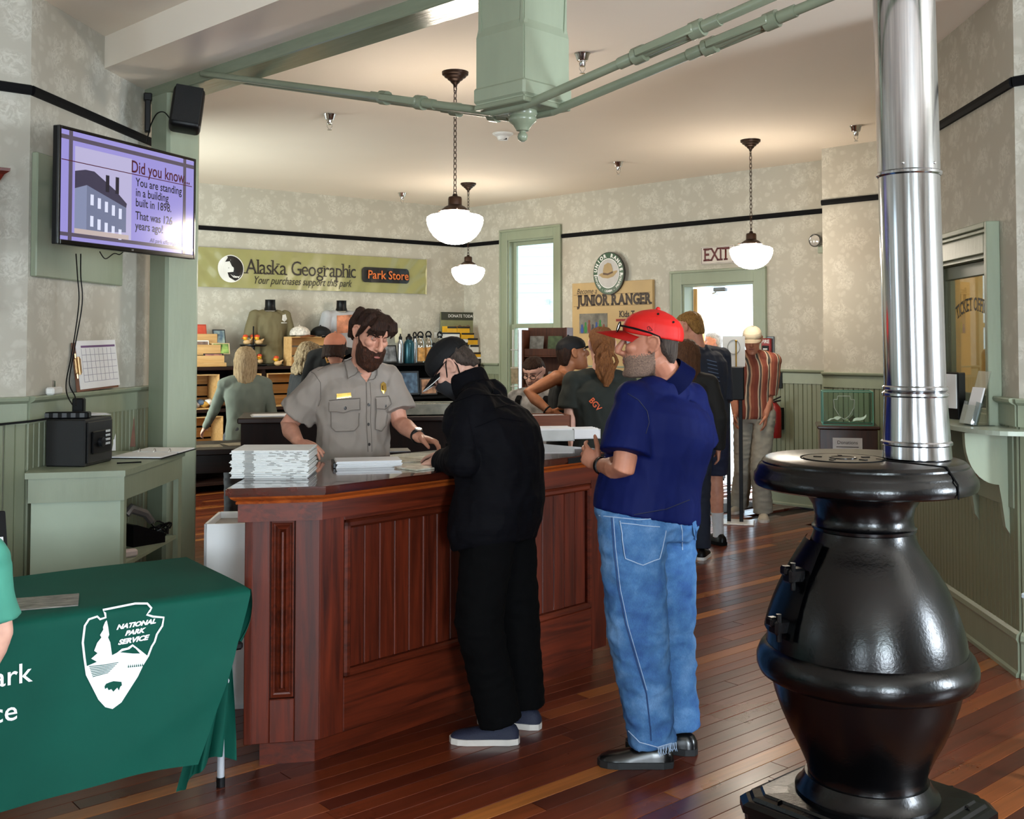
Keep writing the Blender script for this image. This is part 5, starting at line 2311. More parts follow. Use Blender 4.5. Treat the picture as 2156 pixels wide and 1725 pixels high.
# ------------------------------------------------------------------ ticket office window
_wn[0] += 1
tw_ = tk1 - tk0
t = thing('ticket_window', 'sage green framed ticket office window with painted lettering on the glass', 'window', W_TK.pt(tk0, 0, 0), W_TK.ang)
cs = 0.125
bm = bmn()
for x0, x1 in ((-cs, 0.0), (tw_, tw_ + cs)):
 bx(bm, x0, x1, -.028, 0, tz0 - .12, tz1 + cs, .004)
bx(bm, 0, tw_, -.028, 0, tz1, tz1 + cs, .004)
bx(bm, 0, tw_, -.028, 0, tz0 - .12, tz0, .004)
obj('casing', bm, GREEN, t)
bm = bmn()
bx(bm, -cs - .03, -cs, -.07, 0, tz0 - .12, tz1 + cs + .03, .004)
bx(bm, tw_ + cs, tw_ + cs + .03, -.07, 0, tz0 - .12, tz1 + cs + .03, .004)
bx(bm, -cs, tw_ + cs, -.07, 0, tz1 + cs, tz1 + cs + .03, .004)
bx(bm, -cs, tw_ + cs, -.05, 0, tz1 + cs - .02, tz1 + cs, .003)
obj('back_band', bm, GREEN, t)
bm = bmn()
bx(bm, 0, .02, 0, .14, tz0, tz1)
bx(bm, tw_ - .02, tw_, 0, .14, tz0, tz1)
bx(bm, .02, tw_ - .02, 0, .14, tz1 - .02, tz1)
bx(bm, .02, tw_ - .02, 0, .14, tz0, tz0 + .02)
obj('reveal', bm, GREEN, t)
bm = bmn()
for x0, x1, z0, z1 in ((.02, .075, tz0 + .02, tz1 - .02), (tw_ - .075, tw_ - .02, tz0 + .02, tz1 - .02), (.075, tw_ - .075, tz1 - .10, tz1 - .02), (.075, tw_ - .075, tz0 + .02, tz0 + .09)):
 bx(bm, x0, x1, .06, .095, z0, z1, .004)
sash = obj('sash', bm, M('dark_sage_sash', '#5d6656', .35), t)
bm = bmn()
bx(bm, .075, tw_ - .075, .075, .080, tz0 + .09, tz1 - .10)
pane = obj('pane', bm, glass('ticket_glass', '#e9e6da', .01, .06), sash)
serif_text('TICKET OFFICE', .105, M('black_sign_paint', '#101010', .5), pane, (tw_ / 2 + .02, .072, W_TK.hit(2040, 640)[1] - .0), bar=.06, track=.03, sx=.74, arc=.75, bold=.002)
# little room behind the glass
OCH = M('ochre_plaster', '#b89a5e', .8, var=.05)
bk = Wall((W_TK.pt(-.6, 0, -1.7).x, W_TK.pt(-.6, 0, -1.7).y), (W_TK.pt(W_TK.L, 0, -1.7).x, W_TK.pt(W_TK.L, 0, -1.7).y))
bk.build('wall_ticket_room', mat=OCH)
s1_ = Wall((W_TK.pt(-.05, 0, -.2).x, W_TK.pt(-.05, 0, -.2).y), (W_TK.pt(-.05, 0, -1.7).x, W_TK.pt(-.05, 0, -1.7).y))
s1_.build('wall_ticket_room_side', mat=OCH)
cu = thing('curtain_pair', 'pale hanging curtain inside the ticket office', 'curtain', bk.pt(1.2, 0, .12), bk.ang)
bm = bmn()
for k in range(2):
 g = []
 for i in range(41):
  x = -.35 + k * .42 + i * .0085
  g.append([bm.verts.new((x, .03 * math.sin(i * .9), z)) for z in (.6, 1.3, 2.0, 2.5)])
 for a, b in zip(g, g[1:]):
  for j in range(3):
   bm.faces.new((a[j], b[j], b[j + 1], a[j + 1]))
obj('panel', bm, M('cream_curtain', '#ece7dc', .8), cu, smooth=True)
bm = bmn()
cyl(bm, (-.5, .0, 2.52), (.6, .0, 2.52), .012, seg=8)
obj('rod', bm, BRASS, cu)
cb2 = thing('office_cabinet', 'dark brown wooden cabinet inside the ticket office', 'cabinet', W_TK.pt(tk1 - .32, 0, -.55), W_TK.ang)
bm = bmn()
bx(bm, 0, .3, 0, .3, 0, 1.62, .006)
obj('body', bm, wood('office_cabinet_wood', '#3a2114', '#5d3a22', .4, 2), cb2)
bm = bmn()
bx(bm, .02, .28, -.012, 0, .1, 1.55, .004)
obj('door', bm, wood('office_cabinet_wood2', '#44281a', '#66422a', .4, 2), cb2)
ld = bpy.data.lights.new('ticket_room_fill', 'POINT')  # added unseen point light that brightens the curtain behind the ticket glass
ld.energy, ld.color, ld.shadow_soft_size = 30, (1, .9, .75), .12
lo = bpy.data.objects.new('ticket_room_fill', ld)
COL.objects.link(lo)
lo.location = W_TK.pt(.7, 2.9, -.8)

# half-round shelf on a scrolled bracket
sz = PZ(2070, 893, 1.2)
SHZ = W_TK.hit(2095, 893, .0)[1]
sc0, sc1 = W_TK.hit(1998, 890, .06)[0], W_TK.L - .02
sh = thing('ticket_shelf', 'pale green rounded shelf on a scrolled bracket under the ticket window', 'shelf', W_TK.pt(0, 0, 0), W_TK.ang)
sm = W_TK.hit(2050, 893, .1)[0]
half = .52
bm = bmn()
pts_ = [(sm - half, 0), (sm + half, 0)] + [(sm + half * math.cos(a_) ** .8 if math.cos(a_) > 0 else sm - half * abs(math.cos(a_)) ** .8, -.27 * math.sin(a_) ** .6) for a_ in [math.pi * k / 24 for k in range(1, 24)]]
prism(bm, pts_, SHZ - .022, SHZ, plane='XY')
obj('shelf_board', bm, M('pale_sage_shelf', '#aab5a6', .22, var=.03), sh)
for bxp in (sm - .20, sm + .22):
 bm = bmn()
 cur = [(0, SHZ - .03), (-.23, SHZ - .03)] + [(-.23 + .23 * (1 - math.cos(a_)) * .72, SHZ - .03 - .26 * math.sin(a_) ** .8) for a_ in [math.pi / 2 * k / 10 for k in range(1, 11)]] + [(-.05, SHZ - .38), (-.035, SHZ - .50), (0, SHZ - .56)]
 prism(bm, cur, bxp - .018, bxp + .018, plane='YZ')
 obj('bracket', bm, GREEN, sh)
bm = bmn()
bx(bm, sm - .28, sm + .30, -.02, 0, SHZ - .40, SHZ - .02, .004)
obj('apron_board', bm, GREEN, sh)
# leaflet holders on the shelf
q = P(2046, 886, W_TK.pt(sm + .05, 0, .15).y)
t = thing('acrylic_holder', 'tilted clear acrylic leaflet holder on the ticket shelf', 'leaflet holder', W_TK.pt(sm + .13, SHZ, .16), W_TK.ang + rad(12))
tm = Matrix.Rotation(rad(-16), 4, 'X')
bm = bmn()
bx(bm, -.055, .055, 0, .004, 0, .29)
bx(bm, -.055, .055, -.035, -.031, 0, .10)
bx(bm, -.055, -.051, -.035, .004, 0, .12)
bx(bm, .051, .055, -.035, .004, 0, .12)
bx(bm, -.055, .055, -.031, 0, 0, .004)
bmesh.ops.transform(bm, matrix=tm, verts=bm.verts[:])
obj('pocket', bm, ACRYL, t)
bm = bmn()
bx(bm, -.05, .05, -.012, -.003, .004, .20)
bmesh.ops.transform(bm, matrix=tm, verts=bm.verts[:])
obj('leaflets', bm, PAPER, t)
bm = bmn()
bx(bm, -.055, .055, 0, .10, 0, .004)
obj('foot', bm, ACRYL, t)
t = thing('dark_holder', 'black leaflet holder half hidden by the stovepipe on the ticket shelf', 'leaflet holder', W_TK.pt(sm - .34, SHZ, .10), W_TK.ang + rad(20))
bm = bmn()
bx(bm, -.06, .06, 0, .05, 0, .26, .004)
obj('box', bm, BLACK, t)
bm = bmn()
bx(bm, -.05, .05, -.008, 0, .06, .25)
obj('leaflets', bm, PAPER, t)

# small side table whose corner shows at the right edge
q = PZ(2149, 1249, .70)
t = thing('side_table', 'pale table corner showing at the picture\'s right edge', 'table', (q.x, q.y, 0), rad(40))
bm = bmn()
bx(bm, 0, .5, -.5, 0, .68, .70, .004)
obj('table_top', bm, M('pale_blue_laminate', '#c9d6dc', .3), t)
for x, y in ((.05, -.05), (.45, -.05), (.05, -.45), (.45, -.45)):
 bm = bmn()
 bx(bm, x - .02, x + .02, y - .02, y + .02, 0, .68, .003)
 obj('leg', bm, GREEN, t)

# ------------------------------------------------------------------ donation box on its pedestal
q = W_BP.hit(1785, 880)
dp = W_BP.pt(W_BP.hit(1783, 905, .45)[0], 0, .45)
t = thing('donation_stand', 'dark wooden donation pedestal in front of the alcove beadboard', 'pedestal', dp, W_BP.ang + rad(32))
ytop = P(1785, 893, dp.y).z
hw = .235
bm = bmn()
bx(bm, -hw, hw, -hw, hw, 0, ytop - .03, .005)
obj('cabinet', bm, wood('donation_wood', '#25100a', '#472014', .3, 2, .3), t)
bm = bmn()
bx(bm, -hw - .02, hw + .02, -hw - .02, hw + .02, ytop - .03, ytop, .008)
obj('top_board', bm, wood('donation_wood', '#25100a', '#472014', .3, 2, .3), t)
bm = bmn()
bx(bm, -.13, .11, -hw - .008, -hw - .002, ytop - .28, ytop - .10)
nt_ = obj('notice', bm, PAPER, t)
text('Donations', .04, M('black_print', '#1a1a1a', .6), nt_, (-.01, -hw - .010, ytop - .14))
for i in range(4):
 bm = bmn()
 bx(bm, -.10 + .01 * (i % 2), .08 - .015 * (i % 3), -hw - .0095, -hw - .008, ytop - .180 - .022 * i, ytop - .174 - .022 * i)
 obj('text_line', bm, M('black_print', '#1a1a1a', .6), nt_)
bx_h = P(1785, 824, dp.y).z - ytop
case = thing('donation_case', 'green-edged glass donation case holding banknotes', 'donation box', V((dp.x, dp.y, ytop)), W_BP.ang + rad(32))
EDGE = M('glass_edge_green', '#5fb3a0', .2, emit=0.0, var=.05)
GT = glass('green_case_glass', '#f1faf7', .02, .03)
gw, gd = .205, .16
for nm, r_ in (('pane', (-gw, gw, -gd, -gd + .005, 0, bx_h)), ('pane', (-gw, gw, gd - .005, gd, 0, bx_h)), ('pane', (-gw, -gw + .005, -gd, gd, 0, bx_h)), ('pane', (gw - .005, gw, -gd, gd, 0, bx_h)), ('pane', (-gw, gw, -gd, gd, bx_h - .005, bx_h))):
 bm = bmn()
 bx(bm, *r_)
 obj(nm, bm, GT, case)
bm = bmn()
e_ = .004
for x in (-gw, gw):
 for y in (-gd, gd):
  bx(bm, x - e_, x + e_, y - e_, y + e_, 0, bx_h)
for z in (0.002, bx_h):
 for y in (-gd, gd):
  bx(bm, -gw, gw, y - e_, y + e_, z - e_ / 2, z + e_)
 for x in (-gw, gw):
  bx(bm, x - e_, x + e_, -gd, gd, z - e_ / 2, z + e_)
obj('edge', bm, EDGE, case)
# etched arrowhead
bm = bmn()
ar = [(-.05, .0), (.05, 0), (.055, -.03), (.085, -.03), (.08, -.10), (.04, -.17), (0, -.20), (-.04, -.17), (-.08, -.10), (-.085, -.03), (-.055, -.03)]
for i in range(len(ar)):
 p_, q_ = V(ar[i]), V(ar[(i + 1) % len(ar)])
 tube(bm, [(p_.x - .03, -gd - .001, p_.y + bx_h * .88), (q_.x - .03, -gd - .001, q_.y + bx_h * .88)], .0035, 4)
obj('etched_arrowhead', bm, M('etched_white', '#d4e4de', .7), case)
rngd = random.Random(3)
for i in range(4):
 bm = bmn()
 g = []
 for a in range(5):
  g.append([bm.verts.new((-.06 + .03 * a, -.028 + .056 * b, .012 * math.sin(a * 1.3 + i) + .006 * b)) for b in range(2)])
 for a, b in zip(g, g[1:]):
  bm.faces.new((a[0], b[0], b[1], a[1]))
 bmesh.ops.rotate(bm, cent=(0, 0, 0), matrix=Matrix.Rotation(rngd.uniform(-.9, .9), 3, 'X') @ Matrix.Rotation(rngd.uniform(-.5, .5), 3, 'Y'), verts=bm.verts[:])
 dn = obj('banknote', bm, M('banknote_green', '#9aa58c', .7, var=.2, vscale=40) if i % 3 else PAPER, None, V((dp.x, dp.y, ytop)) + Matrix.Rotation(W_BP.ang + rad(32), 3, 'Z') @ V((-.11 + .075 * i, (-.05, .04, -.04, .05)[i], .045)), rngd.uniform(0, 6))
 tag(dn, ('white crumpled paper at the left of the glass donation case', 'green banknote left of the middle of the donation case', 'green banknote right of the middle of the donation case', 'white folded slip at the right of the donation case')[i], 'banknote', 'notes in the donation case')

# ------------------------------------------------------------------ fittings beside the exit door
def onwall(W, u, v, d=0.0):
 s_, z_ = W.hit(u, v, d)
 return W.pt(s_, z_, d)


REDP = M('signal_red', '#8e1414', .4, var=.1)
# EXIT sign
a0, a1 = W_RB.hit(1477, 538), W_RB.hit(1547, 538)
ew = a1[0] - a0[0]
eh = W_RB.hit(1512, 518)[1] - W_RB.hit(1512, 556)[1]
t = thing('exit_sign', 'white enamel EXIT sign with dark red letters above the doorway', 'sign', onwall(W_RB, 1512, 537), W_RB.ang)
bm = bmn()
bx(bm, -ew / 2, ew / 2, -.02, 0, -eh / 2, eh / 2, .003)
sgn = obj('plate', bm, M('old_white_enamel', '#d9d2ca', .35), t)
serif_text('EXIT', eh * 1.0, M('oxblood_letters', '#5e0f12', .4), sgn, (0, -.022, 0), bold=.004, bar=.10, track=.02, sx=.78)
bm = bmn()
for x0, x1, z0, z1 in ((-.47, .47, .44, .455), (-.47, .47, -.455, -.44), (-.475, -.465, -.45, .45), (.465, .475, -.45, .45)):
 bx(bm, x0 * ew, x1 * ew, -.0215, -.02, z0 * eh, z1 * eh)
obj('border_line', bm, M('thin_grey_line', '#6a5a58', .5), sgn)
# emergency lamp
t = thing('emergency_light', 'round chrome emergency spotlight beside the alcove corner', 'spotlight', onwall(W_RB, 1727, 512, .02), W_RB.ang)
bm = bmn()
ax = Matrix.Rotation(rad(90), 4, 'X')
lathe(bm, [(0, .0), (.045, .005), (.062, .03), (.066, .075), (.060, .085), (.057, .078), (0, .06)], 28, (0, -.03, .02), 0, ax)
obj('lamp_head', bm, M('dark_chrome', '#77787a', .15, .9), t, smooth=True, ang=40)
bm = bmn()
lathe(bm, [(0, .0), (.055, .0), (.03, .012), (0, .016)], 24, (0, -.106, .02), 0, ax)
obj('lens', bm, M('lens_glass', '#c9c6c0', .1, .3), t, smooth=True)
bm = bmn()
box(bm, (.02, -.02, -.07), (.06, .04, .07), .008)
obj('bracket', bm, M('sage_conduit', '#a7b09c', 0.5), t)
# fire alarm
c_ = onwall(W_RB, 1618, 733)
t = thing('fire_alarm', 'red fire alarm call box with white lettering right of the doorway', 'fire alarm', c_, W_RB.ang)
bm = bmn()
bx(bm, -.075, .075, -.02, 0, -.12, .12, .004)
obj('back_plate', bm, M('grey_metal', '#6c6f72', 0.4, 0.7), t)
bm = bmn()
bx(bm, -.055, .055, -.055, -.02, -.10, .10, .008)
hd = obj('housing', bm, REDP, t)
text('FIRE', .05, WHITE, hd, (0, -.0565, .065), bold=.001)
bm = bmn()
bx(bm, -.04, .04, -.062, -.055, -.055, .025, .004)
pl_ = obj('pull_plate', bm, BLACK, hd)
bm = bmn()
bx(bm, -.025, .025, -.0635, -.062, -.016, -.004)
obj('text_line', bm, WHITE, pl_)
bm = bmn()
bx(bm, -.04, .04, -.058, -.055, -.09, -.068, .002)
obj('pull_bar', bm, WHITE, hd)
# switch plate
bm = bmn()
bx(bm, -.045, .045, -.012, 0, -.085, .085, .004)
bx(bm, -.012, .012, -.018, -.012, -.03, .03, .002)
tag(obj('switch_plate', bm, BLACK, None, onwall(W_RB, 1640, 800, .016), W_RB.ang), 'black switch plate on the beadboard by the exit door', 'switch')
# extinguisher
c_ = onwall(W_RB, 1631, 868, .135)
zb_ = P(1631, 922, c_.y).z
zt_ = P(1631, 838, c_.y).z
t = thing('fire_extinguisher', 'red fire extinguisher hanging on the beadboard beside the exit', 'fire extinguisher', V((c_.x, c_.y, zb_)), W_RB.ang)
hh = zt_ - zb_
bm = bmn()
lathe(bm, [(0, 0), (.06, 0), (.066, .008), (.066, hh * .68), (.055, hh * .78), (.03, hh * .86), (.022, hh * .88), (.022, hh * .93), (0, hh * .93)], 24)
cy = obj('cylinder', bm, REDP, t, smooth=True, ang=40)
bm = bmn()
bx(bm, -.045, .05, -.070, -.060, hh * .38, hh * .64, .003)
obj('yellow_label', bm, M('orange_label', '#d08a22', .5), cy)
bm = bmn()
lathe(bm, [(.0, 0), (.03, 0), (.03, .004), (0, .004)], 18, (0, -.068, hh * .2), 0, ax)
obj('round_label', bm, M('cream_label', '#d9cfa8', .5), cy)
bm = bmn()
tube(bm, [(.0, -.02, hh * .95), (.10, -.05, hh * 1.04)], .008, 6)
tube(bm, [(.0, -.02, hh * .9), (.10, -.05, hh * .95)], .008, 6)
tube(bm, [(-.01, 0, hh * .92), (-.07, -.03, hh * .9), (-.085, -.04, hh * .5), (-.07, -.05, hh * .1)], .011, 7)
obj('handle_and_hose', bm, M('dark_metal', '#26282a', .4, .5), t, smooth=True)
bm = bmn()
bx(bm, -.05, .05, .04, .10, hh * .2, hh * .75, .004)
obj('wall_bracket', bm, BLACK, t)
# door mat
q = PZ(1560, 1085, 0)
bm = bmn()
bx(bm, -.75, .75, -.45, .45, 0, .012, .004)
tag(obj('door_mat', bm, M('grey_mat', '#3e4146', .9, var=.25, vscale=60, bump=.4, bscale=200), None, W_RB.pt((du0 + du1) / 2 - .05, .0005, .62), W_RB.ang), 'grey ribbed door mat inside the exit door', 'mat')

# ------------------------------------------------------------------ sign stand with two posts
q = PZ(1548, 1101, 0)
t = thing('sign_stand', 'black two-legged dispenser stand with a paper notice on top', 'stand', q, rad(-14))
bm = bmn()
bx(bm, -.20, .17, -.14, .14, 0, .012, .005)
obj('base_plate', bm, M('white_base_plate', '#cfcfcf', .3), t)
zt_ = P(1548, 770, q.y).z
for x in (-.055, .055):
 bm = bmn()
 bx(bm, x - .017, x + .017, -.017, .017, .012, zt_, .003)
 obj('post', bm, BLACK, t)
bm = bmn()
z0_, z1_ = P(1548, 842, q.y).z, P(1548, 772, q.y).z
bx(bm, -.14, .09, -.07, .05, z0_, z1_, .008)
obj('dispenser', bm, BLACK, t)
bm = bmn()
z2_ = P(1548, 708, q.y).z
bx(bm, -.10, .10, -.022, -.018, z1_, z2_)
nt2 = obj('notice', bm, glass('frosted_notice', '#d8d6d2', .3, .75), t)
bm = bmn()
for k in range(24):
 pass
pts_ = [(.055 * math.cos(2 * math.pi * k / 24), -.024, (z1_ + z2_) / 2 + .04 + .065 * math.sin(2 * math.pi * k / 24)) for k in range(25)]
tube(bm, pts_, .004, 4, caps=False)
obj('ring_mark', bm, M('faint_grey_print', '#8e8e8c', .6), nt2)
bm = bmn()
cyl(bm, (.02, -.03, z0_), (.02, -.03, z2_ - .05), .006, seg=8)
ell(bm, (.02, -.03, z2_ - .045), .011, 8, 6)
obj('brass_rod', bm, GOLD, t, smooth=True)
# ------------------------------------------------------------------ people: tools
def remesh(bm, voxel, smooth=3, fac=0.5):
 bmesh.ops.recalc_face_normals(bm, faces=bm.faces[:])
 me = bpy.data.meshes.new('tmp')
 bm.to_mesh(me)
 bm.free()
 o = bpy.data.objects.new('tmp', me)
 COL.objects.link(o)
 m = o.modifiers.new('r', 'REMESH')
 m.mode = 'VOXEL'
 m.voxel_size = voxel
 if smooth:
  s = o.modifiers.new('s', 'SMOOTH')
  s.iterations, s.factor = smooth, fac
 bpy.context.view_layer.update()
 me2 = bpy.data.meshes.new_from_object(o.evaluated_get(bpy.context.evaluated_depsgraph_get()))
 bpy.data.objects.remove(o)
 bpy.data.meshes.remove(me)
 me2.materials.clear()
 return me2


def loft(bm, rings, mi=0):
 vr = [[bm.verts.new(p) for p in r] for r in rings]
 n = len(vr[0])
 for a, b in zip(vr, vr[1:]):
  for i in range(n):
   j = (i + 1) % n
   bm.faces.new((a[i], a[j], b[j], b[i]))
 bm.faces.new(vr[0][::-1])
 bm.faces.new(vr[-1])
 return [v for r in vr for v in r]


def table_loft(bm, table, T, s=1.0, seg=28, ex=2.3):
 """table rows: z, y front, y back, half width (head coordinates)"""
 rings = []
 for z, yf, yb, w in table:
  r = []
  for k in range(seg):
   a = 2 * math.pi * k / seg
   c, sn = math.cos(a), math.sin(a)
   x = w * math.copysign(abs(c) ** (2 / ex), c)
   y = (yf + yb) / 2 + (yf - yb) / 2 * math.copysign(abs(sn) ** (2 / ex), sn)
   r.append(T @ (V((x, y, z)) * s))
  rings.append(r)
 return loft(bm, rings)


HEADT = [(-.122, .078, .030, .018), (-.116, .094, .008, .036), (-.104, .101, -.010, .046), (-.085, .097, -.030, .055), (-.068, .100, -.042, .060), (-.050, .103, -.052, .064), (-.034, .097, -.068, .067), (-.012, .090, -.082, .070),
   (.008, .086, -.089, .0725), (.022, .087, -.093, .0735), (.036, .098, -.096, .0745), (.055, .099, -.098, .0755), (.075, .088, -.094, .072), (.095, .064, -.077, .058), (.108, .034, -.052, .038), (.114, .005, -.025, .012)]


def head_matrix(c, fwd, up):
 f = V(fwd).normalized()
 u = V(up)
 u = (u - f * u.dot(f)).normalized()
 r = f.cross(u)
 return Matrix(((r.x, f.x, u.x, c.x), (r.y, f.y, u.y, c.y), (r.z, f.z, u.z, c.z), (0, 0, 0, 1)))


def add_head(bm, T, s, nose=1.0):
 table_loft(bm, HEADT, T, s)
 def L(x, y, z):
  return T @ (V((x, y, z)) * s)
 rx = T.to_3x3() @ V((1, 0, 0))
 tube(bm, [L(0, .088, .030), L(0, .104, .010), L(0, .118 * (.94 + .06 * nose), -.012), L(0, .122, -.022), L(0, .104, -.034)],
   [(.008 * s, .008 * s), (.010 * s, .011 * s), (.013 * s, .014 * s * nose), (.015 * s, .012 * s), (.012 * s, .006 * s)], 12, ref=rx, round_ends=True)
 for sx in (-1, 1):
  ell(bm, L(sx * .013, .104, -.026), .0095 * s, 10, 8)
  # ear: rim and lobe
  R = T.to_3x3() @ Matrix.Rotation(sx * .35, 3, 'Z') @ Matrix.Rotation(.18, 3, 'X')
  ell(bm, L(sx * .076, -.014, .002), V((.009, .018, .028)) * s, 12, 10, R)
  tube(bm, [L(sx * x, y, z) for x, y, z in ((.074, .006, .012), (.080, .004, .030), (.086, -.014, .037), (.090, -.031, .026), (.090, -.034, .006), (.085, -.024, -.016), (.078, -.008, -.028), (.074, .002, -.018))], .0062 * s, 8, round_ends=True)
  # cheek and brow
  ell(bm, L(sx * .040, .066, -.010), V((.026, .026, .024)) * s, 12, 8, T.to_3x3())
 ell(bm, L(0, .092, -.058), V((.024, .014, .012)) * s, 12, 8, T.to_3x3())
 ell(bm, L(0, .092, -.105), V((.020, .014, .014)) * s, 12, 8, T.to_3x3())


def add_hand(bm, w, d, pn, th, curl, s=1.0, spread=.10, tcurl=.3):
 """w wrist, d pointing direction, pn palm normal, th thumb-side direction"""
 d = V(d).normalized()
 th = V(th)
 th = (th - d * th.dot(d)).normalized()
 pn = V(pn)
 n0 = d.cross(th)
 if n0.dot(pn) < 0:
  n0 = -n0
 pn = n0
 tube(bm, [w - d * .02 * s, w + d * .012 * s, w + d * .045 * s, w + d * .082 * s], [(.027 * s, .020 * s), (.029 * s, .018 * s), (.040 * s, .017 * s), (.041 * s, .012 * s)], 14, ref=th, round_ends=True)
 ell(bm, w + d * .035 * s + th * .022 * s + pn * .008 * s, .018 * s, 10, 8)
 for i, (o, L) in enumerate(((.031, .070), (.0105, .078), (-.0105, .072), (-.030, .057))):
  c = curl[i] if isinstance(curl, (list, tuple)) else curl
  p = w + d * (.080 - .004 * abs(i - 1)) * s + th * o * s
  dirv = (d + th * spread * (1.5 - i) * .5).normalized()
  pts = [p]
  ang = 0
  for seg, (fr, k) in enumerate(((.45, .75), (.30, 1.0), (.25, .8))):
   ang += c * k
   v = dirv * math.cos(ang) + pn * math.sin(ang)
   pts.append(pts[-1] + v * L * fr * s)
  r = .0088 - .0006 * (i == 3)
  tube(bm, pts, [r * s * 1.06, r * s, r * s * .92, r * s * .72], 10, round_ends=True)
 p = w + d * .022 * s + th * .028 * s
 v0 = (d * .62 + th * .75 + pn * .25).normalized()
 v1 = (d * (.85 - .3 * tcurl) + th * (.45 - .5 * tcurl) + pn * (.25 + .6 * tcurl)).normalized()
 pts = [p, p + v0 * .040 * s, p + v0 * .040 * s + v1 * .034 * s, p + v0 * .040 * s + v1 * .060 * s]
 tube(bm, pts, [.014 * s, .0118 * s, .0100 * s, .0078 * s], 10, round_ends=True)


TORSO = [(-.22, .150, .105), (-.08, .170, .120), (.08, .165, .118), (.30, .150, .108), (.52, .155, .112), (.75, .172, .120), (.92, .172, .108), (1.03, .140, .085), (1.10, .085, .062)]


def torso_rings(J, scale=1.0, ease=0.0, t0=-9, t1=9, girth=1.0, belly=0.0, table=None, seg=28, chestf=0.0):
 p, c = V(J['pelvis']), V(J['chest'])
 r0, r1 = V(J['pright']).normalized(), V(J['right']).normalized()
 mid = (p + c) / 2 + V(J.get('bow', (0, 0, 0)))
 rows = [r for r in (table or TORSO)]
 ts = [r[0] for r in rows if t0 <= r[0] <= t1]
 def at(t):
  for a, b in zip(rows, rows[1:]):
   if a[0] <= t <= b[0]:
    f = (t - a[0]) / (b[0] - a[0])
    return a[1] + (b[1] - a[1]) * f, a[2] + (b[2] - a[2]) * f
  return rows[0][1:] if t < rows[0][0] else rows[-1][1:]
 if t0 > rows[0][0] and t0 not in ts:
  ts = [t0] + ts
 if t1 < rows[-1][0] and t1 not in ts:
  ts = ts + [t1]
 out = []
 for t in ts:
  if t < 0 or t > 1:
   ctr = p + (c - p) * t if t > 1 else p + (mid - p) * 2 * t
  else:
   ctr = p * (1 - t) ** 2 + (2 * mid - (p + c) / 2) * 2 * t * (1 - t) + c * t * t
  e = 1e-2
  up = (c - p).normalized()
  r = r0.lerp(r1, min(1, max(0, t))).normalized()
  r = (r - up * r.dot(up)).normalized()
  f = up.cross(r)
  w, d = at(t)
  g = 1 + (girth - 1) * (1.0 if t < .85 else max(0, 1 - (t - .85) * 3))
  w = w * scale * g + ease
  d = d * scale * g + ease
  ring = []
  bl = belly * math.exp(-((t - .22) / .28) ** 2)
  for k in range(seg):
   a = 2 * math.pi * k / seg
   cs_, sn = math.cos(a), math.sin(a)
   x = w * math.copysign(abs(cs_) ** .85, cs_)
   y = d * math.copysign(abs(sn) ** .85, sn)
   if sn > 0:
    y += bl * sn
   ring.append(ctr + r * x + f * y)
  out.append(ring)
 return out


def along(a, b, t):
 return V(a).lerp(V(b), t)


def wrinkle(me, amp, freq=(14, 14, 7), seed=0.0, ridged=True, mask=None):
 n = len(me.vertices)
 co = np.empty(n * 3)
 me.vertices.foreach_get('co', co)
 co = co.reshape(-1, 3)
 no = np.empty(n * 3)
 me.vertices.foreach_get('normal', no)
 no = no.reshape(-1, 3)
 out = np.empty(n)
 fx, fy, fz = freq
 nz = noise.noise
 for i in range(n):
  x, y, z = co[i]
  v = nz((x * fx + seed, y * fy, z * fz))
  if ridged:
   v = 0.6 - 1.6 * abs(v)
   v += 0.5 * nz((x * fx * 2.3, y * fy * 2.3 + seed, z * fz * 2.3))
  out[i] = v
 if mask is not None:
  out *= mask(co)
 co += no * (out * amp)[:, None]
 me.vertices.foreach_set('co', co.ravel())
 me.update()


def skin_mat(name, col, red=.12):
 if name in _mats:
  return _mats[name]
 m, nt = mat_new(name)
 c = lin(col)
 vec = nt.coords((1, 1, 1))
 f = nt.noise(vec, 22, 4)
 a = (c[0] * .86, c[1] * .78, c[2] * .76, 1)
 b = (min(1, c[0] * 1.08), c[1] * 1.05, c[2] * 1.03, 1)
 nt.l(nt.ramp(f, [(.3, a), (.7, b)]), nt.b.inputs['Base Color'])
 setb(nt.b, rough=.48, spec=.4)
 nt.bump(nt.noise(vec, 260, 3), .08, .003)
 return m


def hair_mat(name, c1, c2, st=(90, 90, 9)):
 if name in _mats:
  return _mats[name]
 m, nt = mat_new(name)
 vec = nt.coords(st)
 f = nt.noise(vec, 2.4, 4, .6, .8)
 nt.l(nt.ramp(f, [(.3, lin(c1)), (.7, lin(c2))]), nt.b.inputs['Base Color'])
 setb(nt.b, rough=.6, spec=.22)
 nt.bump(f, .9, .008)
 return m


LIPS = M('lips', '#9a5a50', .5)
EYEW = M('eye_white', '#b9b2aa', .5, var=.02)
IRIS = M('iris_dark', '#1d130c', .15)

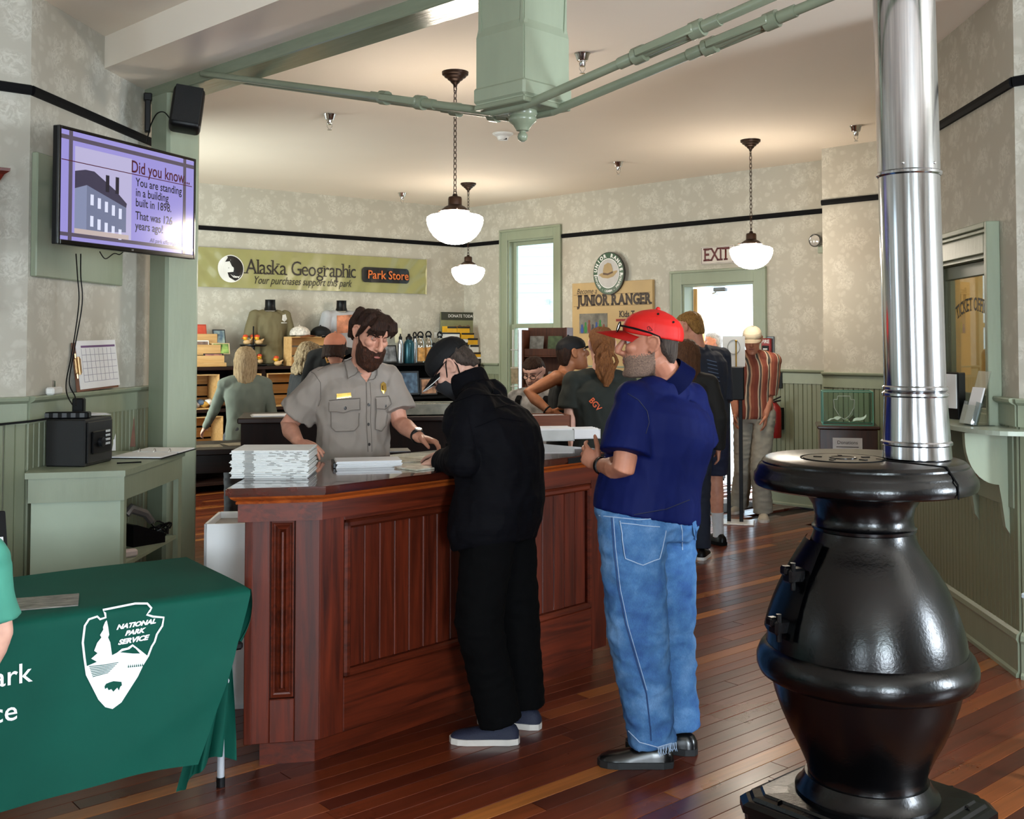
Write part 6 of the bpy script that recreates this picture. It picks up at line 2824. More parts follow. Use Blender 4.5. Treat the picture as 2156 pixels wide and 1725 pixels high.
HAIR_SHORT = [(-.075, -.062, -.094, .050), (-.055, -.045, -.104, .064), (-.03, -.026, -.109, .073), (0, -.004, -.113, .078), (.025, .012, -.115, .081), (.045, .045, -.114, .082), (.062, .088, -.112, .0815), (.082, .096, -.104, .077),
    (.100, .080, -.090, .066), (.114, .054, -.066, .050), (.122, .022, -.040, .028), (.125, .004, -.022, .010)]
HAIR_CROP = [(-.070, -.070, -.090, .046), (-.05, -.052, -.098, .060), (-.03, -.03, -.102, .0700), (0, -.006, -.105, .0745), (.03, .006, -.105, .0765), (.05, .02, -.105, .0775), (.06, .02, -.10, .07)]
CAPT = [(.030, .096, -.112, .0845), (.036, .104, -.114, .0860), (.055, .106, -.114, .0860), (.078, .100, -.107, .0815), (.100, .080, -.090, .068), (.117, .050, -.062, .048), (.127, .018, -.032, .024), (.130, .002, -.014, .006)]


def make_cap(root, T, s, mat, loc, brim_len=.085, tilt=0.0, brim_drop=.02, button=True, back_open=False, brim_mat=None, brim_w=.082, bend=.020):
 T = T @ Matrix.Rotation(tilt, 4, 'X')
 bm = bmn()
 table_loft(bm, CAPT, T, s, 36, 2.2)
 # six panels: sink the seams slightly
 inv = T.inverted()
 me = remesh(bm, .004 * s, 2)
 for v in me.vertices:
  q = inv @ v.co
  a = math.atan2(q.y + .005, q.x)
  k = (a / (math.pi / 3)) % 1.0
  dd_ = min(k, 1 - k)
  if q.z / s > .04 and dd_ < .03:
   v.co -= (T.to_3x3() @ V((q.x, q.y, max(0, q.z) * .5)).normalized()) * .0014 * (1 - dd_ / .03)
 me.transform(Matrix.Translation(-V(loc)))
 cr = link('cap_crown', me, mat, root, smooth=True)
 bm = bmn()
 g = []
 nx, ny = 16, 8
 for i in range(nx + 1):
  x = -1 + 2 * i / nx
  col = []
  for j in range(ny + 1):
   t = j / ny
   xx = x * brim_w
   y0 = .098 * math.sqrt(max(0.0, 1 - (x * .93) ** 2)) if abs(x) < 1 else 0
   y0 = .012 + .088 * math.sqrt(max(0, 1 - (x * .95) ** 2))
   y1 = y0 + brim_len * math.sqrt(max(0.02, 1 - (x * .98) ** 2)) ** .9
   y = y0 + (y1 - y0) * t
   z = .036 - brim_drop * (t ** 1.3) - bend * x * x
   col.append(bm.verts.new(T @ (V((xx * (1 - .05 * t), y, z)) * s) - V(loc)))
  g.append(col)
 for a, b in zip(g, g[1:]):
  for j in range(ny):
   bm.faces.new((a[j], b[j], b[j + 1], a[j + 1]))
 bmesh.ops.solidify(bm, geom=bm.faces[:], thickness=.007 * s)
 obj('cap_brim', bm, brim_mat or mat, root, smooth=True, ang=60)
 if button:
  bm = bmn()
  ell(bm, T @ (V((0, -.008, .131)) * s) - V(loc), .009 * s, 10, 6)
  obj('cap_button', bm, mat, cr, smooth=True)
 return cr


def make_hair(root, T, s, table, mat, loc, amp=.006, voxel=.005, extra=None, name='hair', freq=(70, 70, 14), seg=28):
 bm = bmn()
 if table:
  table_loft(bm, table, T, s, seg, 2.1)
 if extra:
  extra(bm)
 me = remesh(bm, voxel, 2)
 wrinkle(me, amp, freq, 3.1, False)
 me.transform(Matrix.Translation(-V(loc)))
 return link(name, me, mat, root, smooth=True)


def shoe(root, a, toe, s, mats, loc, side='', L=.275, boot=False, wide=1.0):
 """a: ankle point above the heel (world), toe: pointing direction"""
 d = V((toe[0], toe[1], 0)).normalized()
 r = V((d.y, -d.x, 0))
 o = V((a[0], a[1], 0)) - d * .065 * s
 zf = V(loc).z
 up = .10 if boot else .075
 bm = bmn()
 rows = [(-.008, .018, .05), (.004, .030, up * .95), (.03, .036, up + .012), (.075, .038, up + .012), (.115, .040, .078), (.155, .044, .064), (.20, .047, .054), (.235, .043, .048), (.262, .030, .038), (.272, .014, .028)]
 rings = []
 for x, w, h in rows:
  ring = []
  for k in range(16):
   t = 2 * math.pi * k / 16
   cx_, sz_ = math.cos(t), math.sin(t)
   z = .016 + (h - .016) * max(0, sz_) ** .7 if sz_ > 0 else .016
   ww = w * wide * (abs(cx_) ** .75) * (1 if cx_ >= 0 else -1)
   if sz_ > .6:
    ww *= .9
   ring.append(o + d * x * s + r * ww * s + V((0, 0, z * s)) - V(loc))
  rings.append(ring)
 loft(bm, rings)
 bmesh.ops.remove_doubles(bm, verts=bm.verts[:], dist=.0005)
 sh = obj('shoe', bm, mats[0], root, smooth=True, ang=60)
 bm = bmn()
 outl = [(-.012, .0), (-.006, .026), (.03, .040), (.09, .041), (.15, .047), (.20, .051), (.24, .046), (.268, .030), (.278, 0)]
 pts = [(x, w * wide) for x, w in outl] + [(x, -w * wide) for x, w in outl[::-1][1:-1]]
 va = [bm.verts.new(o + d * x * s + r * w * s + V((0, 0, .001)) - V((V(loc).x, V(loc).y, 0))) for x, w in pts]
 vb = [bm.verts.new(v.co + V((0, 0, .024 * s))) for v in va]
 bm.faces.new(va)
 bm.faces.new(vb[::-1])
 n = len(va)
 for i in range(n):
  bm.faces.new((va[(i + 1) % n], va[i], vb[i], vb[(i + 1) % n]))
 obj('sole', bm, mats[1], sh)
 return sh


def stand(pos, facing, H, arms='down', width=1.0, lean=0.0, turn=0.0):
 """default joints of a standing figure; facing is an angle (0 = +Y, positive = towards -X)"""
 f = V((-math.sin(facing), math.cos(facing), 0))
 r = V((f.y, -f.x, 0))
 s = H / 1.75
 o = V((pos[0], pos[1], 0))
 z = V((0, 0, 1))
 J = {'s': s, 'f': f, 'pos': o}
 J['pelvis'] = o + z * .95 * s
 J['chest'] = o + z * 1.40 * s + f * (.02 + lean) * s
 J['neck'] = o + z * 1.50 * s + f * (.02 + lean) * s
 J['head'] = o + z * 1.635 * s + f * (.05 + lean * 1.15) * s
 J['right'], J['pright'] = r, r
 J['hf'], J['hu'] = f, z
 sw = .185 * s * width
 J['rs'], J['ls'] = J['chest'] + r * sw + z * .01, J['chest'] - r * sw + z * .01
 for q, sg in (('r', 1), ('l', -1)):
  J[q + 'e'] = J[q + 's'] + r * sg * .06 * s - z * .29 * s - f * .03 * s
  J[q + 'w'] = J[q + 'e'] - z * .25 * s + f * .05 * s
  J[q + 'h'] = J['pelvis'] + r * sg * .095 * s - z * .03 * s
  J[q + 'k'] = o + r * sg * .10 * s + z * .49 * s + f * .015 * s
  J[q + 'a'] = o + r * sg * .11 * s + z * .085 * s
  J[q + 't'] = (f + r * sg * .18)
  J[q + 'hd'] = (-z * .95 + f * .25)
  J[q + 'pn'] = -r * sg
  J[q + 'th'] = f
 return J


def person(label, J, skin, shirt=None, pants=None, shoes=None, hair=None, cap=None, voxel=.008, girth=1.0, belly=0.0, sleeve=.62, long_sleeve=False, pant_len=.97, legs=False, group=None, collar=True,
   sleeve_r=(.068, .074, .070), pant_r=None, hem=-.16, curl=(.35, .4, .45, .5), hands=True, shirt_ease=.012, stubble=None, lips=True, eyes=True, wr=.006, brow=None, shirt_open=None, tank=False, nose=1.0, arm_r=1.0,
   neck_r=1.0, jacket=False, headscale=1.0, pant_wr=.007, torso=None, sleeveless=False):
 s = J['s']
 loc = V((J['pos'].x, J['pos'].y, 0))
 root = thing('person', label, 'person', loc, 0, group)
 T = head_matrix(V(J['head']), J['hf'], J['hu'])
 hs = s ** .5 * 1.0 * headscale
 up = (V(J['neck']) - V(J['chest'])).normalized()
 # ---- body: one continuous skin
 bm = bmn()
 add_head(bm, T, hs, nose)
 nb = T @ (V((0, -.030, -.055)) * hs)
 tube(bm, [V(J['chest']) + (V(J['neck']) - V(J['chest'])) * .2, V(J['neck']), nb, T @ (V((0, -.02, -.02)) * hs)], [.054 * s * neck_r, .056 * s * neck_r, .055 * s * neck_r, .05 * s], 16, round_ends=True)
 loft(bm, torso_rings(J, .90 * s, -.004, girth=girth, belly=belly * .8, t0=-.08 if not legs else -.22, table=torso))
 for q in 'rl':
  sh_, el_, wr_ = V(J[q + 's']), V(J[q + 'e']), V(J[q + 'w'])
  ell(bm, sh_, .052 * s * arm_r, 14, 10)
  tube(bm, [along(V(J['chest']), V(J['neck']), .75), along(V(J['neck']), sh_, .55) + V((0, 0, -.012)), sh_], [.036 * s, .036 * s, .040 * s], 12, round_ends=True)
  tube(bm, [along(V(J['chest']), sh_, .5), sh_, along(sh_, el_, .5), el_, along(el_, wr_, .3), along(el_, wr_, .7), wr_],
    [.055 * s, .050 * s * arm_r, .046 * s * arm_r, .040 * s * arm_r, .041 * s * arm_r, .032 * s * arm_r, .026 * s], 14, round_ends=True)
  if hands:
   add_hand(bm, wr_, J[q + 'hd'], J[q + 'pn'], J[q + 'th'], J.get(q + 'curl', curl), s * .98)
  if legs:
   hp, kn, an = V(J[q + 'h']), V(J[q + 'k']), V(J[q + 'a'])
   tube(bm, [hp, along(hp, kn, .5), kn, along(kn, an, .3), along(kn, an, .7), an, an - V((0, 0, .05))], [.088 * s, .075 * s, .055 * s, .056 * s, .042 * s, .036 * s, .036 * s], 16, round_ends=True)
 me = remesh(bm, voxel, 2)
 inv = T.inverted()
 for v in me.vertices:
  q = (inv @ v.co) / hs
  if q.z > -.13 and q.y > .05 and abs(q.x) < .07:
   k = 0
   for sx in (-1, 1):
    d2 = ((q.x - sx * .031) / .017) ** 2 + ((q.z - .016) / .011) ** 2
    k -= .0085 * math.exp(-d2)
   k -= .004 * math.exp(-((q.z + .059) / .004) ** 2) * (1 if abs(q.x) < .026 else 0)
   v.co += T.to_3x3() @ V((0, k * hs, 0))
 mats = [skin, LIPS, stubble or skin, brow or (hair[1] if hair else skin)]
 pl = me.polygons
 for f in pl:
  q = (inv @ f.center) / hs
  mi = 0
  if q.y > .05 and -.16 < q.z < .08 and abs(q.x) < .085:
   if lips and abs(q.x) < .025 and -.066 < q.z < -.052 and q.y > .085:
    mi = 1
   elif .012 < abs(q.x) < .050 and .030 + .02 * abs(q.x) < q.z < .041 - .05 * abs(abs(q.x) - .03) and q.y > .06:
    mi = 3
  if stubble and mi == 0 and q.z > -.17:
   rnd_ = (math.sin(f.index * 12.9898) * 43758.5453) % 1.0
   edge = -.030 + .30 * max(0, .03 - q.y) - .016 * rnd_
   if q.z < edge and -.018 < q.y and not (abs(q.x) < .02 and q.z > -.052 and q.y > .1) and q.z > -.135 - .2 * max(0, .09 - q.y):
    mi = 2
  f.material_index = mi
 me.transform(Matrix.Translation(-loc))
 body = link('body', me, mats, root, smooth=True)
 if eyes:
  for sx in (-1, 1):
   bm = bmn()
   c = T @ (V((sx * .031, .078, .016)) * hs) - loc
   ell(bm, c, .0115 * hs, 14, 10)
   for f in bm.faces:
    dv = (f.calc_center_median() - c).normalized()
    if dv.dot(T.to_3x3() @ V((0, 1, J.get('gaze', -.05))).normalized()) > .72:
     f.material_index = 1
   obj('eye', bm, [EYEW, IRIS], root, smooth=True)
   bm = bmn()      # upper lid
   res = ell(bm, (0, 0, 0), .0132 * hs, 16, 12)
   lid = J.get('lid', .25)
   dels = [v for v in bm.verts if v.co.z < (.0132 * hs) * (.55 - lid * 1.2) or v.co.y < 0]
   bmesh.ops.delete(bm, geom=dels, context='VERTS')
   bmesh.ops.transform(bm, matrix=Matrix.Translation(c) @ T.to_3x3().to_4x4(), verts=bm.verts[:])
   if bm.faces:
    obj('eyelid', bm, M('eyelid_skin', '#a06c58', .65), root, smooth=True)
   else:
    bm.free()
 # ---- clothes
 if pants:
  bm = bmn()
  pr = pant_r or (.100, .080, .068)
  loft(bm, torso_rings(J, s, .006, t0=-.22, t1=.20, girth=girth, belly=belly * .7))
  for q in 'rl':
   hp, kn, an = V(J[q + 'h']), V(J[q + 'k']), V(J[q + 'a'])
   if pant_len <= .5:
    e = along(hp, kn, pant_len * 2)
    tube(bm, [hp, along(hp, e, .5), e], [pr[0] * s, pr[0] * s * .98, pr[1] * s * 1.05], 18, caps=True)
   else:
    e = along(kn, an, (pant_len - .5) * 2)
    if pant_len >= .96:
     e = e - V((0, 0, .02))
    tube(bm, [hp, along(hp, kn, .5), kn, along(kn, e, .5), along(kn, e, .93), e], [pr[0] * s, (pr[0] + pr[1]) / 2 * s, pr[1] * s, (pr[1] + pr[2]) / 2 * s * .98, pr[2] * s * 1.02, pr[2] * s * 1.03], 20, caps=True)
   ell(bm, hp, pr[0] * s, 14, 10)
  me = remesh(bm, max(.008, voxel), 3)
  wrinkle(me, pant_wr, (9, 9, 16), 1.7 + J['pos'].x)
  me.transform(Matrix.Translation(-loc))
  link('shorts' if pant_len <= .5 else 'trousers', me, pants, root, smooth=True)
 if shirt:
  bm = bmn()
  loft(bm, torso_rings(J, s, shirt_ease, t0=hem, girth=girth, belly=belly, t1=1.03 if tank else 1.1, table=torso))
  for q in 'rl':
   sh_, el_, wr_ = V(J[q + 's']), V(J[q + 'e']), V(J[q + 'w'])
   if tank:
    continue
   a0, a1, a2 = [x * s for x in sleeve_r]
   ell(bm, sh_, a0 * .98, 16, 12)
   tube(bm, [along(V(J['chest']), V(J['neck']), .45), along(along(V(J['chest']), V(J['neck']), .62), sh_, .5), sh_], [.068 * s, .068 * s, .066 * s], 14, round_ends=True)
   if long_sleeve:
    tube(bm, [along(V(J['chest']), sh_, .45), sh_, along(sh_, el_, .5), el_, along(el_, wr_, .5), along(el_, wr_, .97)], [a0, a0, a1, a1 * .95, a2 * .9, a2 * .72], 18, round_ends=False)
    ell(bm, el_, a1 * .95, 14, 10)
   else:
    e = along(sh_, el_, sleeve)
    tube(bm, [along(V(J['chest']), sh_, .45), sh_, along(sh_, e, .5), e], [a0, a0, a1, a2 * 1.06], 18)
  if collar and not tank:
   n0 = V(J['neck'])
   ce = 1.12 if jacket else .8
   tube(bm, [along(V(J['chest']), n0, .35), along(V(J['chest']), n0, ce)], [.084 * s * neck_r, (.080 if jacket else .071) * s * neck_r], 18)
  me = remesh(bm, max(.007, voxel), 3)
  wrinkle(me, wr, (12, 12, 8), 5.3 + J['pos'].y)
  me.transform(Matrix.Translation(-loc))
  link('jacket' if jacket else 'shirt', me, shirt, root, smooth=True)
 if shoes:
  for q in 'rl':
   shoe(root, V(J[q + 'a']), J[q + 't'], s, shoes, loc)
 if hair:
  make_hair(root, T, hs, hair[0], hair[1], loc, extra=hair[2] if len(hair) > 2 else None, amp=hair[3] if len(hair) > 3 else .005, voxel=max(.005, voxel * .8))
 if cap:
  make_cap(root, T, hs, cap, loc)
 return root, T, hs, loc
# ------------------------------------------------------------------ shop wall: banner
bl, br = W_LB.hit(405, 562), W_LB.hit(893, 585)
bt, bb = W_LB.hit(660, 534)[1], W_LB.hit(660, 612)[1]
BW, BH = br[0] - bl[0], bt - bb
ban = thing('shop_banner', 'glossy olive vinyl shop banner with round bear emblem on the back wall', 'banner', W_LB.pt(bl[0], bb, .03), W_LB.ang)
VIN = M('olive_vinyl', '#9a9763', .28, var=.06, vscale=2.5, bump=.06, bscale=7, stretch=(1, 1, .6))


def ban_y(x, z):
 e = min(abs(x), abs(BW - x)) / BW
 return -.008 + .006 * math.sin(x * 9 + 3 * z) + .010 * math.exp(-((BW - x) / .35) ** 2) * math.sin((x * .8 - z) * 26) + .007 * math.exp(-(x / .5) ** 2) * math.sin((x + z) * 24) + .004 * math.sin(x * 23 - z * 11)


def lay_b(bm, lift):
 for v in bm.verts:
  v.co.y = ban_y(v.co.x, v.co.z) - lift


bm = bmn()
nx, nz = 110, 16
g = [[bm.verts.new((BW * i / nx, 0, BH * j / nz)) for j in range(nz + 1)] for i in range(nx + 1)]
for a, b in zip(g, g[1:]):
 for j in range(nz):
  bm.faces.new((a[j], b[j], b[j + 1], a[j + 1]))
lay_b(bm, 0)
sheet_b = obj('vinyl_sheet', bm, VIN, ban, smooth=True)
bm = bmn()
bx(bm, BW, BW + .02, -.012, .004, -.005, BH + .005, .004)
obj('end_trim', bm, M('pale_gold_trim', '#cfc69a', .3), ban)


def ban_text(fn, body, size, mat, x, z, **kw):
 o = fn(body, size, mat, sheet_b, (0, 0, 0), **kw)
 for v in o.data.vertices:
  v.co.x += x
  v.co.z += z
  v.co.y = ban_y(v.co.x, v.co.z) - .006
 return o


def bx_at(u, v):
 s_, z_ = W_LB.hit(u, v, .03)
 return s_ - bl[0], z_ - bb


INK = M('brown_black_ink', '#1c130e', .45)
x0, z0 = bx_at(637, 568)
ban_text(serif_text, 'Alaska Geographic', .248, INK, x0, z0, bar=.045, track=.0, sx=.86)
x0, z0 = bx_at(638, 596)
ban_text(text, 'Your purchases support this park', .13, INK, x0, z0 + .01, shear=.35, sx=.74)


def ban_poly(name, pts, mat, lift, parent=None, cuts=2):
 bm = bmn()
 bm.faces.new([bm.verts.new((p[0], 0, p[1])) for p in pts])
 bmesh.ops.triangulate(bm, faces=bm.faces[:])
 if cuts:
  bmesh.ops.subdivide_edges(bm, edges=bm.edges[:], cuts=cuts, use_grid_fill=True)
 lay_b(bm, lift)
 return obj(name, bm, mat, parent or sheet_b)


cx0, cz0 = bx_at(485, 566)
RR = .16
WHT = M('white_ink', '#e9e8e4', .4, var=.02)
BLK = M('black_ink', '#0c0a0c', .35)


def circ(r, a0=0, a1=360, n=36, sx=1.0):
 return [(cx0 + r * sx * math.cos(rad(a0 + (a1 - a0) * k / n)), cz0 + r * math.sin(rad(a0 + (a1 - a0) * k / n))) for k in range(n + (0 if a1 - a0 == 360 else 1))]


ban_poly('emblem_disc', circ(RR), WHT, .005)
# dark swirl: raven above, waves below, pale bear head left
ban_poly('emblem_raven', circ(RR * .93, -70, 110, 24) + [(cx0 - .03, cz0 + .10), (cx0 - .075, cz0 + .075), (cx0 - .02, cz0 + .085), (cx0 + .01, cz0 + .03), (cx0 + .055, cz0 - .005), (cx0 + .03, cz0 - .035), (cx0 - .04, cz0 - .045), (cx0 - .02, cz0 - .10)], BLK, .007)
for i in range(3):
 ban_poly('emblem_wave', [(cx0 - .01 + .035 * i, cz0 - .06 - .012 * i), (cx0 + .03 + .03 * i, cz0 - .10 - .004 * i), (cx0 + .075 + .022 * i, cz0 - .105 + .02 * i), (cx0 + .035 + .03 * i, cz0 - .09 - .0 * i)], WHT, .009, cuts=0)
ban_poly('emblem_bear_eye', [(cx0 - .035, cz0 + .005), (cx0 - .025, cz0 + .012), (cx0 - .022, cz0 + .002)], BLK, .009, cuts=0)
ban_poly('emblem_bear_nose', [(cx0 + .02, cz0 - .012), (cx0 + .035, cz0 - .004), (cx0 + .03, cz0 - .02)], WHT, .009, cuts=0)
ban_poly('emblem_raven_eye', [(cx0 - .015, cz0 + .098), (cx0 - .008, cz0 + .104), (cx0 - .006, cz0 + .096)], WHT, .009, cuts=0)
qx0, qz0 = bx_at(760, 562)
qx1, qz1 = bx_at(860, 598)
r_ = .05
rr_pts = []
for (cx_, cz_, a0) in ((qx1 - r_, qz0 - r_, 0), (qx0 + r_, qz0 - r_, 90), (qx0 + r_, qz1 + r_, 180), (qx1 - r_, qz1 + r_, 270)):
 rr_pts += [(cx_ + r_ * math.cos(rad(a0 + 15 * k)), cz_ + r_ * math.sin(rad(a0 + 15 * k))) for k in range(7)]
ban_poly('store_plaque', rr_pts, BLK, .016, cuts=5)
x0, z0 = bx_at(815, 581)
o = ban_text(text, 'Park Store', .150, M('orange_ink', '#d9702a', .45), x0, z0, bold=.002, sx=.95)
for v in o.data.vertices:
 v.co.y -= .026

# ------------------------------------------------------------------ shelving below the banner
SD = .52
def lbp(u, v, d):
 s_, z_ = W_LB.hit(u, v, d)
 return W_LB.pt(s_, z_, d), s_, z_


_, s0_, SHT = lbp(400, 774, SD)
_, s1_, _ = lbp(817, 774, SD)
shelf = thing('shop_shelving', 'long dark wooden shop shelving below the olive banner', 'shelving', W_LB.pt(0, 0, 0), W_LB.ang)
for z, nm in ((SHT, 'top_board'), (SHT - .46, 'shelf'), (SHT - .92, 'shelf'), (.12, 'shelf')):
 bm = bmn()
 bx(bm, s0_, s1_, -SD, -.06, z - .035, z, .003)
 obj(nm, bm, DARKWX, shelf)
for uu_ in (401, 515, 556, 656, 735, 815):
 x = lbp(uu_, 774, SD)[1]
 bm = bmn()
 bx(bm, x - .02, x + .02, -SD + .01, -.06, 0, SHT - .035)
 obj('upright', bm, DARKW, shelf)
bm = bmn()
bx(bm, s0_, s1_, -.06, -.05, 0, SHT)
obj('back_board', bm, DARKW, shelf)

PINE = wood('pale_pine', '#b98d55', '#d9b27c', .6, 0, 0, .3, rnd=.12)


def crate(label, u0, u1, v0, v1, zb, hh=None, d=SD - .02, dep=.30, slats=3):
 a, sa0, zz1 = lbp(u0, v0, d)
 b, sb0, zz0 = lbp(u1, v1, d)
 zz0 = zb
 w_, h_ = sb0 - sa0, hh or zz1 - zz0
 t = thing('wooden_crate', label, 'crate', W_LB.pt(sa0, zz0, d), W_LB.ang, 'pine display crates')
 e = .018
 for x in (0, w_ - e):
  bm = bmn()
  bx(bm, x, x + e, 0, dep, 0, h_, .002)
  obj('end', bm, PINE, t)
 for z in (0, h_ - .012):
  for k in range(3):
   bm = bmn()
   bx(bm, e, w_ - e, k * dep / 3 + .004, (k + 1) * dep / 3 - .004, z, z + .012, .002)
   obj('slat', bm, PINE, t)
 for k in range(slats):
  bm = bmn()
  bx(bm, e, w_ - e, dep - .012, dep, k * h_ / slats + .01, (k + 1) * h_ / slats - .01, .002)
  obj('slat', bm, PINE, t)
 return t


crate('pine crate standing on the shelving under the caps', 612, 700, 709, 772, SHT, dep=.18)
crate('pine crate on the upper shelf left of the blonde woman', 404, 462, 788, 850, SHT - .46, .38)
crate('pine crate on the upper shelf right of the blonde woman', 520, 552, 782, 850, SHT - .46, .38)
crate('pine crate on the upper shelf behind the dark-coated woman', 562, 648, 782, 850, SHT - .46, .38)
crate('pine crate low on the shelving left of the blonde woman', 404, 470, 860, 915, SHT - .92, .38)
rs_ = random.Random(8)
for k in range(7):
 p, _, _ = lbp(412 + k * 9, 846 - (k % 3) * 5, SD - .14)
 bm = bmn()
 ell(bm, (0, 0, 0), (.055, .05, .038), 10, 8, Matrix.Rotation(k, 3, 'Z'))
 me = bm
 cols = ('#c9c4c0', '#5b6f8a', '#b98a3a', '#d7d2cc', '#3d4450', '#a9b4ba', '#7d5a3a')
 for v in bm.verts:
  v.co += v.co.normalized() * .012 * noise.noise(v.co * 30 + V((k, 0, 0)))
 tag(obj('soft_toy', bm, M('soft_toy_%d' % k, cols[k], .9, var=.3, vscale=30), None, V((p.x, p.y, SHT - .46 + .05 + .02 * (k % 2))), smooth=True),
  ('white plush toy at the left end of the upper crate', 'blue plush toy in the upper crate', 'ochre plush toy in the upper crate', 'pale plush toy in the middle of the upper crate', 'dark grey plush toy in the upper crate', 'light grey plush toy in the upper crate', 'brown plush toy at the right of the upper crate')[k], 'toy', 'plush toys in the upper crate')
# books and framed cards on the left end
easel = thing('card_rack', 'stepped pale wooden rack for framed cards at the left end of the shelving', 'rack', lbp(400, 773, SD)[0], W_LB.ang)
bm = bmn()
wr_ = lbp(477, 773, SD)[1] - lbp(400, 773, SD)[1]
for k in range(3):
 bx(bm, 0, wr_, .06 + .10 * k, .08 + .10 * k, 0, .12 + .12 * k, .002)
 bx(bm, 0, wr_, .0 + .10 * k, .06 + .10 * k, .03 + .12 * k - .02 * (k > 0), .042 + .12 * k - .02 * (k > 0), .002)
bx(bm, 0, wr_, 0, .34, 0, .03, .002)
obj('rack_body', bm, PINE, easel)


def card(label, u0, u1, v0, v1, d, c1, c2, kind='framed_card', cat='card', frame='#e4e2dc', lean=-12):
 a, sa0, z1_ = lbp(u0, v0, d)
 b, sb0, z0_ = lbp(u1, v1, d)
 w_, h_ = sb0 - sa0, z1_ - z0_
 t = thing(kind, label, cat, W_LB.pt(sa0, z0_, d), W_LB.ang)
 tm = Matrix.Rotation(rad(lean), 4, 'X')
 bm = bmn()
 bx(bm, 0, w_, 0, .012, 0, h_, .002)
 bmesh.ops.transform(bm, matrix=tm, verts=bm.verts[:])
 obj('cover', bm, M('card_' + frame[1:], frame, .5, var=.02), t)
 m = M('print_%s_%s' % (c1[1:], c2[1:]), c1, .4)
 if len(m.node_tree.nodes) and 'two' not in m:
  m['two'] = 1
  rp_ = [n for n in m.node_tree.nodes if n.type == 'VALTORGB'][0]
  rp_.color_ramp.elements[0].color, rp_.color_ramp.elements[1].color = lin(c1), lin(c2)
  [n for n in m.node_tree.nodes if n.type == 'TEX_NOISE'][0].inputs['Scale'].default_value = 14
 bm = bmn()
 bx(bm, w_ * .08, w_ * .92, -.002, 0, h_ * .08, h_ * .92)
 bmesh.ops.transform(bm, matrix=tm, verts=bm.verts[:])
 obj('picture', bm, m, t)
 return t


t = card('red-covered guidebook standing on the card rack', 410, 437, 682, 722, SD - .26, '#b9402c', '#c8553c', 'guidebook', 'book', '#a83a28')
card('framed brown forest card on the middle step of the rack', 414, 442, 716, 748, SD - .16, '#5a4a44', '#9c7f72')
card('tall framed river card at the back of the rack', 450, 476, 693, 726, SD - .26, '#35506a', '#9fb0a8', frame='#23252a')
card('framed green waterfall card on the rack', 448, 485, 722, 746, SD - .16, '#2f5a2c', '#a6c46a', frame='#c9b48a')
card('framed sunset mountain card at the front of the rack', 430, 472, 744, 765, SD - .07, '#7a4a56', '#c98a6a', frame='#2a2626')
# cake stand with rubber ducks
p, _, _ = lbp(533, 772, SD - .16)
cs_ = thing('tiered_stand', 'black two-tier cake stand holding rubber ducks', 'cake stand', V((p.x, p.y, SHT)), 0)
_, _, zA = lbp(533, 728, SD - .16)
bm = bmn()
lathe(bm, [(0, 0), (.14, 0), (.155, .012), (.155, .022), (0, .02)], 28)
lathe(bm, [(.02, .02), (.018, zA - SHT), (0, zA - SHT)], 12)
lathe(bm, [(0, zA - SHT - .01), (.13, zA - SHT - .01), (.15, zA - SHT + .002), (.15, zA - SHT + .012), (0, zA - SHT + .008)], 28)
tube(bm, [(0, 0, zA - SHT), (0, 0, zA - SHT + .22)], .008, 8)
obj('stand', bm, BLACK, cs_, smooth=True, ang=40)
DY, DO = M('duck_yellow', '#d9a520', .4), M('duck_orange', '#c8431c', .4)


def duck(p, rz, label, first=[None]):
 if first[0] is None:
  t = thing('rubber_duck', label, 'toy duck', p, rz, 'rubber ducks in the shop')
  bm = bmn()
  ell(bm, (0, 0, .03), (.045, .034, .030), 14, 10)
  tube(bm, [(-.03, 0, .045), (-.055, 0, .065)], [.016, .006], 8, round_ends=True)
  obj('body', bm, M('duck_cream', '#cfa877', .5), t, smooth=True)
  bm = bmn()
  ell(bm, (.022, 0, .078), .028, 14, 10)
  obj('head', bm, DY, t, smooth=True)
  bm = bmn()
  ell(bm, (.052, 0, .074), (.014, .014, .006), 10, 6)
  obj('beak', bm, DO, t, smooth=True)
  bm = bmn()
  lathe(bm, [(.032, .088), (.030, .094), (.026, .108), (.012, .116), (0, .117)], 16, (.018, 0, 0))
  obj('hat', bm, DO, t, smooth=True)
  first[0] = t
  return t
 return dup(first[0], p, rz, label)


for (u, v, dd_, lab) in ((520, 721, .18, 'rubber duck at the left of the upper cake-stand tier'), (531, 720, .24, 'rubber duck in the middle of the upper cake-stand tier'), (545, 720, .16, 'rubber duck at the right of the upper cake-stand tier'), (547, 765, .20, 'rubber duck on the lower cake-stand tier'), (585, 771, .10, 'rubber duck standing alone beside the cake stand')):
 p, _, z_ = lbp(u, v + 4, SD - dd_)
 zz = zA + .010 if v < 740 else (SHT + .024 if v < 770 else SHT)
 duck(V((p.x, p.y, zz)), rs_.uniform(3.3, 5.2), lab)


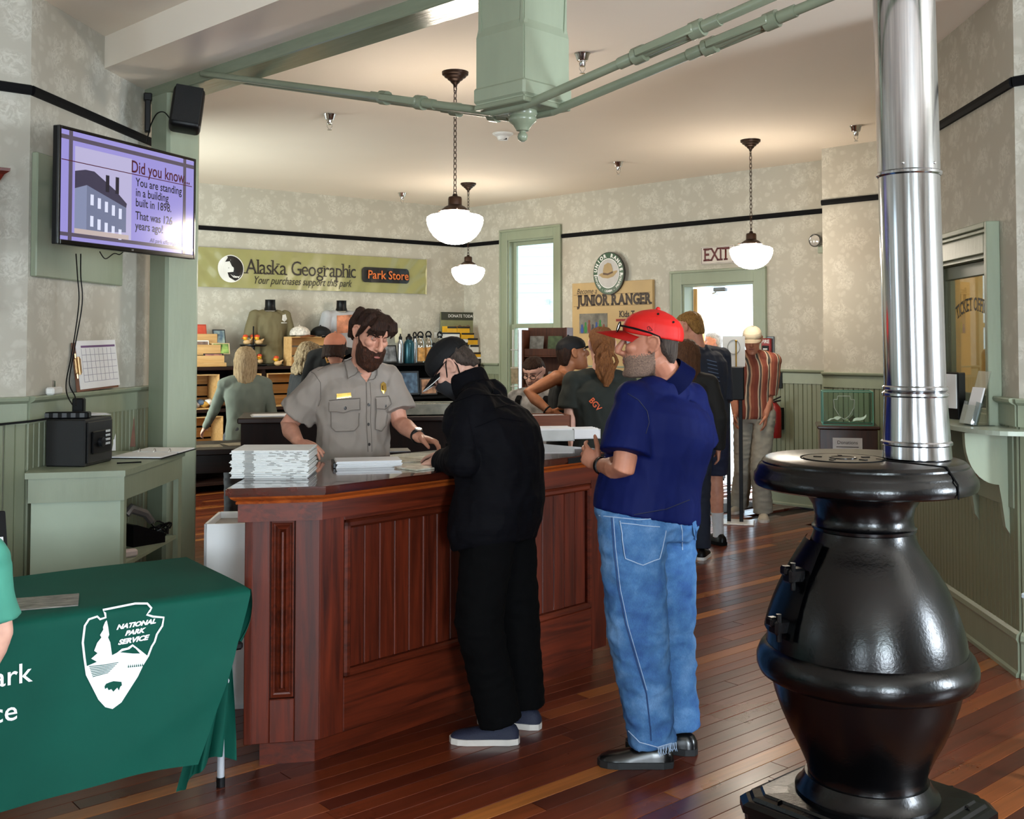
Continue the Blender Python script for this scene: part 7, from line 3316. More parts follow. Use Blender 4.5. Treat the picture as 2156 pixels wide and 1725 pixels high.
# shirts on torso forms
def shirt_form(label, u, vt, vb, mat, d=.19, wpx=96):
 p, s_, zt_ = lbp(u, vt, d)
 zb_ = SHT
 t = thing('torso_form', label, 'mannequin', V((p.x, p.y, zb_)), 0)
 loc = V((p.x, p.y, zb_))
 f = W_LB.n
 J = stand((p.x, p.y), math.atan2(-f.x, f.y), 1.75)
 hgt = zt_ - zb_
 sc_ = hgt / .78
 c = V((p.x, p.y, zb_ + .56 * sc_))
 J['pelvis'], J['chest'] = V((p.x, p.y, zb_ + .12 * sc_)), c
 rr = J['right']
 J['rs'], J['ls'] = c + rr * .185 * sc_, c - rr * .185 * sc_
 bm = bmn()
 loft(bm, torso_rings(J, sc_, .01, t0=-.22, t1=1.1))
 for q, sg in (('rs', 1), ('ls', -1)):
  e = J[q] + rr * sg * .06 * sc_ - V((0, 0, .24 * sc_))
  ell(bm, J[q], .066 * sc_, 14, 10)
  tube(bm, [along(c, J[q], .4), J[q], e], [.07 * sc_, .07 * sc_, .072 * sc_], 16)
 me = remesh(bm, .010, 3)
 wrinkle(me, .007, (10, 10, 5), u)
 me.transform(Matrix.Translation(-loc))
 sh_ = link('shirt', me, mat, t, smooth=True)
 bm = bmn()
 lathe(bm, [(.07, .62), (.058, .66), (.056, .735), (.060, .74), (0, .742)], 24)
 for v in bm.verts:
  v.co *= sc_
 obj('neck', bm, BLACK, t, smooth=True, ang=40)
 return t, sh_, loc


t, sh_, loc = shirt_form('olive tee shirt on a black torso form above the shelving', 569, 624, 772, M('olive_tee', '#6d6448', .85, var=.05))
sh_form1, loc_form1 = sh_, loc
t2, sh_form2, loc_form2 = shirt_form('pale grey printed tee shirt on a black torso form beside the ranger', 719, 626, 772, M('grey_tee', '#a9a9ae', .85, var=.04))
# caps for sale on the crate
def shop_cap(label, u, v, mat, bmat, rz):
 p, _, z_ = lbp(u, v, SD - .12)
 t = thing('baseball_cap', label, 'cap', V((p.x, p.y, z_)), 0)
 f = V((math.cos(rz), math.sin(rz), 0))
 T_ = head_matrix(V((p.x, p.y, z_ - .03)), f, V((0, 0, 1)))
 make_cap(t, T_, 1.12, mat, V((p.x, p.y, z_)), brim_mat=bmat, brim_drop=.01)
 return t


zc_ = 707
shop_cap('white and tan trucker cap on the pine crate', 632, zc_, M('white_patterned_cap', '#cfc6bd', .8, var=.35, vscale=40), M('tan_brim', '#9a5f3a', .7), -.4)
shop_cap('black and white cap beside the trucker cap on the pine crate', 676, zc_, M('black_cap_cloth', '#0a0a0d', .7, var=.1, spec=.3), BLACK, -.35)

# ------------------------------------------------------------------ black bookcase with bottles
_, b0, BZ = lbp(822, 766, .46)
_, b1, _ = lbp(1012, 766, .46)
bc = thing('black_bookcase', 'black bookcase of magazines under the water bottles', 'bookcase', W_LB.pt(0, 0, 0), W_LB.ang)
for z, nm in ((BZ, 'top_board'), (BZ - .42, 'shelf'), (BZ - .80, 'shelf'), (.1, 'shelf')):
 bm = bmn()
 bx(bm, b0, b1, -.46, -.06, z - .03, z, .002)
 obj(nm, bm, BLACKM, bc)
for x in (b0, b1 - .03):
 bm = bmn()
 bx(bm, x, x + .03, -.455, -.06, 0, BZ - .03)
 obj('upright', bm, BLACKM, bc)
bm = bmn()
bx(bm, b0, b1, -.06, -.05, 0, BZ)
obj('back_board', bm, BLACKM, bc)
card('blue landscape book facing out on the black bookcase', 834, 884, 782, 831, .44, '#1e2c44', '#5a7590', 'picture_book', 'book', '#20242c', -6)
card('brown canyon book facing out on the black bookcase', 886, 921, 796, 831, .44, '#4a2a20', '#b98a68', 'picture_book', 'book', '#2a211d', -6)
for k in range(9):
 p, _, _ = lbp(868 + k * 5.2, 880, .40)
 bm = bmn()
 bx(bm, 0, .022, 0, .16, 0, .24 + .03 * (k % 3), .001)
 tag(obj('book', bm, M('book_%d' % (k % 4), ('#3a4436', '#6b6a52', '#2a3440', '#8a8370')[k % 4], .6), None, V((p.x, p.y, BZ - .80)), W_LB.ang), ('leftmost', 'second', 'third', 'fourth', 'fifth', 'sixth', 'seventh', 'eighth', 'rightmost')[k] + ' thin upright book on the bookcase\'s lower shelf', 'book', 'upright books on the lower shelf')


def bottle(u, v0, v1, label, mat, capk, wpx):
 p, _, z0 = lbp(u, v1, .38)
 _, _, z1 = lbp(u, v0, .38)
 h_ = z1 - BZ
 r = wpx / 2 / FPX * p.y
 t = thing('water_bottle', label, 'bottle', V((p.x, p.y, BZ)), .4, 'water bottles on the black bookcase')
 hb = h_ * (.80 if capk != 'loop' else .84)
 bm = bmn()
 lathe(bm, [(0, 0), (r * .94, 0), (r, .01), (r, hb * .80), (r * .85, hb * .90), (r * .55, hb * .98), (r * .55, hb), (0, hb)], 24)
 bd_ = obj('body', bm, mat, t, smooth=True, ang=50)
 bm = bmn()
 if capk == 'loop':
  lathe(bm, [(0, hb), (r * .62, hb), (r * .62, hb + .03), (0, hb + .03)], 18)
  pts = [(r * .6 * math.cos(a), 0, hb + .028 + h_ * .13 * math.sin(a)) for a in [math.pi * k / 12 for k in range(13)]]
  tube(bm, pts, .009, 6)
 else:
  lathe(bm, [(0, hb), (r * .62, hb), (r * .62, hb + h_ * .08), (r * .3, hb + h_ * .13), (r * .22, h_), (0, h_)], 18)
 obj('cap', bm, BLACK, t, smooth=True, ang=40)
 return t, bd_, r, hb


STB = M('steel_bottle', '#9a9da0', .25, .9)
TEAL = M('teal_bottle', '#16434f', .3, .5)
CLB = glass('clear_bottle', '#e6e6de', .03, .30)
bottle(843, 703, 765, 'narrow steel water bottle at the left of the row', STB, 'cone', 12)
bottle(861, 703, 765, 'dark teal water bottle with a black cone cap', TEAL, 'cone', 23)
bottle(873, 703, 765, 'slim steel water bottle with a loop cap behind the teal one', STB, 'loop', 12)
t, bd_, r, hb = bottle(885, 702, 765, 'clear water bottle with amber scene, left of its twin', CLB, 'loop', 20)
AMB = M('amber_scene_print', '#a8793a', .5, var=.4, vscale=20)
for tt, bb_, r_, h_ in ((t, bd_, r, hb),):
 bm = bmn()
 lathe(bm, [(r_ * 1.01, h_ * .08), (r_ * 1.01, h_ * .62)], 24)
 obj('printed_band', bm, AMB, bb_, smooth=True)
t, bd_, r, hb = bottle(902, 701, 765, 'clear water bottle with amber scene, right of its twin', CLB, 'loop', 20)
bm = bmn()
lathe(bm, [(r * 1.01, hb * .08), (r * 1.01, hb * .62)], 24)
obj('printed_band', bm, AMB, bd_, smooth=True)
bottle(926, 702, 765, 'clear water bottle with loop cap farthest right in the row', CLB, 'loop', 17)
card('small framed photograph beside the water bottles', 806, 838, 726, 764, .36, '#33363c', '#8a8f96', frame='#191a1c')
card('pale notice card propped behind the bottles', 833, 848, 690, 722, .20, '#c9c4a6', '#dad6c0', frame='#c9c4a6')

# donate sign and product tower
a, ds0, dzt = lbp(927, 657, .12)
b, ds1, _ = lbp(1008, 657, .12)
dw = ds1 - ds0
dh = dzt - BZ
ds = thing('donate_sign', 'olive DONATE TODAY sign with dark header in the corner', 'sign', W_LB.pt(ds0, BZ, .14), W_LB.ang + rad(-5))
bm = bmn()
bx(bm, 0, dw * 1.03, 0, .02, 0, dh, .002)
brd = obj('board', bm, M('olive_sign', '#7d7f5c', .6), ds)
bm = bmn()
bx(bm, 0, dw * 1.03, -.003, 0, dh * .84, dh)
hd_ = obj('header', bm, M('dark_olive_header', '#33362a', .6), brd)
text('DONATE TODAY', .055, WHITE, hd_, (dw * .49, -.005, dh * .92), bold=.0004, sx=.95)
bm = bmn()
for k in range(4):
 ell(bm, (dw * (.35 + .1 * k), -.002, dh * .66 + .01 * (k % 2)), (.04, .004, .045), 12, 8)
obj('picture', bm, M('fish_picture', '#6b5450', .6, var=.5, vscale=30), brd)
YEL, BKB, WHB = M('yellow_box', '#d9a41c', .45), M('black_box', '#17181a', .5), M('white_box', '#d8d8d4', .5)
tow = [(942, 962, 687, 702, YEL), (963, 989, 687, 702, YEL), (972, 998, 701, 714, YEL), (985, 1006, 712, 726, YEL), (990, 1008, 726, 742, WHB), (988, 1012, 742, 756, YEL), (990, 1016, 752, 764, BKB), (925, 968, 700, 712, WHB), (958, 985, 714, 738, BKB), (960, 988, 738, 764, WHB)]
for k, (u0, u1, v0, v1, m) in enumerate(tow):
 a, sa0, z1_ = lbp(u0, v0, .34)
 b, sb0, z0_ = lbp(u1, v1, .34)
 t = thing('product_box', ('yellow carton at the top left of the stacked cartons', 'yellow carton at the top of the stacked cartons', 'yellow carton second from the top of the stack', 'yellow carton in the middle of the stack', 'white carton below the middle yellow one', 'yellow carton low on the stack', 'black carton at the lower right of the stack', 'flat white carton beside the yellow cartons', 'black carton behind the masked man\'s cap', 'white carton at the bottom of the stack')[k], 'carton', W_LB.pt(sa0, z0_, .34), W_LB.ang, 'stacked product cartons')
 bm = bmn()
 bx(bm, 0, sb0 - sa0, 0, .12, 0, z1_ - z0_, .002)
 cb_ = obj('carton', bm, m, t)
 bm = bmn()
 bx(bm, 0, sb0 - sa0, -.002, 0, (z1_ - z0_) * .70, (z1_ - z0_) * .98)
 obj('label_band', bm, BKB if m is not BKB else WHB, cb_)

# ------------------------------------------------------------------ junior ranger board on the right back wall
ja, jb = W_RB.hit(1205, 598, .04), W_RB.hit(1374, 588, .04)
jz1, jz0 = W_RB.hit(1290, 593, .04)[1], W_RB.hit(1290, 790, .04)[1]
jw, jh = jb[0] - ja[0], jz1 - jz0
jr = thing('junior_ranger_board', 'tan JUNIOR RANGER information board between window and doorway', 'sign', W_RB.pt(ja[0], jz0, .045), W_RB.ang)
bm = bmn()
bx(bm, 0, jw, 0, .045, 0, jh, .004)
brd = obj('board', bm, M('tan_parchment', '#b99c6c', .55, var=.10, vscale=3), jr)
BRK = M('dark_brown_ink', '#33231a', .55)


def jat(u, v):
 s_, z_ = W_RB.hit(u, v, .047)
 return s_ - ja[0], z_ - jz0


x, z = jat(1291, 632)
serif_text('JUNIOR RANGER', .170, BRK, brd, (x, -.003, z), bold=.008, bar=.13, track=.02, sx=.80)
x, z = jat(1235, 614)
text('Become a', .095, BRK, brd, (x, -.003, z), shear=.35, sx=.85)
for k in range(2):
 x0_, z_ = jat(1208, (622, 646)[k])
 bm = bmn()
 bx(bm, .03, jw - .03, -.003, 0, z_ - .003, z_ + .003)
 obj('rule', bm, M('faint_brown_ink', '#8a6f48', .6), brd)
x, z = jat(1318, 662)
serif_text('Kids To', .10, BRK, brd, (x + .04, -.003, z), bold=.003, bar=.09, track=.02, sx=.8)
x, z = jat(1318, 674)
bm = bmn()
bx(bm, x - .15, x + .17, -.003, 0, z - .015, z + .015)
obj('red_text_line', bm, M('red_ink', '#8e2a1c', .6, var=.5, vscale=90), brd)
bm = bmn()
(px0, pz1), (px1, pz0) = jat(1220, 661), jat(1279, 702)
bx(bm, px0, px1, -.004, 0, pz0, pz1)
ph = obj('photograph', bm, M('indoor_photo', '#6f6a60', .5, var=.5, vscale=9), brd)
pw_, pH = px1 - px0, pz1 - pz0
for k in range(7):
 bm = bmn()
 cxp = px0 + pw_ * (.1 + .13 * k)
 hh_ = pH * (.35 + .2 * ((k * 7) % 3) / 2)
 ell(bm, (cxp, -.005, pz0 + hh_ * .5), (pw_ * .055, .003, hh_ * .5), 10, 8)
 ell(bm, (cxp, -.006, pz0 + hh_ * 1.08), (pw_ * .035, .003, pH * .09), 10, 8)
 obj('pictured_figure', bm, M('fig_%d' % (k % 4), ('#2c4a8a', '#2f7a34', '#7a3a2a', '#3a3a40')[k % 4], .6), ph)
# round badge
bc_ = jat(1284, 576)
bd2 = thing('ranger_badge', 'round green JUNIOR RANGER badge with a flat hat above the board', 'badge', W_RB.pt(ja[0] + bc_[0], jz0 + bc_[1], .05), W_RB.ang)
RB_ = (jat(1317, 576)[0] - jat(1252, 576)[0]) / 2
RZ = (jat(1284, 531)[1] - jat(1284, 621)[1]) / 2
GRN = M('badge_green', '#1d4a2e', .4)
axm = Matrix.Rotation(rad(90), 4, 'X')
for nm, r_, y0, y1, m in (('rim', 1.0, -.02, .003, M('badge_black_rim', '#15170f', .4)), ('green_ring', .965, -.024, -.018, GRN), ('white_ring', .70, -.027, -.022, WHITE), ('face', .665, -.030, -.025, M('badge_grey_face', '#b9b6b4', .5))):
 bm = bmn()
 prism(bm, [(RB_ * r_ * math.cos(2 * math.pi * k / 56), RZ * r_ * math.sin(2 * math.pi * k / 56)) for k in range(56)], y0, y1)
 o_ = obj(nm, bm, m, bd2)
 if nm == 'green_ring':
  ring_ = o_
 if nm == 'face':
  face_ = o_
arc_text('JUNIOR RANGER', RZ * .235, WHITE, ring_, (0, -.0255, 0), RZ * .83, 90, 205, .003, sq=RB_ / RZ)
arc_text('EXPLORE - LEARN - PROTECT', RZ * .15, WHITE, ring_, (0, -.0255, 0), RZ * .835, 270, 165, .001, inward=True, sq=RB_ / RZ)
HAT, HATB = M('hat_tan', '#a88f64', .6, var=.1), M('hat_band', '#4a2f1c', .5)
poly_part('hat_brim', [(-.60 * RB_, -.06 * RZ), (-.45 * RB_, .02 * RZ), (.2 * RB_, .06 * RZ), (.58 * RB_, .12 * RZ), (.60 * RB_, .05 * RZ), (.35 * RB_, -.16 * RZ), (0, -.24 * RZ), (-.35 * RB_, -.20 * RZ)], HAT, face_, -.0315)
poly_part('hat_crown', [(-.30 * RB_, -.05 * RZ), (-.32 * RB_, .15 * RZ), (-.24 * RB_, .40 * RZ), (0, .50 * RZ), (.2 * RB_, .44 * RZ), (.30 * RB_, .20 * RZ), (.33 * RB_, .02 * RZ), (0, -.08 * RZ)], HAT, face_, -.033)
poly_part('hat_ribbon', [(-.31 * RB_, -.05 * RZ), (-.31 * RB_, .04 * RZ), (0, .0 * RZ), (.32 * RB_, .09 * RZ), (.33 * RB_, .01 * RZ), (0, -.09 * RZ)], HATB, face_, -.0345)

# ------------------------------------------------------------------ wooden book rack in front of the tall window
q = P(1098, 800, 9.6)
rk = thing('book_rack', 'dark wooden book rack in front of the tall window', 'rack', (q.x, q.y, 0), rad(-18))
zt_ = P(1140, 690, 9.6).z
RKW = wood('rack_wood', '#3a1c10', '#6d3a22', .45, 2)
bm = bmn()
bx(bm, 0, .42, .20, .225, 0, zt_, .003)
obj('back_panel', bm, RKW, rk)
for k in range(2):
 bm = bmn()
 bx(bm, k * .40, k * .40 + .02, 0, .2, 0, zt_ - (.0 if k else .02), .003)
 obj('side', bm, RKW, rk)
for k in range(5):
 z = .25 + k * (zt_ - .50) / 4
 bm = bmn()
 bx(bm, .02, .40, .02, .20, z - .015, z, .002)
 bx(bm, .02, .40, .02, .03, z, z + .06, .002)
 obj('ledge', bm, RKW, rk)
 for j in range(2):
  t = thing('leaflet_book', '%s book on the %s ledge of the wooden rack' % (('left', 'right')[j], ('lowest', 'second', 'third', 'fourth', 'fifth', 'top')[k]), 'book', V((q.x, q.y, z + .0)) + Matrix.Rotation(rad(-18), 3, 'Z') @ V((.05 + .17 * j, .06, 0)), rad(-18))
  bm = bmn()
  bx(bm, 0, .13, 0, .012, 0, .18, .001)
  bmesh.ops.transform(bm, matrix=Matrix.Rotation(rad(-14), 4, 'X'), verts=bm.verts[:])
  obj('cover', bm, M('rack_book_%d' % ((k + j) % 4), ('#8a8a86', '#4a5a3a', '#6b3a32', '#a89a6a')[(k + j) % 4], .5, var=.4, vscale=22), t)
bm = bmn()
bx(bm, .02, .42, -.03, .24, .0, .02)
obj('foot', bm, RKW, rk)
wr2 = thing('wire_rack', 'white wire postcard rack beside the wooden book rack', 'rack', P(1080, 800, 9.45), rad(-18))
wr2.location.z = 0
bm = bmn()
for x in (0, .05):
 cyl(bm, (x, 0, .02), (x, 0, zt_ - .02), .006, seg=6)
for k in range(9):
 z = .3 + k * .16
 cyl(bm, (-.01, -.04, z), (.06, -.04, z), .004, seg=5)
 cyl(bm, (0, 0, z), (0, -.04, z), .004, seg=5)
bx(bm, -.08, .13, -.1, .1, 0, .02, .002)
obj('wire_frame', bm, WHITE, wr2)
for k in range(4):
 bm = bmn()
 bx(bm, -.005, .055, -.038, -.03, .32 + .32 * k, .47 + .32 * k)
 obj('postcard', bm, M('postcard_%d' % k, ('#c9c4bc', '#7a5a6a', '#5f7a8a', '#b7a98c')[k], .4, var=.3, vscale=30), wr2)
# ------------------------------------------------------------------ marks and seams laid on a garment along lines of sight
from mathutils.bvhtree import BVHTree


def child(root, nm):
 for c in root.children:
  if c.name.split('.')[0] == nm:
   return c


def surf(o, loc):
 me = o.data
 vs = [v.co + loc for v in me.vertices]
 return BVHTree.FromPolygons(vs, [tuple(p.vertices) for p in me.polygons])


def shoot(tree, u, v):
 h = tree.ray_cast(V((0, 0, CAMZ)), ray(u, v).normalized())
 return h[0], h[1]


def decal(parent, tree, loc, poly, mat, name='patch', lift=.003, cuts=3, thick=0.0):
 bm = bmn()
 bm.faces.new([bm.verts.new((p[0], p[1], 0)) for p in poly])
 bmesh.ops.triangulate(bm, faces=bm.faces[:])
 if cuts:
  bmesh.ops.subdivide_edges(bm, edges=bm.edges[:], cuts=cuts, use_grid_fill=True)
 last = None
 miss = []
 for v in bm.verts:
  p, n = shoot(tree, v.co.x, v.co.y)
  if p is None:
   miss.append((v, v.co.x, v.co.y))
   continue
  last = p
  v.co = p + n * lift - loc
 for v, u, w in miss:
  v.co = (P(u, w, last.y) if last else V((0, 0, 0))) - loc
 if thick:
  bmesh.ops.solidify(bm, geom=bm.faces[:], thickness=thick)
 return obj(name, bm, mat, parent, smooth=True, ang=50)


def seam(parent, tree, loc, pts, r, mat, name='seam', lift=.001, sub=6):
 out = []
 for (a, b) in zip(pts, pts[1:]):
  for k in range(sub):
   u, w = a[0] + (b[0] - a[0]) * k / sub, a[1] + (b[1] - a[1]) * k / sub
   p, n = shoot(tree, u, w)
   if p is not None:
    out.append(p + n * lift - loc)
 if len(out) < 2:
  return None
 bm = bmn()
 tube(bm, out, r, 5)
 return obj(name, bm, mat, parent, smooth=True)


def glyphs(parent, tree, loc, body, u, v, px, mat, ang=0.0, lift=.003, sx=1.0, bold=0.0, shear=0.0, name='lettering'):
 me = text_mesh(body, px, bold * px, shear)
 bm = bmn()
 bm.from_mesh(me)
 bpy.data.meshes.remove(me)
 bmesh.ops.triangulate(bm, faces=bm.faces[:])
 ca_, sa_ = math.cos(ang), math.sin(ang)
 last = None
 for w in bm.verts:
  x, y = w.co.x * sx, -w.co.z
  p, n = shoot(tree, u + x * ca_ - y * sa_, v + x * sa_ + y * ca_)
  if p is None:
   p, n = last or (V((0, 0, 0)), V((0, 0, 0)))
  else:
   last = (p, n)
  w.co = p + n * lift - loc
 return obj(name, bm, mat, parent, nrm=False)


def Z5(x, y):
 return (400 + x * .27833, 580 + y * .27833)


def Z8(x, y):
 return (560 + x * .23188, 620 + y * .23188)


def ZR(x, y):
 return (1200 + x * .28986, 620 + y * .28986)


def ZJ(x, y):
 return (1200 + x * .34217, 1050 + y * .34217)


SK_F = skin_mat('skin_fair', '#c8917a')
SK_R = skin_mat('skin_ruddy', '#b97f66')
SK_T = skin_mat('skin_tan', '#a9714f')
SK_P = skin_mat('skin_pale', '#d8ab98')
H_DK = hair_mat('hair_dark_brown', '#140a06', '#3a2114')
H_BD = hair_mat('beard_dark_brown', '#170b06', '#4a2817', (60, 60, 14))
H_GR = hair_mat('hair_grey_brown', '#2b2320', '#5c5048')
H_BL = hair_mat('hair_blonde', '#7d6142', '#c9ad84')
H_SB = hair_mat('hair_sandy', '#5a3d1c', '#b5894c')
H_AU = hair_mat('hair_auburn', '#4a2712', '#8d5a30')
H_BR = hair_mat('hair_brown_long', '#3a2417', '#6d4a33')
H_SG = hair_mat('hair_silver', '#77706a', '#c5c0ba')
STUB = M('grey_stubble', '#7d6455', .7, var=.40, vscale=200, bump=.5, bscale=400)

# ================================================================== uniformed ranger
GREYS = M('ranger_grey_twill', '#8d8279', .75, var=.05, vscale=9, bump=.12, bscale=420)
J = stand((-0.80, 5.40), rad(-153), 1.83)
J['chest'] = P(745, 803, 5.40)
J['neck'] = P(762, 764, 5.36)
J['head'] = P(781, 705, 5.27)
J['hf'], J['hu'] = V((.52, -.66, -.46)), V((.12, 0, 1))
J['rs'], J['ls'] = P(677, 806, 5.34), P(817, 800, 5.46)
J['right'] = V((-.90, -.40, 0))
J['re'], J['rw'] = P(606, 898, 5.36), P(628, 930, 5.14)
J['le'], J['lw'] = P(842, 890, 5.42), P(884, 922, 5.20)
J['rhd'], J['rpn'], J['rth'] = V((.75, -.55, -.25)), V((.1, -.2, -1)), V((.6, .8, .1))
J['lhd'], J['lpn'], J['lth'] = V((.9, -.38, -.18)), V((.2, .3, -1)), V((-.2, -.9, .2))
J['lcurl'] = (.45, .6, .7, .8)
J['lid'] = 1.0
J['gaze'] = -.6
root, T, hs, loc = person('bearded ranger in grey uniform shirt behind the counter looking down', J, SK_F, shirt=GREYS, pants=M('ranger_green_trousers', '#23281f', .8), shoes=(BLACK, BLACK),
       hair=(HAIR_SHORT, H_DK), voxel=.0045, sleeve=.74, sleeve_r=(.072, .082, .088), girth=1.05, belly=.015, hem=-.18, wr=.010, brow=H_DK, arm_r=1.02, headscale=.96)
# fringe swept over the forehead
def fringe(bm):
 def L(x, y, z):
  return T @ (V((x, y, z)) * hs)
 for i in range(13):
  x = -.070 + i * .0117
  sp_ = 1 if x > -.012 else -1
  tube(bm, [L(-.012 + x * .25, .02, .119), L(-.012 + x * .6 + sp_ * .012, .074, .104), L(x * .92 + sp_ * .010, .099 - abs(x) * .12, .074), L(x * 1.02 + sp_ * .012, .099 - abs(x) * .34, .046 - .008 * (i % 3) - .10 * max(0, abs(x) - .03))], [.012 * hs, .0125 * hs, .0105 * hs, .004 * hs], 8, round_ends=True)
 for sx in (-1, 1):
  tube(bm, [L(sx * .05, .02, .108), L(sx * .078, .035, .07), L(sx * .083, .02, .02), L(sx * .081, .002, -.015)], [.02 * hs, .02 * hs, .014 * hs, .007 * hs], 8, round_ends=True)
  tube(bm, [L(sx * .05, -.08, .08), L(sx * .075, -.07, .02), L(sx * .068, -.07, -.05)], [.03 * hs, .028 * hs, .014 * hs], 8, round_ends=True)
make_hair(root, T, hs, None, H_DK, loc, amp=.004, voxel=.0045, extra=fringe, name='fringe')
BEARD = [(-.166, .082, .040, .016), (-.156, .104, .014, .036), (-.140, .117, .000, .052), (-.118, .120, -.012, .064), (-.095, .116, -.014, .0715), (-.072, .111, -.012, .0750), (-.056, .108, -.010, .0755), (-.044, .105, -.006, .0755), (-.034, .066, -.006, .0760),
   (-.020, .030, -.008, .0765), (0, .014, -.012, .0765), (.018, .008, -.012, .0765)]
bm = bmn()
table_loft(bm, BEARD, T, hs, 30, 2.2)
me = remesh(bm, .0045, 2)
wrinkle(me, .006, (55, 55, 22), 2.2, False)
me.transform(Matrix.Translation(-loc))
link('beard', me, H_BD, root, smooth=True)
bm = bmn()
ell(bm, T @ (V((0, .116, -.066)) * hs) - loc, V((.018, .007, .006)) * hs, 12, 8, T.to_3x3())
obj('lower_lip', bm, LIPS, root, smooth=True)
shirt = child(root, 'shirt')
tr = surf(shirt, loc)
SEAMG = M('ranger_seam', '#6c625a', .8)
DKB = M('dark_button', '#2b2522', .35)
# open collar: neck showing, two flaps
decal(shirt, tr, loc, [(748, 762), (790, 770), (781, 788), (771, 806), (760, 790)], SK_F, 'open_neck', .004, 3)
decal(shirt, tr, loc, [Z5(1165, 615), Z5(1215, 590), Z5(1250, 690), Z5(1272, 738), Z5(1188, 792), Z5(1176, 700)], GREYS, 'collar_flap', .012, 3, .006)
decal(shirt, tr, loc, [Z5(1380, 705), Z5(1415, 700), Z5(1412, 745), Z5(1385, 790), Z5(1345, 802)], GREYS, 'collar_flap', .010, 3, .006)
# button placket, seams, pockets
seam(shirt, tr, loc, [(771, 806), (772, 840), (771, 880), (773, 920), (775, 958)], .0022, SEAMG, 'placket_edge')
seam(shirt, tr, loc, [(779, 806), (781, 840), (780, 880), (782, 920), (783, 958)], .0015, SEAMG, 'placket_edge')
for (u, v) in ((776, 852), (775, 893), (777, 935)):
 decal(shirt, tr, loc, [(u + 2.6 * math.cos(a), v + 2.9 * math.sin(a)) for a in [2 * math.pi * k / 10 for k in range(10)]], DKB, 'button', .004, 0, .003)
decal(shirt, tr, loc, [Z8(575, 965), Z8(845, 945), Z8(850, 1045), Z8(780, 1048), Z8(715, 1072), Z8(645, 1062), Z8(578, 1062)], GREYS, 'pocket_flap', .008, 3, .005)
decal(shirt, tr, loc, [Z8(592, 1060), Z8(842, 1045), Z8(838, 1190), Z8(800, 1238), Z8(640, 1245), Z8(600, 1205)], GREYS, 'pocket', .004, 3, .003)
decal(shirt, tr, loc, [Z8(990, 935), Z8(1115, 925), Z8(1140, 1000), Z8(1095, 1045), Z8(995, 1035)], GREYS, 'pocket_flap', .008, 3, .005)
decal(shirt, tr, loc, [Z8(995, 1035), Z8(1110, 1040), Z8(1080, 1190), Z8(1040, 1238), Z8(985, 1225)], GREYS, 'pocket', .004, 3, .003)
for pts in ([(575, 965), (845, 945), (850, 1045), (780, 1048), (715, 1072), (645, 1062), (578, 1062), (575, 965)], [(592, 1066), (600, 1205), (640, 1245), (800, 1238), (838, 1190), (842, 1052)], [(990, 935), (1115, 925), (1140, 1000), (1095, 1045), (995, 1035), (990, 935)],
   [(995, 1040), (985, 1225), (1040, 1238), (1080, 1190), (1105, 1050)]):
 seam(shirt, tr, loc, [Z8(*q_) for q_ in pts], .0022, SEAMG, 'pocket_seam', .010)
for pts in ([(1165, 615), (1176, 700), (1188, 792), (1272, 738), (1250, 690)], [(1345, 802), (1385, 790), (1412, 745), (1415, 700)]):
 seam(shirt, tr, loc, [Z5(*q_) for q_ in pts], .0026, SEAMG, 'collar_seam', .014)
for (x, y) in ((718, 1028), (1092, 1010), (628, 605)):
 u, v = Z8(x, y)
 decal(shirt, tr, loc, [(u + 2.8 * math.cos(a), v + 2.8 * math.sin(a)) for a in [2 * math.pi * k / 10 for k in range(10)]], DKB, 'button', .011, 0, .003)
seam(shirt, tr, loc, [Z8(672, 1075), Z8(668, 1238)], .0016, SEAMG)
seam(shirt, tr, loc, [Z8(470, 695), Z8(560, 640), Z8(690, 625)], .002, SEAMG, 'epaulette_seam')
seam(shirt, tr, loc, [Z8(440, 660), Z8(480, 610), Z8(640, 560)], .002, SEAMG, 'epaulette_seam')
seam(shirt, tr, loc, [Z8(380, 690), Z8(440, 720), Z8(495, 800), Z8(500, 950), Z8(470, 1030)], .002, SEAMG, 'armhole_seam')
GOLDB = M('gilt_badge', '#d7b45c', .25, .75, var=.2, vscale=200)
decal(shirt, tr, loc, [Z8(640, 905), Z8(772, 893), Z8(775, 928), Z8(643, 944)], GOLDB, 'name_bar', .006, 1, .004)
bd = decal(shirt, tr, loc, [Z8(1038, 820), Z8(1060, 798), Z8(1085, 815), Z8(1087, 865), Z8(1065, 897), Z8(1042, 868)], GOLDB, 'badge', .006, 1, .005)
decal(bd, tr, loc, [Z8(1052, 832), Z8(1075, 832), Z8(1075, 862), Z8(1064, 875), Z8(1053, 862)], M('badge_relief', '#a98540', .4, .6), 'badge_shield', .013, 0)
# watch
wq = along(J['le'], J['lw'], .90)
wd = (J['lw'] - J['le']).normalized()
t = thing('wrist_watch', 'black wrist watch on the ranger\'s outstretched arm', 'watch', wq, 0)
bm = bmn()
mm = wd.to_track_quat('Z', 'Y').to_matrix().to_4x4()
lathe(bm, [(.032, -.012), (.036, -.010), (.036, .010), (.032, .012)], 24, (0, 0, 0), 0, mm)
obj('strap', bm, BLACK, t, smooth=True, ang=40)
bm = bmn()
nv = (V((0, 0, 1)) - wd * wd.z).normalized()
m2 = nv.to_track_quat('Z', 'Y').to_matrix().to_4x4()
lathe(bm, [(0, .0), (.018, 0), (.019, .004), (.016, .008), (0, .008)], 20, nv * .032, 0, m2)
obj('watch_face', bm, CHROME, t, smooth=True, ang=40)

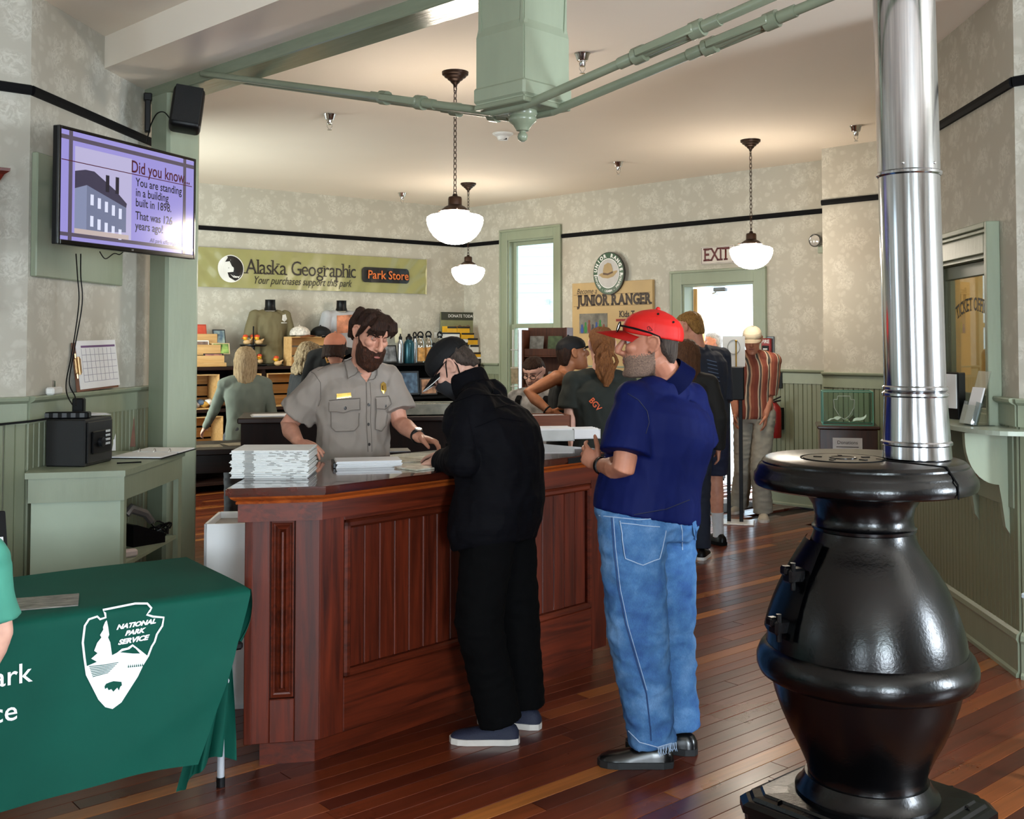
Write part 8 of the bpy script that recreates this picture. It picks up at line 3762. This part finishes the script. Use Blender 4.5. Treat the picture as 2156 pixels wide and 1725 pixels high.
# ================================================================== masked visitor in black
JK = M('black_quilted_jacket', '#040409', .8, var=.2, vscale=5, bump=.3, bscale=24, stretch=(.4, .4, 2.4), spec=.12)
PB = M('black_trousers', '#040405', .9, var=.1, spec=.1)
J = stand((0.02, 4.55), rad(58), 1.76)
J['pelvis'] = P(1045, 1090, 4.57)
J['chest'] = P(1012, 862, 4.64)
J['neck'] = P(985, 797, 4.68)
J['head'] = P(955, 772, 4.70)
J['hf'], J['hu'] = V((-.66, .16, -.70)), V((-.3, 0, 1))
J['right'], J['pright'] = V((.52, .85, .0)), V((.45, .9, 0))
J['ls'], J['rs'] = P(1000, 860, 4.47), P(1030, 838, 4.82)
J['le'], J['lw'] = P(978, 968, 4.42), P(930, 972, 4.80)
J['re'], J['rw'] = P(1000, 940, 4.95), P(945, 955, 5.0)
J['lhd'], J['lpn'], J['lth'] = V((-.80, .55, -.10)), V((0, 0, -1)), V((.4, .8, .1))
J['rhd'], J['rpn'], J['rth'] = V((-.85, .3, -.12)), V((0, 0, -1)), V((.1, -.9, .1))
J['lh'], J['rh'] = P(1030, 1120, 4.47), P(1072, 1112, 4.66)
J['lk'], J['rk'] = P(1008, 1310, 4.43), P(1088, 1300, 4.66)
J['la'], J['ra'] = P(1055, 1518, 4.46), P(1104, 1490, 4.64)
J['la'].z, J['ra'].z = .085, .085
J['lt'], J['rt'] = V((-1, .05, 0)), V((-.95, .3, 0))
J['bow'] = V((.055, -.02, .02))
root, T, hs, loc = person(
 'stooping visitor in black jacket, dark cap and face mask at the counter', J, SK_P, shirt=JK, pants=PB, shoes=(M('navy_knit_shoe', '#151b33', .7, bump=.3, bscale=200), M('white_foam_sole', '#cfc9c2', .6)), voxel=.005,
 hair=(HAIR_CROP, H_GR), long_sleeve=True, sleeve_r=(.085, .080, .070), girth=1.22, belly=.03, hem=-.26, wr=.008, shirt_ease=.028, jacket=True, pant_r=(.112, .098, .088), lips=False)
make_cap(root, T, hs, M('black_cap_cloth', '#0a0a0d', .7, var=.1, spec=.3), loc, brim_len=.075, brim_drop=.012)
MASKW = M('dark_face_mask', '#15161b', .85)
bm = bmn()
table_loft(bm, [(-.125, .070, .02, .030), (-.115, .104, .012, .046), (-.085, .112, .012, .061), (-.055, .120, .012, .067), (-.025, .128, .02, .066), (-.008, .124, .04, .055)], T, hs, 26, 2.0)
me = remesh(bm, .004, 2)
me.transform(Matrix.Translation(-loc))
link('face_mask', me, MASKW, root, smooth=True)
bm = bmn()
def HL(x, y, z):
 return T @ (V((x, y, z)) * hs) - loc
for sx in (-1, 1):
 tube(bm, [HL(sx * .064, .04, -.020), HL(sx * .083, .0, .02), HL(sx * .090, -.022, .034), HL(sx * .090, -.036, .016), HL(sx * .086, -.034, -.018), HL(sx * .074, .0, -.075), HL(sx * .060, .03, -.095)], .0028, 6)
obj('mask_strap', bm, BLACKM, root, smooth=True)
bm = bmn()
for sx in (-1, 1):
 tube(bm, [HL(sx * .060, .095, .020), HL(sx * .078, .05, .026), HL(sx * .086, -.01, .030)], .0022, 6)
 pts = [HL(sx * .034 + .022 * math.cos(a), .110, .014 + .017 * math.sin(a)) for a in [2 * math.pi * k / 14 for k in range(15)]]
 tube(bm, pts, .0016, 5, caps=False)
obj('spectacles', bm, BLACK, root, smooth=True)
bm = bmn()
pts = []
for i in range(17):
 x = -1 + 2 * i / 16
 y1 = .012 + .088 * math.sqrt(max(0, 1 - (x * .95) ** 2)) + .075 * math.sqrt(max(0.02, 1 - (x * .98) ** 2)) ** .9
 pts.append(HL(x * .082 * .95, y1 + .001, .036 - .012 - .020 * x * x - .002))
tube(bm, pts, .0022, 5)
obj('brim_piping', bm, WHITE, root, smooth=True)
jk = child(root, 'jacket')
tr = surf(jk, loc)
for k, pts in enumerate(([(965, 830), (1010, 800), (1050, 800)], [(950, 850), (1000, 830), (1060, 835)], [(1040, 860), (1085, 850)], [(1000, 900), (1050, 880), (1110, 890)], [(985, 870), (1000, 940), (1005, 1000)])):
 seam(jk, tr, loc, pts, .0022, JK, 'quilt_seam', .002)

# ================================================================== visitor in red cap
POLO = M('navy_polo_knit', '#041046', .7, var=.05, vscale=5, bump=.06, bscale=500, spec=.15)


def denim():
 m, nt = mat_new('washed_denim')
 vec = nt.coords((1, 1, 1))
 g = nt.noise(vec, 7, 4, .6)
 v2 = nt.coords((260, 260, 60))
 f = nt.noise(v2, 2, 3)
 c = nt.ramp(g, [(.28, lin('#2c4d86')), (.5, lin('#46709f')), (.72, lin('#6d94c0'))])
 w = nt.ramp(f, [(.3, (.78, .78, .80)), (.7, (1.1, 1.1, 1.1))])
 nt.l(nt.cmix(1.0, c, w, 'MULTIPLY'), nt.b.inputs['Base Color'])
 setb(nt.b, rough=.85, spec=.2)
 nt.bump(f, .25, .002)
 return m


DEN = denim()
J = stand((0.60, 4.28), rad(46), 1.80)
J['pelvis'] = P(1366, 1078, 4.30)
J['chest'] = P(1402, 860, 4.34)
J['neck'] = P(1402, 785, 4.32)
J['head'] = P(1368, 727, 4.30)
J['hf'], J['hu'] = V((-.985, .12, -.02)), V((0, 0, 1))
J['right'], J['pright'] = V((.70, .72, 0)), V((.72, .70, 0))
J['ls'], J['rs'] = P(1336, 845, 4.20), P(1450, 846, 4.46)
J['le'], J['lw'] = P(1312, 988, 4.12), P(1262, 980, 4.36)
J['re'], J['rw'] = P(1464, 958, 4.56), P(1425, 985, 4.72)
J['lhd'], J['lpn'], J['lth'] = V((-.62, .55, .42)), V((.55, .75, -.1)), V((.1, -.1, 1))
J['lcurl'] = (.5, .6, .65, .7)
J['rhd'], J['rpn'], J['rth'] = V((-.8, .5, .1)), V((-.3, -.7, 0)), V((0, 0, 1))
J['lh'], J['rh'] = P(1330, 1120, 4.22), P(1398, 1115, 4.40)
J['lk'], J['rk'] = P(1343, 1335, 4.20), P(1402, 1330, 4.42)
J['la'], J['ra'] = P(1376, 1560, 4.22), P(1428, 1545, 4.36)
J['la'].z, J['ra'].z = .085, .085
J['lt'], J['rt'] = V((-1, .06, 0)), V((-.95, .35, 0))
J['gaze'] = 0.0
J['lid'] = .35
PSH = M('black_leather_shoe', '#0a0a0b', .25, var=.1)
root, T, hs, loc = person('man in red cap, navy polo and blue jeans standing sideways', J, SK_R, shirt=POLO, pants=DEN, shoes=(PSH, M('black_rubber_sole', '#0d0e10', .6)), voxel=.0045, hair=(HAIR_CROP, H_GR), girth=1.30, belly=.045, hem=-.05,
       sleeve=.78, sleeve_r=(.082, .092, .094), wr=.0045, pant_r=(.128, .114, .086), stubble=STUB, brow=H_DK, nose=1.05, arm_r=1.12, neck_r=1.10, headscale=1.06, pant_wr=.009,
       torso=[(-.22, .15, .105), (-.08, .170, .120), (.08, .165, .118), (.30, .156, .112), (.52, .162, .116), (.75, .180, .124), (.92, .186, .118), (1.03, .168, .102), (1.10, .105, .080)])
REDC = M('red_cap_cloth', '#cf120c', .6, var=.05, vscale=10, bump=.05, bscale=400)
cr = make_cap(root, T, hs * 1.05, REDC, loc, brim_len=.098, brim_drop=.022, tilt=.19, bend=.014, brim_w=.080)
trc = surf(cr, loc)
for (u, v) in ZR(640, 145), ZR(750, 203):
 decal(cr, trc, loc, [(u + 2.6 * math.cos(a), v + 2.3 * math.sin(a)) for a in [2 * math.pi * k / 10 for k in range(10)]], BLACK, 'eyelet', .002, 0)
seam(cr, trc, loc, [ZR(560, 240), ZR(575, 232), ZR(600, 262), ZR(572, 265), ZR(560, 240)], .0012, M('dark_red_thread', '#4a0a0a', .6), 'side_emblem')
seam(cr, trc, loc, [ZR(578, 238), ZR(580, 262)], .0010, M('dark_red_thread', '#4a0a0a', .6), 'side_emblem')
# sunglasses pushed up on the cap
sg = thing('sunglasses', 'black sunglasses resting on the red cap\'s peak', 'sunglasses', J['head'], 0)
def SG(x, y, z):
 return T @ (V((x, y, z)) * hs) - J['head']
for sx in (-1, 1):
 bm = bmn()
 pts = [V((sx * .036 + .026 * math.cos(a), .118 + .004 * math.cos(a), .070 + .019 * math.sin(a))) for a in [2 * math.pi * k / 18 for k in range(18)]]
 bm.faces.new([bm.verts.new(SG(p.x, p.y - (p.z - .06) * .35, p.z)) for p in pts])
 bmesh.ops.solidify(bm, geom=bm.faces[:], thickness=.003)
 obj('lens', bm, M('dark_lens', '#15181c', .08, .2), sg)
 bm = bmn()
 tube(bm, [SG(p.x, p.y - (p.z - .06) * .35, p.z) for p in pts + pts[:1]], .0026, 6, caps=False)
 tube(bm, [SG(sx * .064, .108, .076), SG(sx * .084, .06, .064), SG(sx * .0905, .0, .046), SG(sx * .0895, -.035, .030), SG(sx * .086, -.045, .010)], [.0035, .0042, .0038, .0036, .003], 6)
 obj('arm', bm, BLACK, sg, smooth=True)
bm = bmn()
tube(bm, [SG(-.012, .112, .074), SG(0, .114, .078), SG(.012, .112, .074)], .003, 6)
obj('bridge', bm, BLACK, sg)
# polo collar, cuff, jeans seams and pocket
shirt = child(root, 'shirt')
tr = surf(shirt, loc)
bm = bmn()
nk = V(J['neck']) - loc
ax_ = (V(J['head']) + V((.02, .0, -.06)) - V(J['neck'])).normalized()
prev = None
rings = []
for k in range(3):
 rr = (.097, .088, .078)[k]
 c = nk + ax_ * (-.068, -.032, .004)[k]
 m_ = ax_.to_track_quat('Z', 'Y').to_matrix()
 rings.append([c + m_ @ V((rr * math.cos(a), rr * math.sin(a), 0)) for a in [2 * math.pi * j / 28 for j in range(28)]])
vr = [[bm.verts.new(p) for p in r] for r in rings]
for a, b in zip(vr, vr[1:]):
 for i in range(28):
  bm.faces.new((a[i], a[(i + 1) % 28], b[(i + 1) % 28], b[i]))
bmesh.ops.solidify(bm, geom=bm.faces[:], thickness=.005)
obj('collar', bm, POLO, shirt, smooth=True)
NV = M('navy_seam', '#081232', .6)
seam(shirt, tr, loc, [ZR(420, 720), ZR(500, 770), ZR(560, 850), ZR(575, 930), ZR(545, 1030)], .002, NV, 'armhole_seam')
seam(shirt, tr, loc, [ZR(212, 1160), ZR(330, 1225), ZR(440, 1240)], .002, NV, 'cuff_seam')
seam(shirt, tr, loc, [ZR(195, 1590), ZR(420, 1610), ZR(700, 1560), ZR(900, 1480)], .002, NV, 'hem_seam')
jn = child(root, 'trousers')
tj = surf(jn, loc)
STI = M('denim_stitch', '#9fb4cf', .8)
DDK = M('denim_dark_seam', '#24406e', .8)
seam(jn, tj, loc, [ZJ(258, 115), ZJ(270, 300), ZJ(300, 560), ZJ(345, 780), ZJ(410, 1000), ZJ(470, 1200), ZJ(495, 1420), ZJ(500, 1500)], .003, DDK, 'side_seam', sub=10)
seam(jn, tj, loc, [ZJ(268, 115), ZJ(282, 300), ZJ(312, 560), ZJ(358, 780), ZJ(422, 1000), ZJ(480, 1200)], .0015, STI, 'side_stitch', sub=10)
seam(jn, tj, loc, [ZJ(668, 100), ZJ(690, 200), ZJ(692, 340)], .0022, STI, 'seat_seam')
seam(jn, tj, loc, [ZJ(180, 105), ZJ(420, 130), ZJ(640, 115), ZJ(765, 60)], .002, STI, 'waistband_stitch')
decal(jn, tj, loc, [ZJ(310, 132), ZJ(595, 160), ZJ(545, 370), ZJ(450, 412), ZJ(340, 372)], DEN, 'back_pocket', .005, 3, .004)
seam(jn, tj, loc, [ZJ(318, 148), ZJ(590, 176)], .0018, STI, 'pocket_stitch', .008)
seam(jn, tj, loc, [ZJ(312, 135), ZJ(342, 370), ZJ(450, 410), ZJ(545, 368), ZJ(593, 162)], .002, STI, 'pocket_stitch', .008)
decal(jn, tj, loc, [ZJ(745, 130), ZJ(778, 95), ZJ(772, 250), ZJ(755, 210)], DEN, 'back_pocket', .005, 2, .004)
seam(jn, tj, loc, [ZJ(360, 1430), ZJ(430, 1500), ZJ(540, 1530), ZJ(640, 1500)], .002, STI, 'cuff_stitch')
bm = bmn()
rngf = random.Random(2)
for k in range(22):       # frayed threads at the near heel
 u, v = ZJ(540 + k * 5.2, 1528 - k * 1.5)
 p, n = shoot(tj, u, v)
 if p is None:
  continue
 q = p + n * .004 - loc
 tube(bm, [q, q + V((rngf.uniform(-.004, .004), -.004, -.018)), q + V((rngf.uniform(-.008, .008), -.002, -.036 + rngf.uniform(0, .01)))], .0012, 4)
if len(bm.verts):
 tag(obj('frayed_threads', bm, STI, jn), kind='stuff')
# wristband
wq = along(J['le'], J['lw'], .86)
wd = (J['lw'] - J['le']).normalized()
bm = bmn()
lathe(bm, [(.035, -.012), (.038, -.01), (.038, .01), (.035, .012)], 22, (0, 0, 0), 0, wd.to_track_quat('Z', 'Y').to_matrix().to_4x4())
tag(obj('wrist_band', bm, BLACK, None, wq, smooth=True, ang=40), 'black watch band on the red cap man\'s wrist', 'watch')

# ================================================================== people farther back
VX = .010
# blonde woman at the shelves
p = P(516, 850, 9.0)
J = stand((p.x, p.y), rad(14), 1.60)
J['le'], J['lw'] = P(452, 862, 9.05), P(432, 900, 9.25)
J['lhd'] = V((-.5, .5, -.6))
def hair_long(T, hs, ln, w=.075, back=-.095, wav=.0, n=9):
 def f(bm):
  def L(x, y, z):
   return T @ (V((x, y, z)) * hs)
  for i in range(n):
   a = -1.25 + 2.5 * i / (n - 1)
   x, y = w * 1.05 * math.sin(a), back * math.cos(a) * .98
   pts = [L(x * .9, y * .9, .06), L(x, y, 0)]
   for k in range(1, 6):
    t = k / 5
    pts.append(L(x * (1 + .12 * t) + wav * math.sin(k * 2.1 + i), y - .012 * t + wav * math.cos(k * 1.7 + i), -ln * t * (1 - .12 * abs(math.sin(a)))))
   tube(bm, pts, [.026 * hs, .030 * hs] + [(.030 - .012 * k / 5) * hs for k in range(1, 6)], 8, round_ends=True)
 return f


def head_T(J, headscale=1.0):
 return head_matrix(V(J['head']), J['hf'], J['hu']), J['s'] ** .5 * headscale


T_, h_ = head_T(J)
SAGEK = M('sage_knit_top', '#6f766a', .85, var=.08)
person('blonde woman in a sage green top browsing the shop shelves', J, SK_P, shirt=SAGEK, pants=M('grey_trousers', '#3b3d42', .8), shoes=(BLACK, BLACK), hair=(HAIR_SHORT, H_BL, hair_long(T_, h_, .20)), voxel=VX, long_sleeve=True, sleeve_r=(.060, .052, .044), eyes=False, lips=False, wr=.004)
# curly grey-blonde woman in a dark coat
p = P(640, 850, 9.7)
J = stand((p.x, p.y), rad(-50), 1.64)
J['hf'] = V((.75, .6, -.2))
T_, h_ = head_T(J)
person('woman with wavy grey-blonde hair in a dark coat behind the ranger', J, SK_F, shirt=M('charcoal_coat', '#1b1c1e', .85), pants=PB, shoes=(BLACK, BLACK), hair=(HAIR_SHORT, hair_mat('hair_wavy_grey_blonde', '#4a3a2a', '#b9a27e', (40, 40, 22)), hair_long(T_, h_, .20, .085, -.10, .012), .012),
  voxel=VX, long_sleeve=True, sleeve_r=(.07, .062, .055), eyes=False, lips=False)
# person in salmon cap and black jersey
p = P(710, 850, 9.2)
J = stand((p.x, p.y), rad(-8), 1.86)
J['head'] = P(706, 735, 8.98)
J['neck'] = P(707, 738, 9.10)
J['chest'] = P(708, 753, 9.18)
J['rs'], J['ls'] = J['chest'] + J['right'] * .19, J['chest'] - J['right'] * .19
J['hf'] = V((.1, .95, -.45))
T_, h_ = head_T(J)
JER = M('black_jersey', '#0d0d0f', .8)
root, T_, h_, loc = person('visitor in salmon pink cap and black lettered jersey behind the ranger', J, SK_F, shirt=JER, pants=PB, shoes=(BLACK, BLACK), hair=(HAIR_SHORT, H_DK, hair_long(T_, h_, .10, .07, -.09)), voxel=VX, sleeve=.8, eyes=False, lips=False, jacket=True)
make_cap(root, T_, h_ * 1.04, M('salmon_cap', '#c07a5e', .8), loc, tilt=.42)
sh_ = child(root, 'jacket')
tr = surf(sh_, loc)
glyphs(sh_, tr, loc, 'BRA', 706, 752, 24, M('amber_print', '#c98f3a', .6), -.30, .006, 1.0, .02)
# woman in black cap and tank top, hand on hip
p = P(1190, 850, 7.55)
J = stand((p.x, p.y), rad(-78), 1.70)
J['head'] = P(1205, 745, 7.55)
J['hf'], J['hu'] = V((.93, .30, .16)), V((-.1, 0, 1))
J['rs'] = P(1172, 795, 7.38)
J['re'], J['rw'] = P(1112, 828, 7.30), P(1158, 868, 7.22)
J['rhd'], J['rpn'], J['rth'] = V((.85, .1, -.5)), V((0, .6, .5)), V((.4, .2, .8))
J['neck'] = P(1190, 782, 7.55)
T_, h_ = head_T(J)
TANK = M('black_tank', '#101213', .8)
root, T_, h_, loc = person('smiling woman in black cap and tank top with hand on hip', J, SK_T, shirt=TANK, pants=PB, shoes=(BLACK, BLACK), hair=(HAIR_SHORT[:6] + [(.055, .05, -.11, .08)], H_DK), voxel=.007, tank=True, wr=.003, collar=False)
make_cap(root, T_, h_, M('black_cap_cloth', '#0a0a0d', .7, var=.1, spec=.3), loc, brim_drop=-.004)
bm = bmn()
lathe(bm, [(.028, -.006), (.031, 0), (.028, .006)], 16, along(J['re'], J['rw'], .88) - loc, 0, (J['rw'] - J['re']).to_track_quat('Z', 'Y').to_matrix().to_4x4())
obj('bracelet', bm, BLACK, root)
# boy with glasses
p = P(1127, 850, 8.1)
J = stand((p.x, p.y), rad(165), 1.52)
J['hf'], J['hu'] = V((-.35, -.8, -.45)), V((0, 0, 1))
T_, h_ = head_T(J)
root, T_, h_, loc = person('boy in glasses and patterned grey shirt looking down by the book rack', J, SK_P, shirt=M('grey_marbled_shirt', '#8a8682', .8, var=.5, vscale=18), pants=PB, shoes=(BLACK, BLACK), hair=(HAIR_SHORT, H_DK), voxel=VX, wr=.003)
bm = bmn()
for sx in (-1, 1):
 pts = [T_ @ (V((sx * .034 + .024 * math.cos(a), .112, .014 + .018 * math.sin(a))) * h_) - loc for a in [2 * math.pi * k / 16 for k in range(17)]]
 tube(bm, pts, .0026, 5, caps=False)
 tube(bm, [T_ @ (V((sx * .058, .108, .018)) * h_) - loc, T_ @ (V((sx * .080, .0, .02)) * h_) - loc], .002, 5)
tube(bm, [T_ @ (V((-.01, .114, .016)) * h_) - loc, T_ @ (V((.01, .114, .016)) * h_) - loc], .002, 5)
obj('spectacles', bm, BLACK, root)
bm = bmn()
for sx in (-1, 1):
 c = V(J['chest']) - loc
 f_, r_ = J['f'], J['right']
 tube(bm, [c + r_ * sx * .10 + V((0, 0, .075)) - f_ * .03, c + r_ * sx * .105 + f_ * .105 + V((0, 0, .0)), c + r_ * sx * .12 + f_ * .115 + V((0, 0, -.15)), c + r_ * sx * .14 + f_ * .06 + V((0, 0, -.30))], [(.022, .006)] * 4, 8, ref=r_)
obj('backpack_straps', bm, BLACKM, root)
# woman with curly ponytail, back to us
p = P(1262, 850, 6.95)
J = stand((p.x, p.y), rad(8), 1.72, width=1.05)
J['head'] = P(1266, 728, 6.98)
J['hf'] = V((-.12, .98, -.05))
J['le'], J['lw'] = P(1200, 870, 6.9), P(1202, 915, 6.85)
J['chest'] = P(1262, 812, 6.95)
J['neck'] = P(1264, 778, 6.95)
J['ls'], J['rs'] = P(1207, 805, 6.93), P(1318, 805, 6.97)
def pony(T, hs):
 def f(bm):
  def L(x, y, z):
   return T @ (V((x, y, z)) * hs)
  rg = random.Random(4)
  for i in range(16):
   a = 2 * math.pi * i / 16
   rr = .02 + .028 * rg.random()
   pts = [L(0, -.112, .02)]
   for k in range(1, 10):
    t = k / 9
    sw = (.2 + 1.3 * math.sin(math.pi * min(1, t * 1.05))) * rr
    ph = k * 1.5 + i
    pts.append(L(sw * math.cos(a) + .010 * math.sin(ph), -.125 - .012 * t + sw * math.sin(a) * .5 + .010 * math.cos(ph), .02 - .29 * t))
   tube(bm, pts, [.010 * hs] + [.013 * hs] * 7 + [.010 * hs, .005 * hs], 7, round_ends=True)
 return f
T_, h_ = head_T(J)
DGR = M('dark_green_tee', '#181d17', .85)
root, T_, h_, loc = person('woman with curly auburn ponytail and dark tee seen from behind', J, SK_P, shirt=DGR, pants=PB, shoes=(BLACK, BLACK), hair=(HAIR_SHORT, H_AU, pony(T_, h_), .004), voxel=.006, sleeve=.86, sleeve_r=(.075, .082, .082), girth=1.14, eyes=False, lips=False)
sh_ = child(root, 'shirt')
tr = surf(sh_, loc)
glyphs(sh_, tr, loc, 'BGV', 1253, 852, 17, M('orange_print', '#c8562a', .6), .85, .005, .9, .02)
# long-haired girl behind the red cap
p = P(1447, 850, 8.2)
J = stand((p.x, p.y), rad(-10), 1.66)
T_, h_ = head_T(J)
person('long-haired girl in dark top half hidden behind the red cap man', J, SK_F, shirt=M('black_top', '#131416', .8), pants=M('dark_jeans', '#1a2233', .85), shoes=(BLACK, WHITE), hair=(HAIR_SHORT, H_BR, hair_long(T_, h_, .42, .08, -.10, .006)), voxel=VX, long_sleeve=True, eyes=False, lips=False)
# tall boy in navy tee and shorts
p = P(1490, 850, 8.7)
J = stand((p.x, p.y), rad(38), 1.90)
J['head'] = P(1452, 690, 8.72)
J['hf'] = V((-.75, .6, -.28))
J['neck'] = P(1470, 735, 8.7)
J['re'], J['rw'] = P(1520, 855, 8.75), P(1503, 905, 8.55)
NAVT = M('navy_tee', '#1a2233', .85)
root, T_, h_, loc = person('tall sandy-haired boy in navy tee, shorts and white socks', J, SK_F, shirt=NAVT, pants=M('navy_shorts', '#131a35', .8), shoes=(BLACK, BLACKM), hair=(HAIR_SHORT, H_SB), voxel=.007, sleeve=.9, pant_len=.46, legs=True, hem=-.2, sleeve_r=(.07, .078, .078))
for q in 'rl':
 a_ = V(J[q + 'a']) - loc
 bm = bmn()
 k_ = V(J[q + 'k']) - loc
 tube(bm, [a_ + V((0, 0, -.03)), a_ + V((0, 0, .03)), along(a_, k_, .30), along(a_, k_, .38)], [.045, .044, .048, .052], 16)
 obj('sock', bm, M('white_sock', '#c9c9cc', .9, bump=.3, bscale=200), root, smooth=True, ang=50)
sh_ = child(root, 'shirt')
tr = surf(sh_, loc)
for i in range(6):
 glyphs(sh_, tr, loc, ('SKAGWAY', 'ALASKA', '1898', 'TRAIL', 'GOLD', 'RUSH')[i], 1503, 760 + 8 * i, 7, M('pale_blue_print2', '#5d6f8c', .7), .25, .006) if i < 0 else seam(sh_, tr, loc, [(1488 + i, 758 + 8 * i), (1512 + i * 1.5, 764 + 8 * i)], .004, M('pale_blue_print2', '#5d6f8c', .7), 'back_print', .001)
t = thing('tote_bag', 'cream paper bag with round emblem held by the tall boy', 'bag', P(1501, 880, 8.35), rad(20))
bm = bmn()
bx(bm, -.09, .09, -.02, .03, -.24, .06, .006)
obj('body', bm, M('cream_bag', '#b9b09c', .8), t)
bm = bmn()
lathe(bm, [(.04, 0), (.04, .003), (0, .003)], 24, (.0, -.02, -.12), 0, Matrix.Rotation(rad(90), 4, 'X'))
obj('emblem', bm, M('dark_emblem', '#2b2b2e', .7), t)
bm = bmn()
tube(bm, [(-.05, 0, .06), (-.045, 0, .13), (0, 0, .155), (.045, 0, .13), (.05, 0, .06)], .008, 6)
obj('handle', bm, WHITE, t)
# man outside the door
p = P(1512, 850, 12.9)
J = stand((p.x, p.y), rad(75), 1.76)
T_, h_ = head_T(J)
person('grey-haired man in a pale shirt standing outside the exit door', J, SK_R, shirt=M('pale_check_shirt', '#b9bcc6', .8, var=.2, vscale=40), pants=M('grey_trousers', '#3b3d42', .8), shoes=(BLACK, BLACK), hair=(HAIR_SHORT, H_SG), voxel=VX)


# striped-shirt man coming in
def stripes():
 m, nt = mat_new('rust_striped_shirt')
 tc = nt.n('TexCoord')
 sp_ = nt.n('SeparateXYZ')
 nt.l(tc.outputs['Object'], sp_.inputs[0])
 at2 = nt.n('Math', operation='MULTIPLY')
 nt.l(sp_.outputs[0], at2.inputs[0])
 at2.inputs[1].default_value = 11.5
 ad = nt.n('Math', operation='MULTIPLY')
 nt.l(sp_.outputs[1], ad.inputs[0])
 ad.inputs[1].default_value = 5.0
 su = nt.n('Math', operation='ADD')
 nt.l(at2.outputs[0], su.inputs[0])
 nt.l(ad.outputs[0], su.inputs[1])
 fr = nt.n('Math', operation='FRACT')
 nt.l(su.outputs[0], fr.inputs[0])
 r = nt.ramp(fr.outputs[0], [(0.0, lin('#7a3a2a')), (.34, lin('#7a3a2a')), (.36, lin('#c9b49a')), (.44, lin('#c9b49a')), (.46, lin('#4b4640')), (.62, lin('#4b4640')), (.64, lin('#b88a6a')), (.74, lin('#b88a6a')), (.76, lin('#8a4732')), (1.0, lin('#8a4732'))])
 r.node.color_ramp.interpolation = 'CONSTANT'
 nt.l(r, nt.b.inputs['Base Color'])
 setb(nt.b, rough=.8)
 return m


p = P(1588, 850, 10.15)
J = stand((p.x, p.y), rad(158), 1.83)
J['head'] = P(1584, 716, 10.05)
J['hf'], J['hu'] = V((-.28, -.9, -.28)), V((0, 0, 1))
J['lid'] = .8
J['lk'], J['rk'] = P(1600, 985, 9.98), P(1566, 990, 10.2)
J['la'], J['ra'] = P(1607, 1075, 10.0), P(1556, 1062, 10.45)
J['la'].z, J['ra'].z = .085, .10
J['le'], J['lw'] = P(1620, 830, 10.1), P(1612, 876, 10.0)
J['re'], J['rw'] = P(1545, 830, 10.2), P(1548, 872, 10.1)
root, T_, h_, loc = person('slim man in cream cap and rust striped shirt walking in', J, SK_R, shirt=stripes(), pants=M('stone_chinos', '#8f8b80', .85), shoes=(M('beige_sneaker', '#a79e90', .8), M('white_foam_sole', '#cfc9c2', .6)), hair=(HAIR_CROP, H_SB), voxel=.007,
       sleeve=1.0, sleeve_r=(.066, .07, .07), hem=-.14, girth=.94, pant_r=(.095, .085, .085), pant_len=1.0)
cr = make_cap(root, T_, h_, M('cream_cap', '#cdbfa6', .8), loc, brim_drop=.014)
trc = surf(cr, loc)
seam(cr, trc, loc, [(1578, 684), (1582, 680), (1590, 681), (1593, 685), (1586, 688), (1578, 684)], .0025, M('brown_thread', '#3f3428', .7), 'cap_emblem')
# person cut off by the left edge
J = stand((-1.63, 2.93), rad(-60), 1.36)
J['re'], J['rw'] = P(2, 1335, 2.86), P(-42, 1440, 2.86)
J['rs'] = P(-22, 1170, 2.84)
J['rhd'] = V((-.8, .2, -.4))
T_, h_ = head_T(J)
person('child in teal tee with bare arm cut off by the picture\'s left edge', J, SK_P, shirt=M('teal_tee', '#3f8a76', .8), pants=M('grey_trousers', '#3b3d42', .8), shoes=(WHITE, WHITE), hair=(HAIR_SHORT, H_BR), voxel=.008, sleeve=.82, sleeve_r=(.062, .066, .066))
# prints on the two shop shirts
for o_, l_, kind in ((sh_form1, loc_form1, 0), (sh_form2, loc_form2, 1)):
 tr = surf(o_, l_)
 if kind == 0:
  decal(o_, tr, l_, [(594, 664), (601, 662), (604, 672), (598, 678), (593, 674)], WHITE, 'chest_print', .006, 1)
  seam(o_, tr, l_, [(592, 680), (605, 680)], .006, WHITE, 'chest_print', .004)
 else:
  decal(o_, tr, l_, [(709, 665), (748, 663), (748, 700), (709, 702)], M('orange_wildlife_print', '#b9785a', .7, var=.5, vscale=12), 'chest_print', .006, 3)
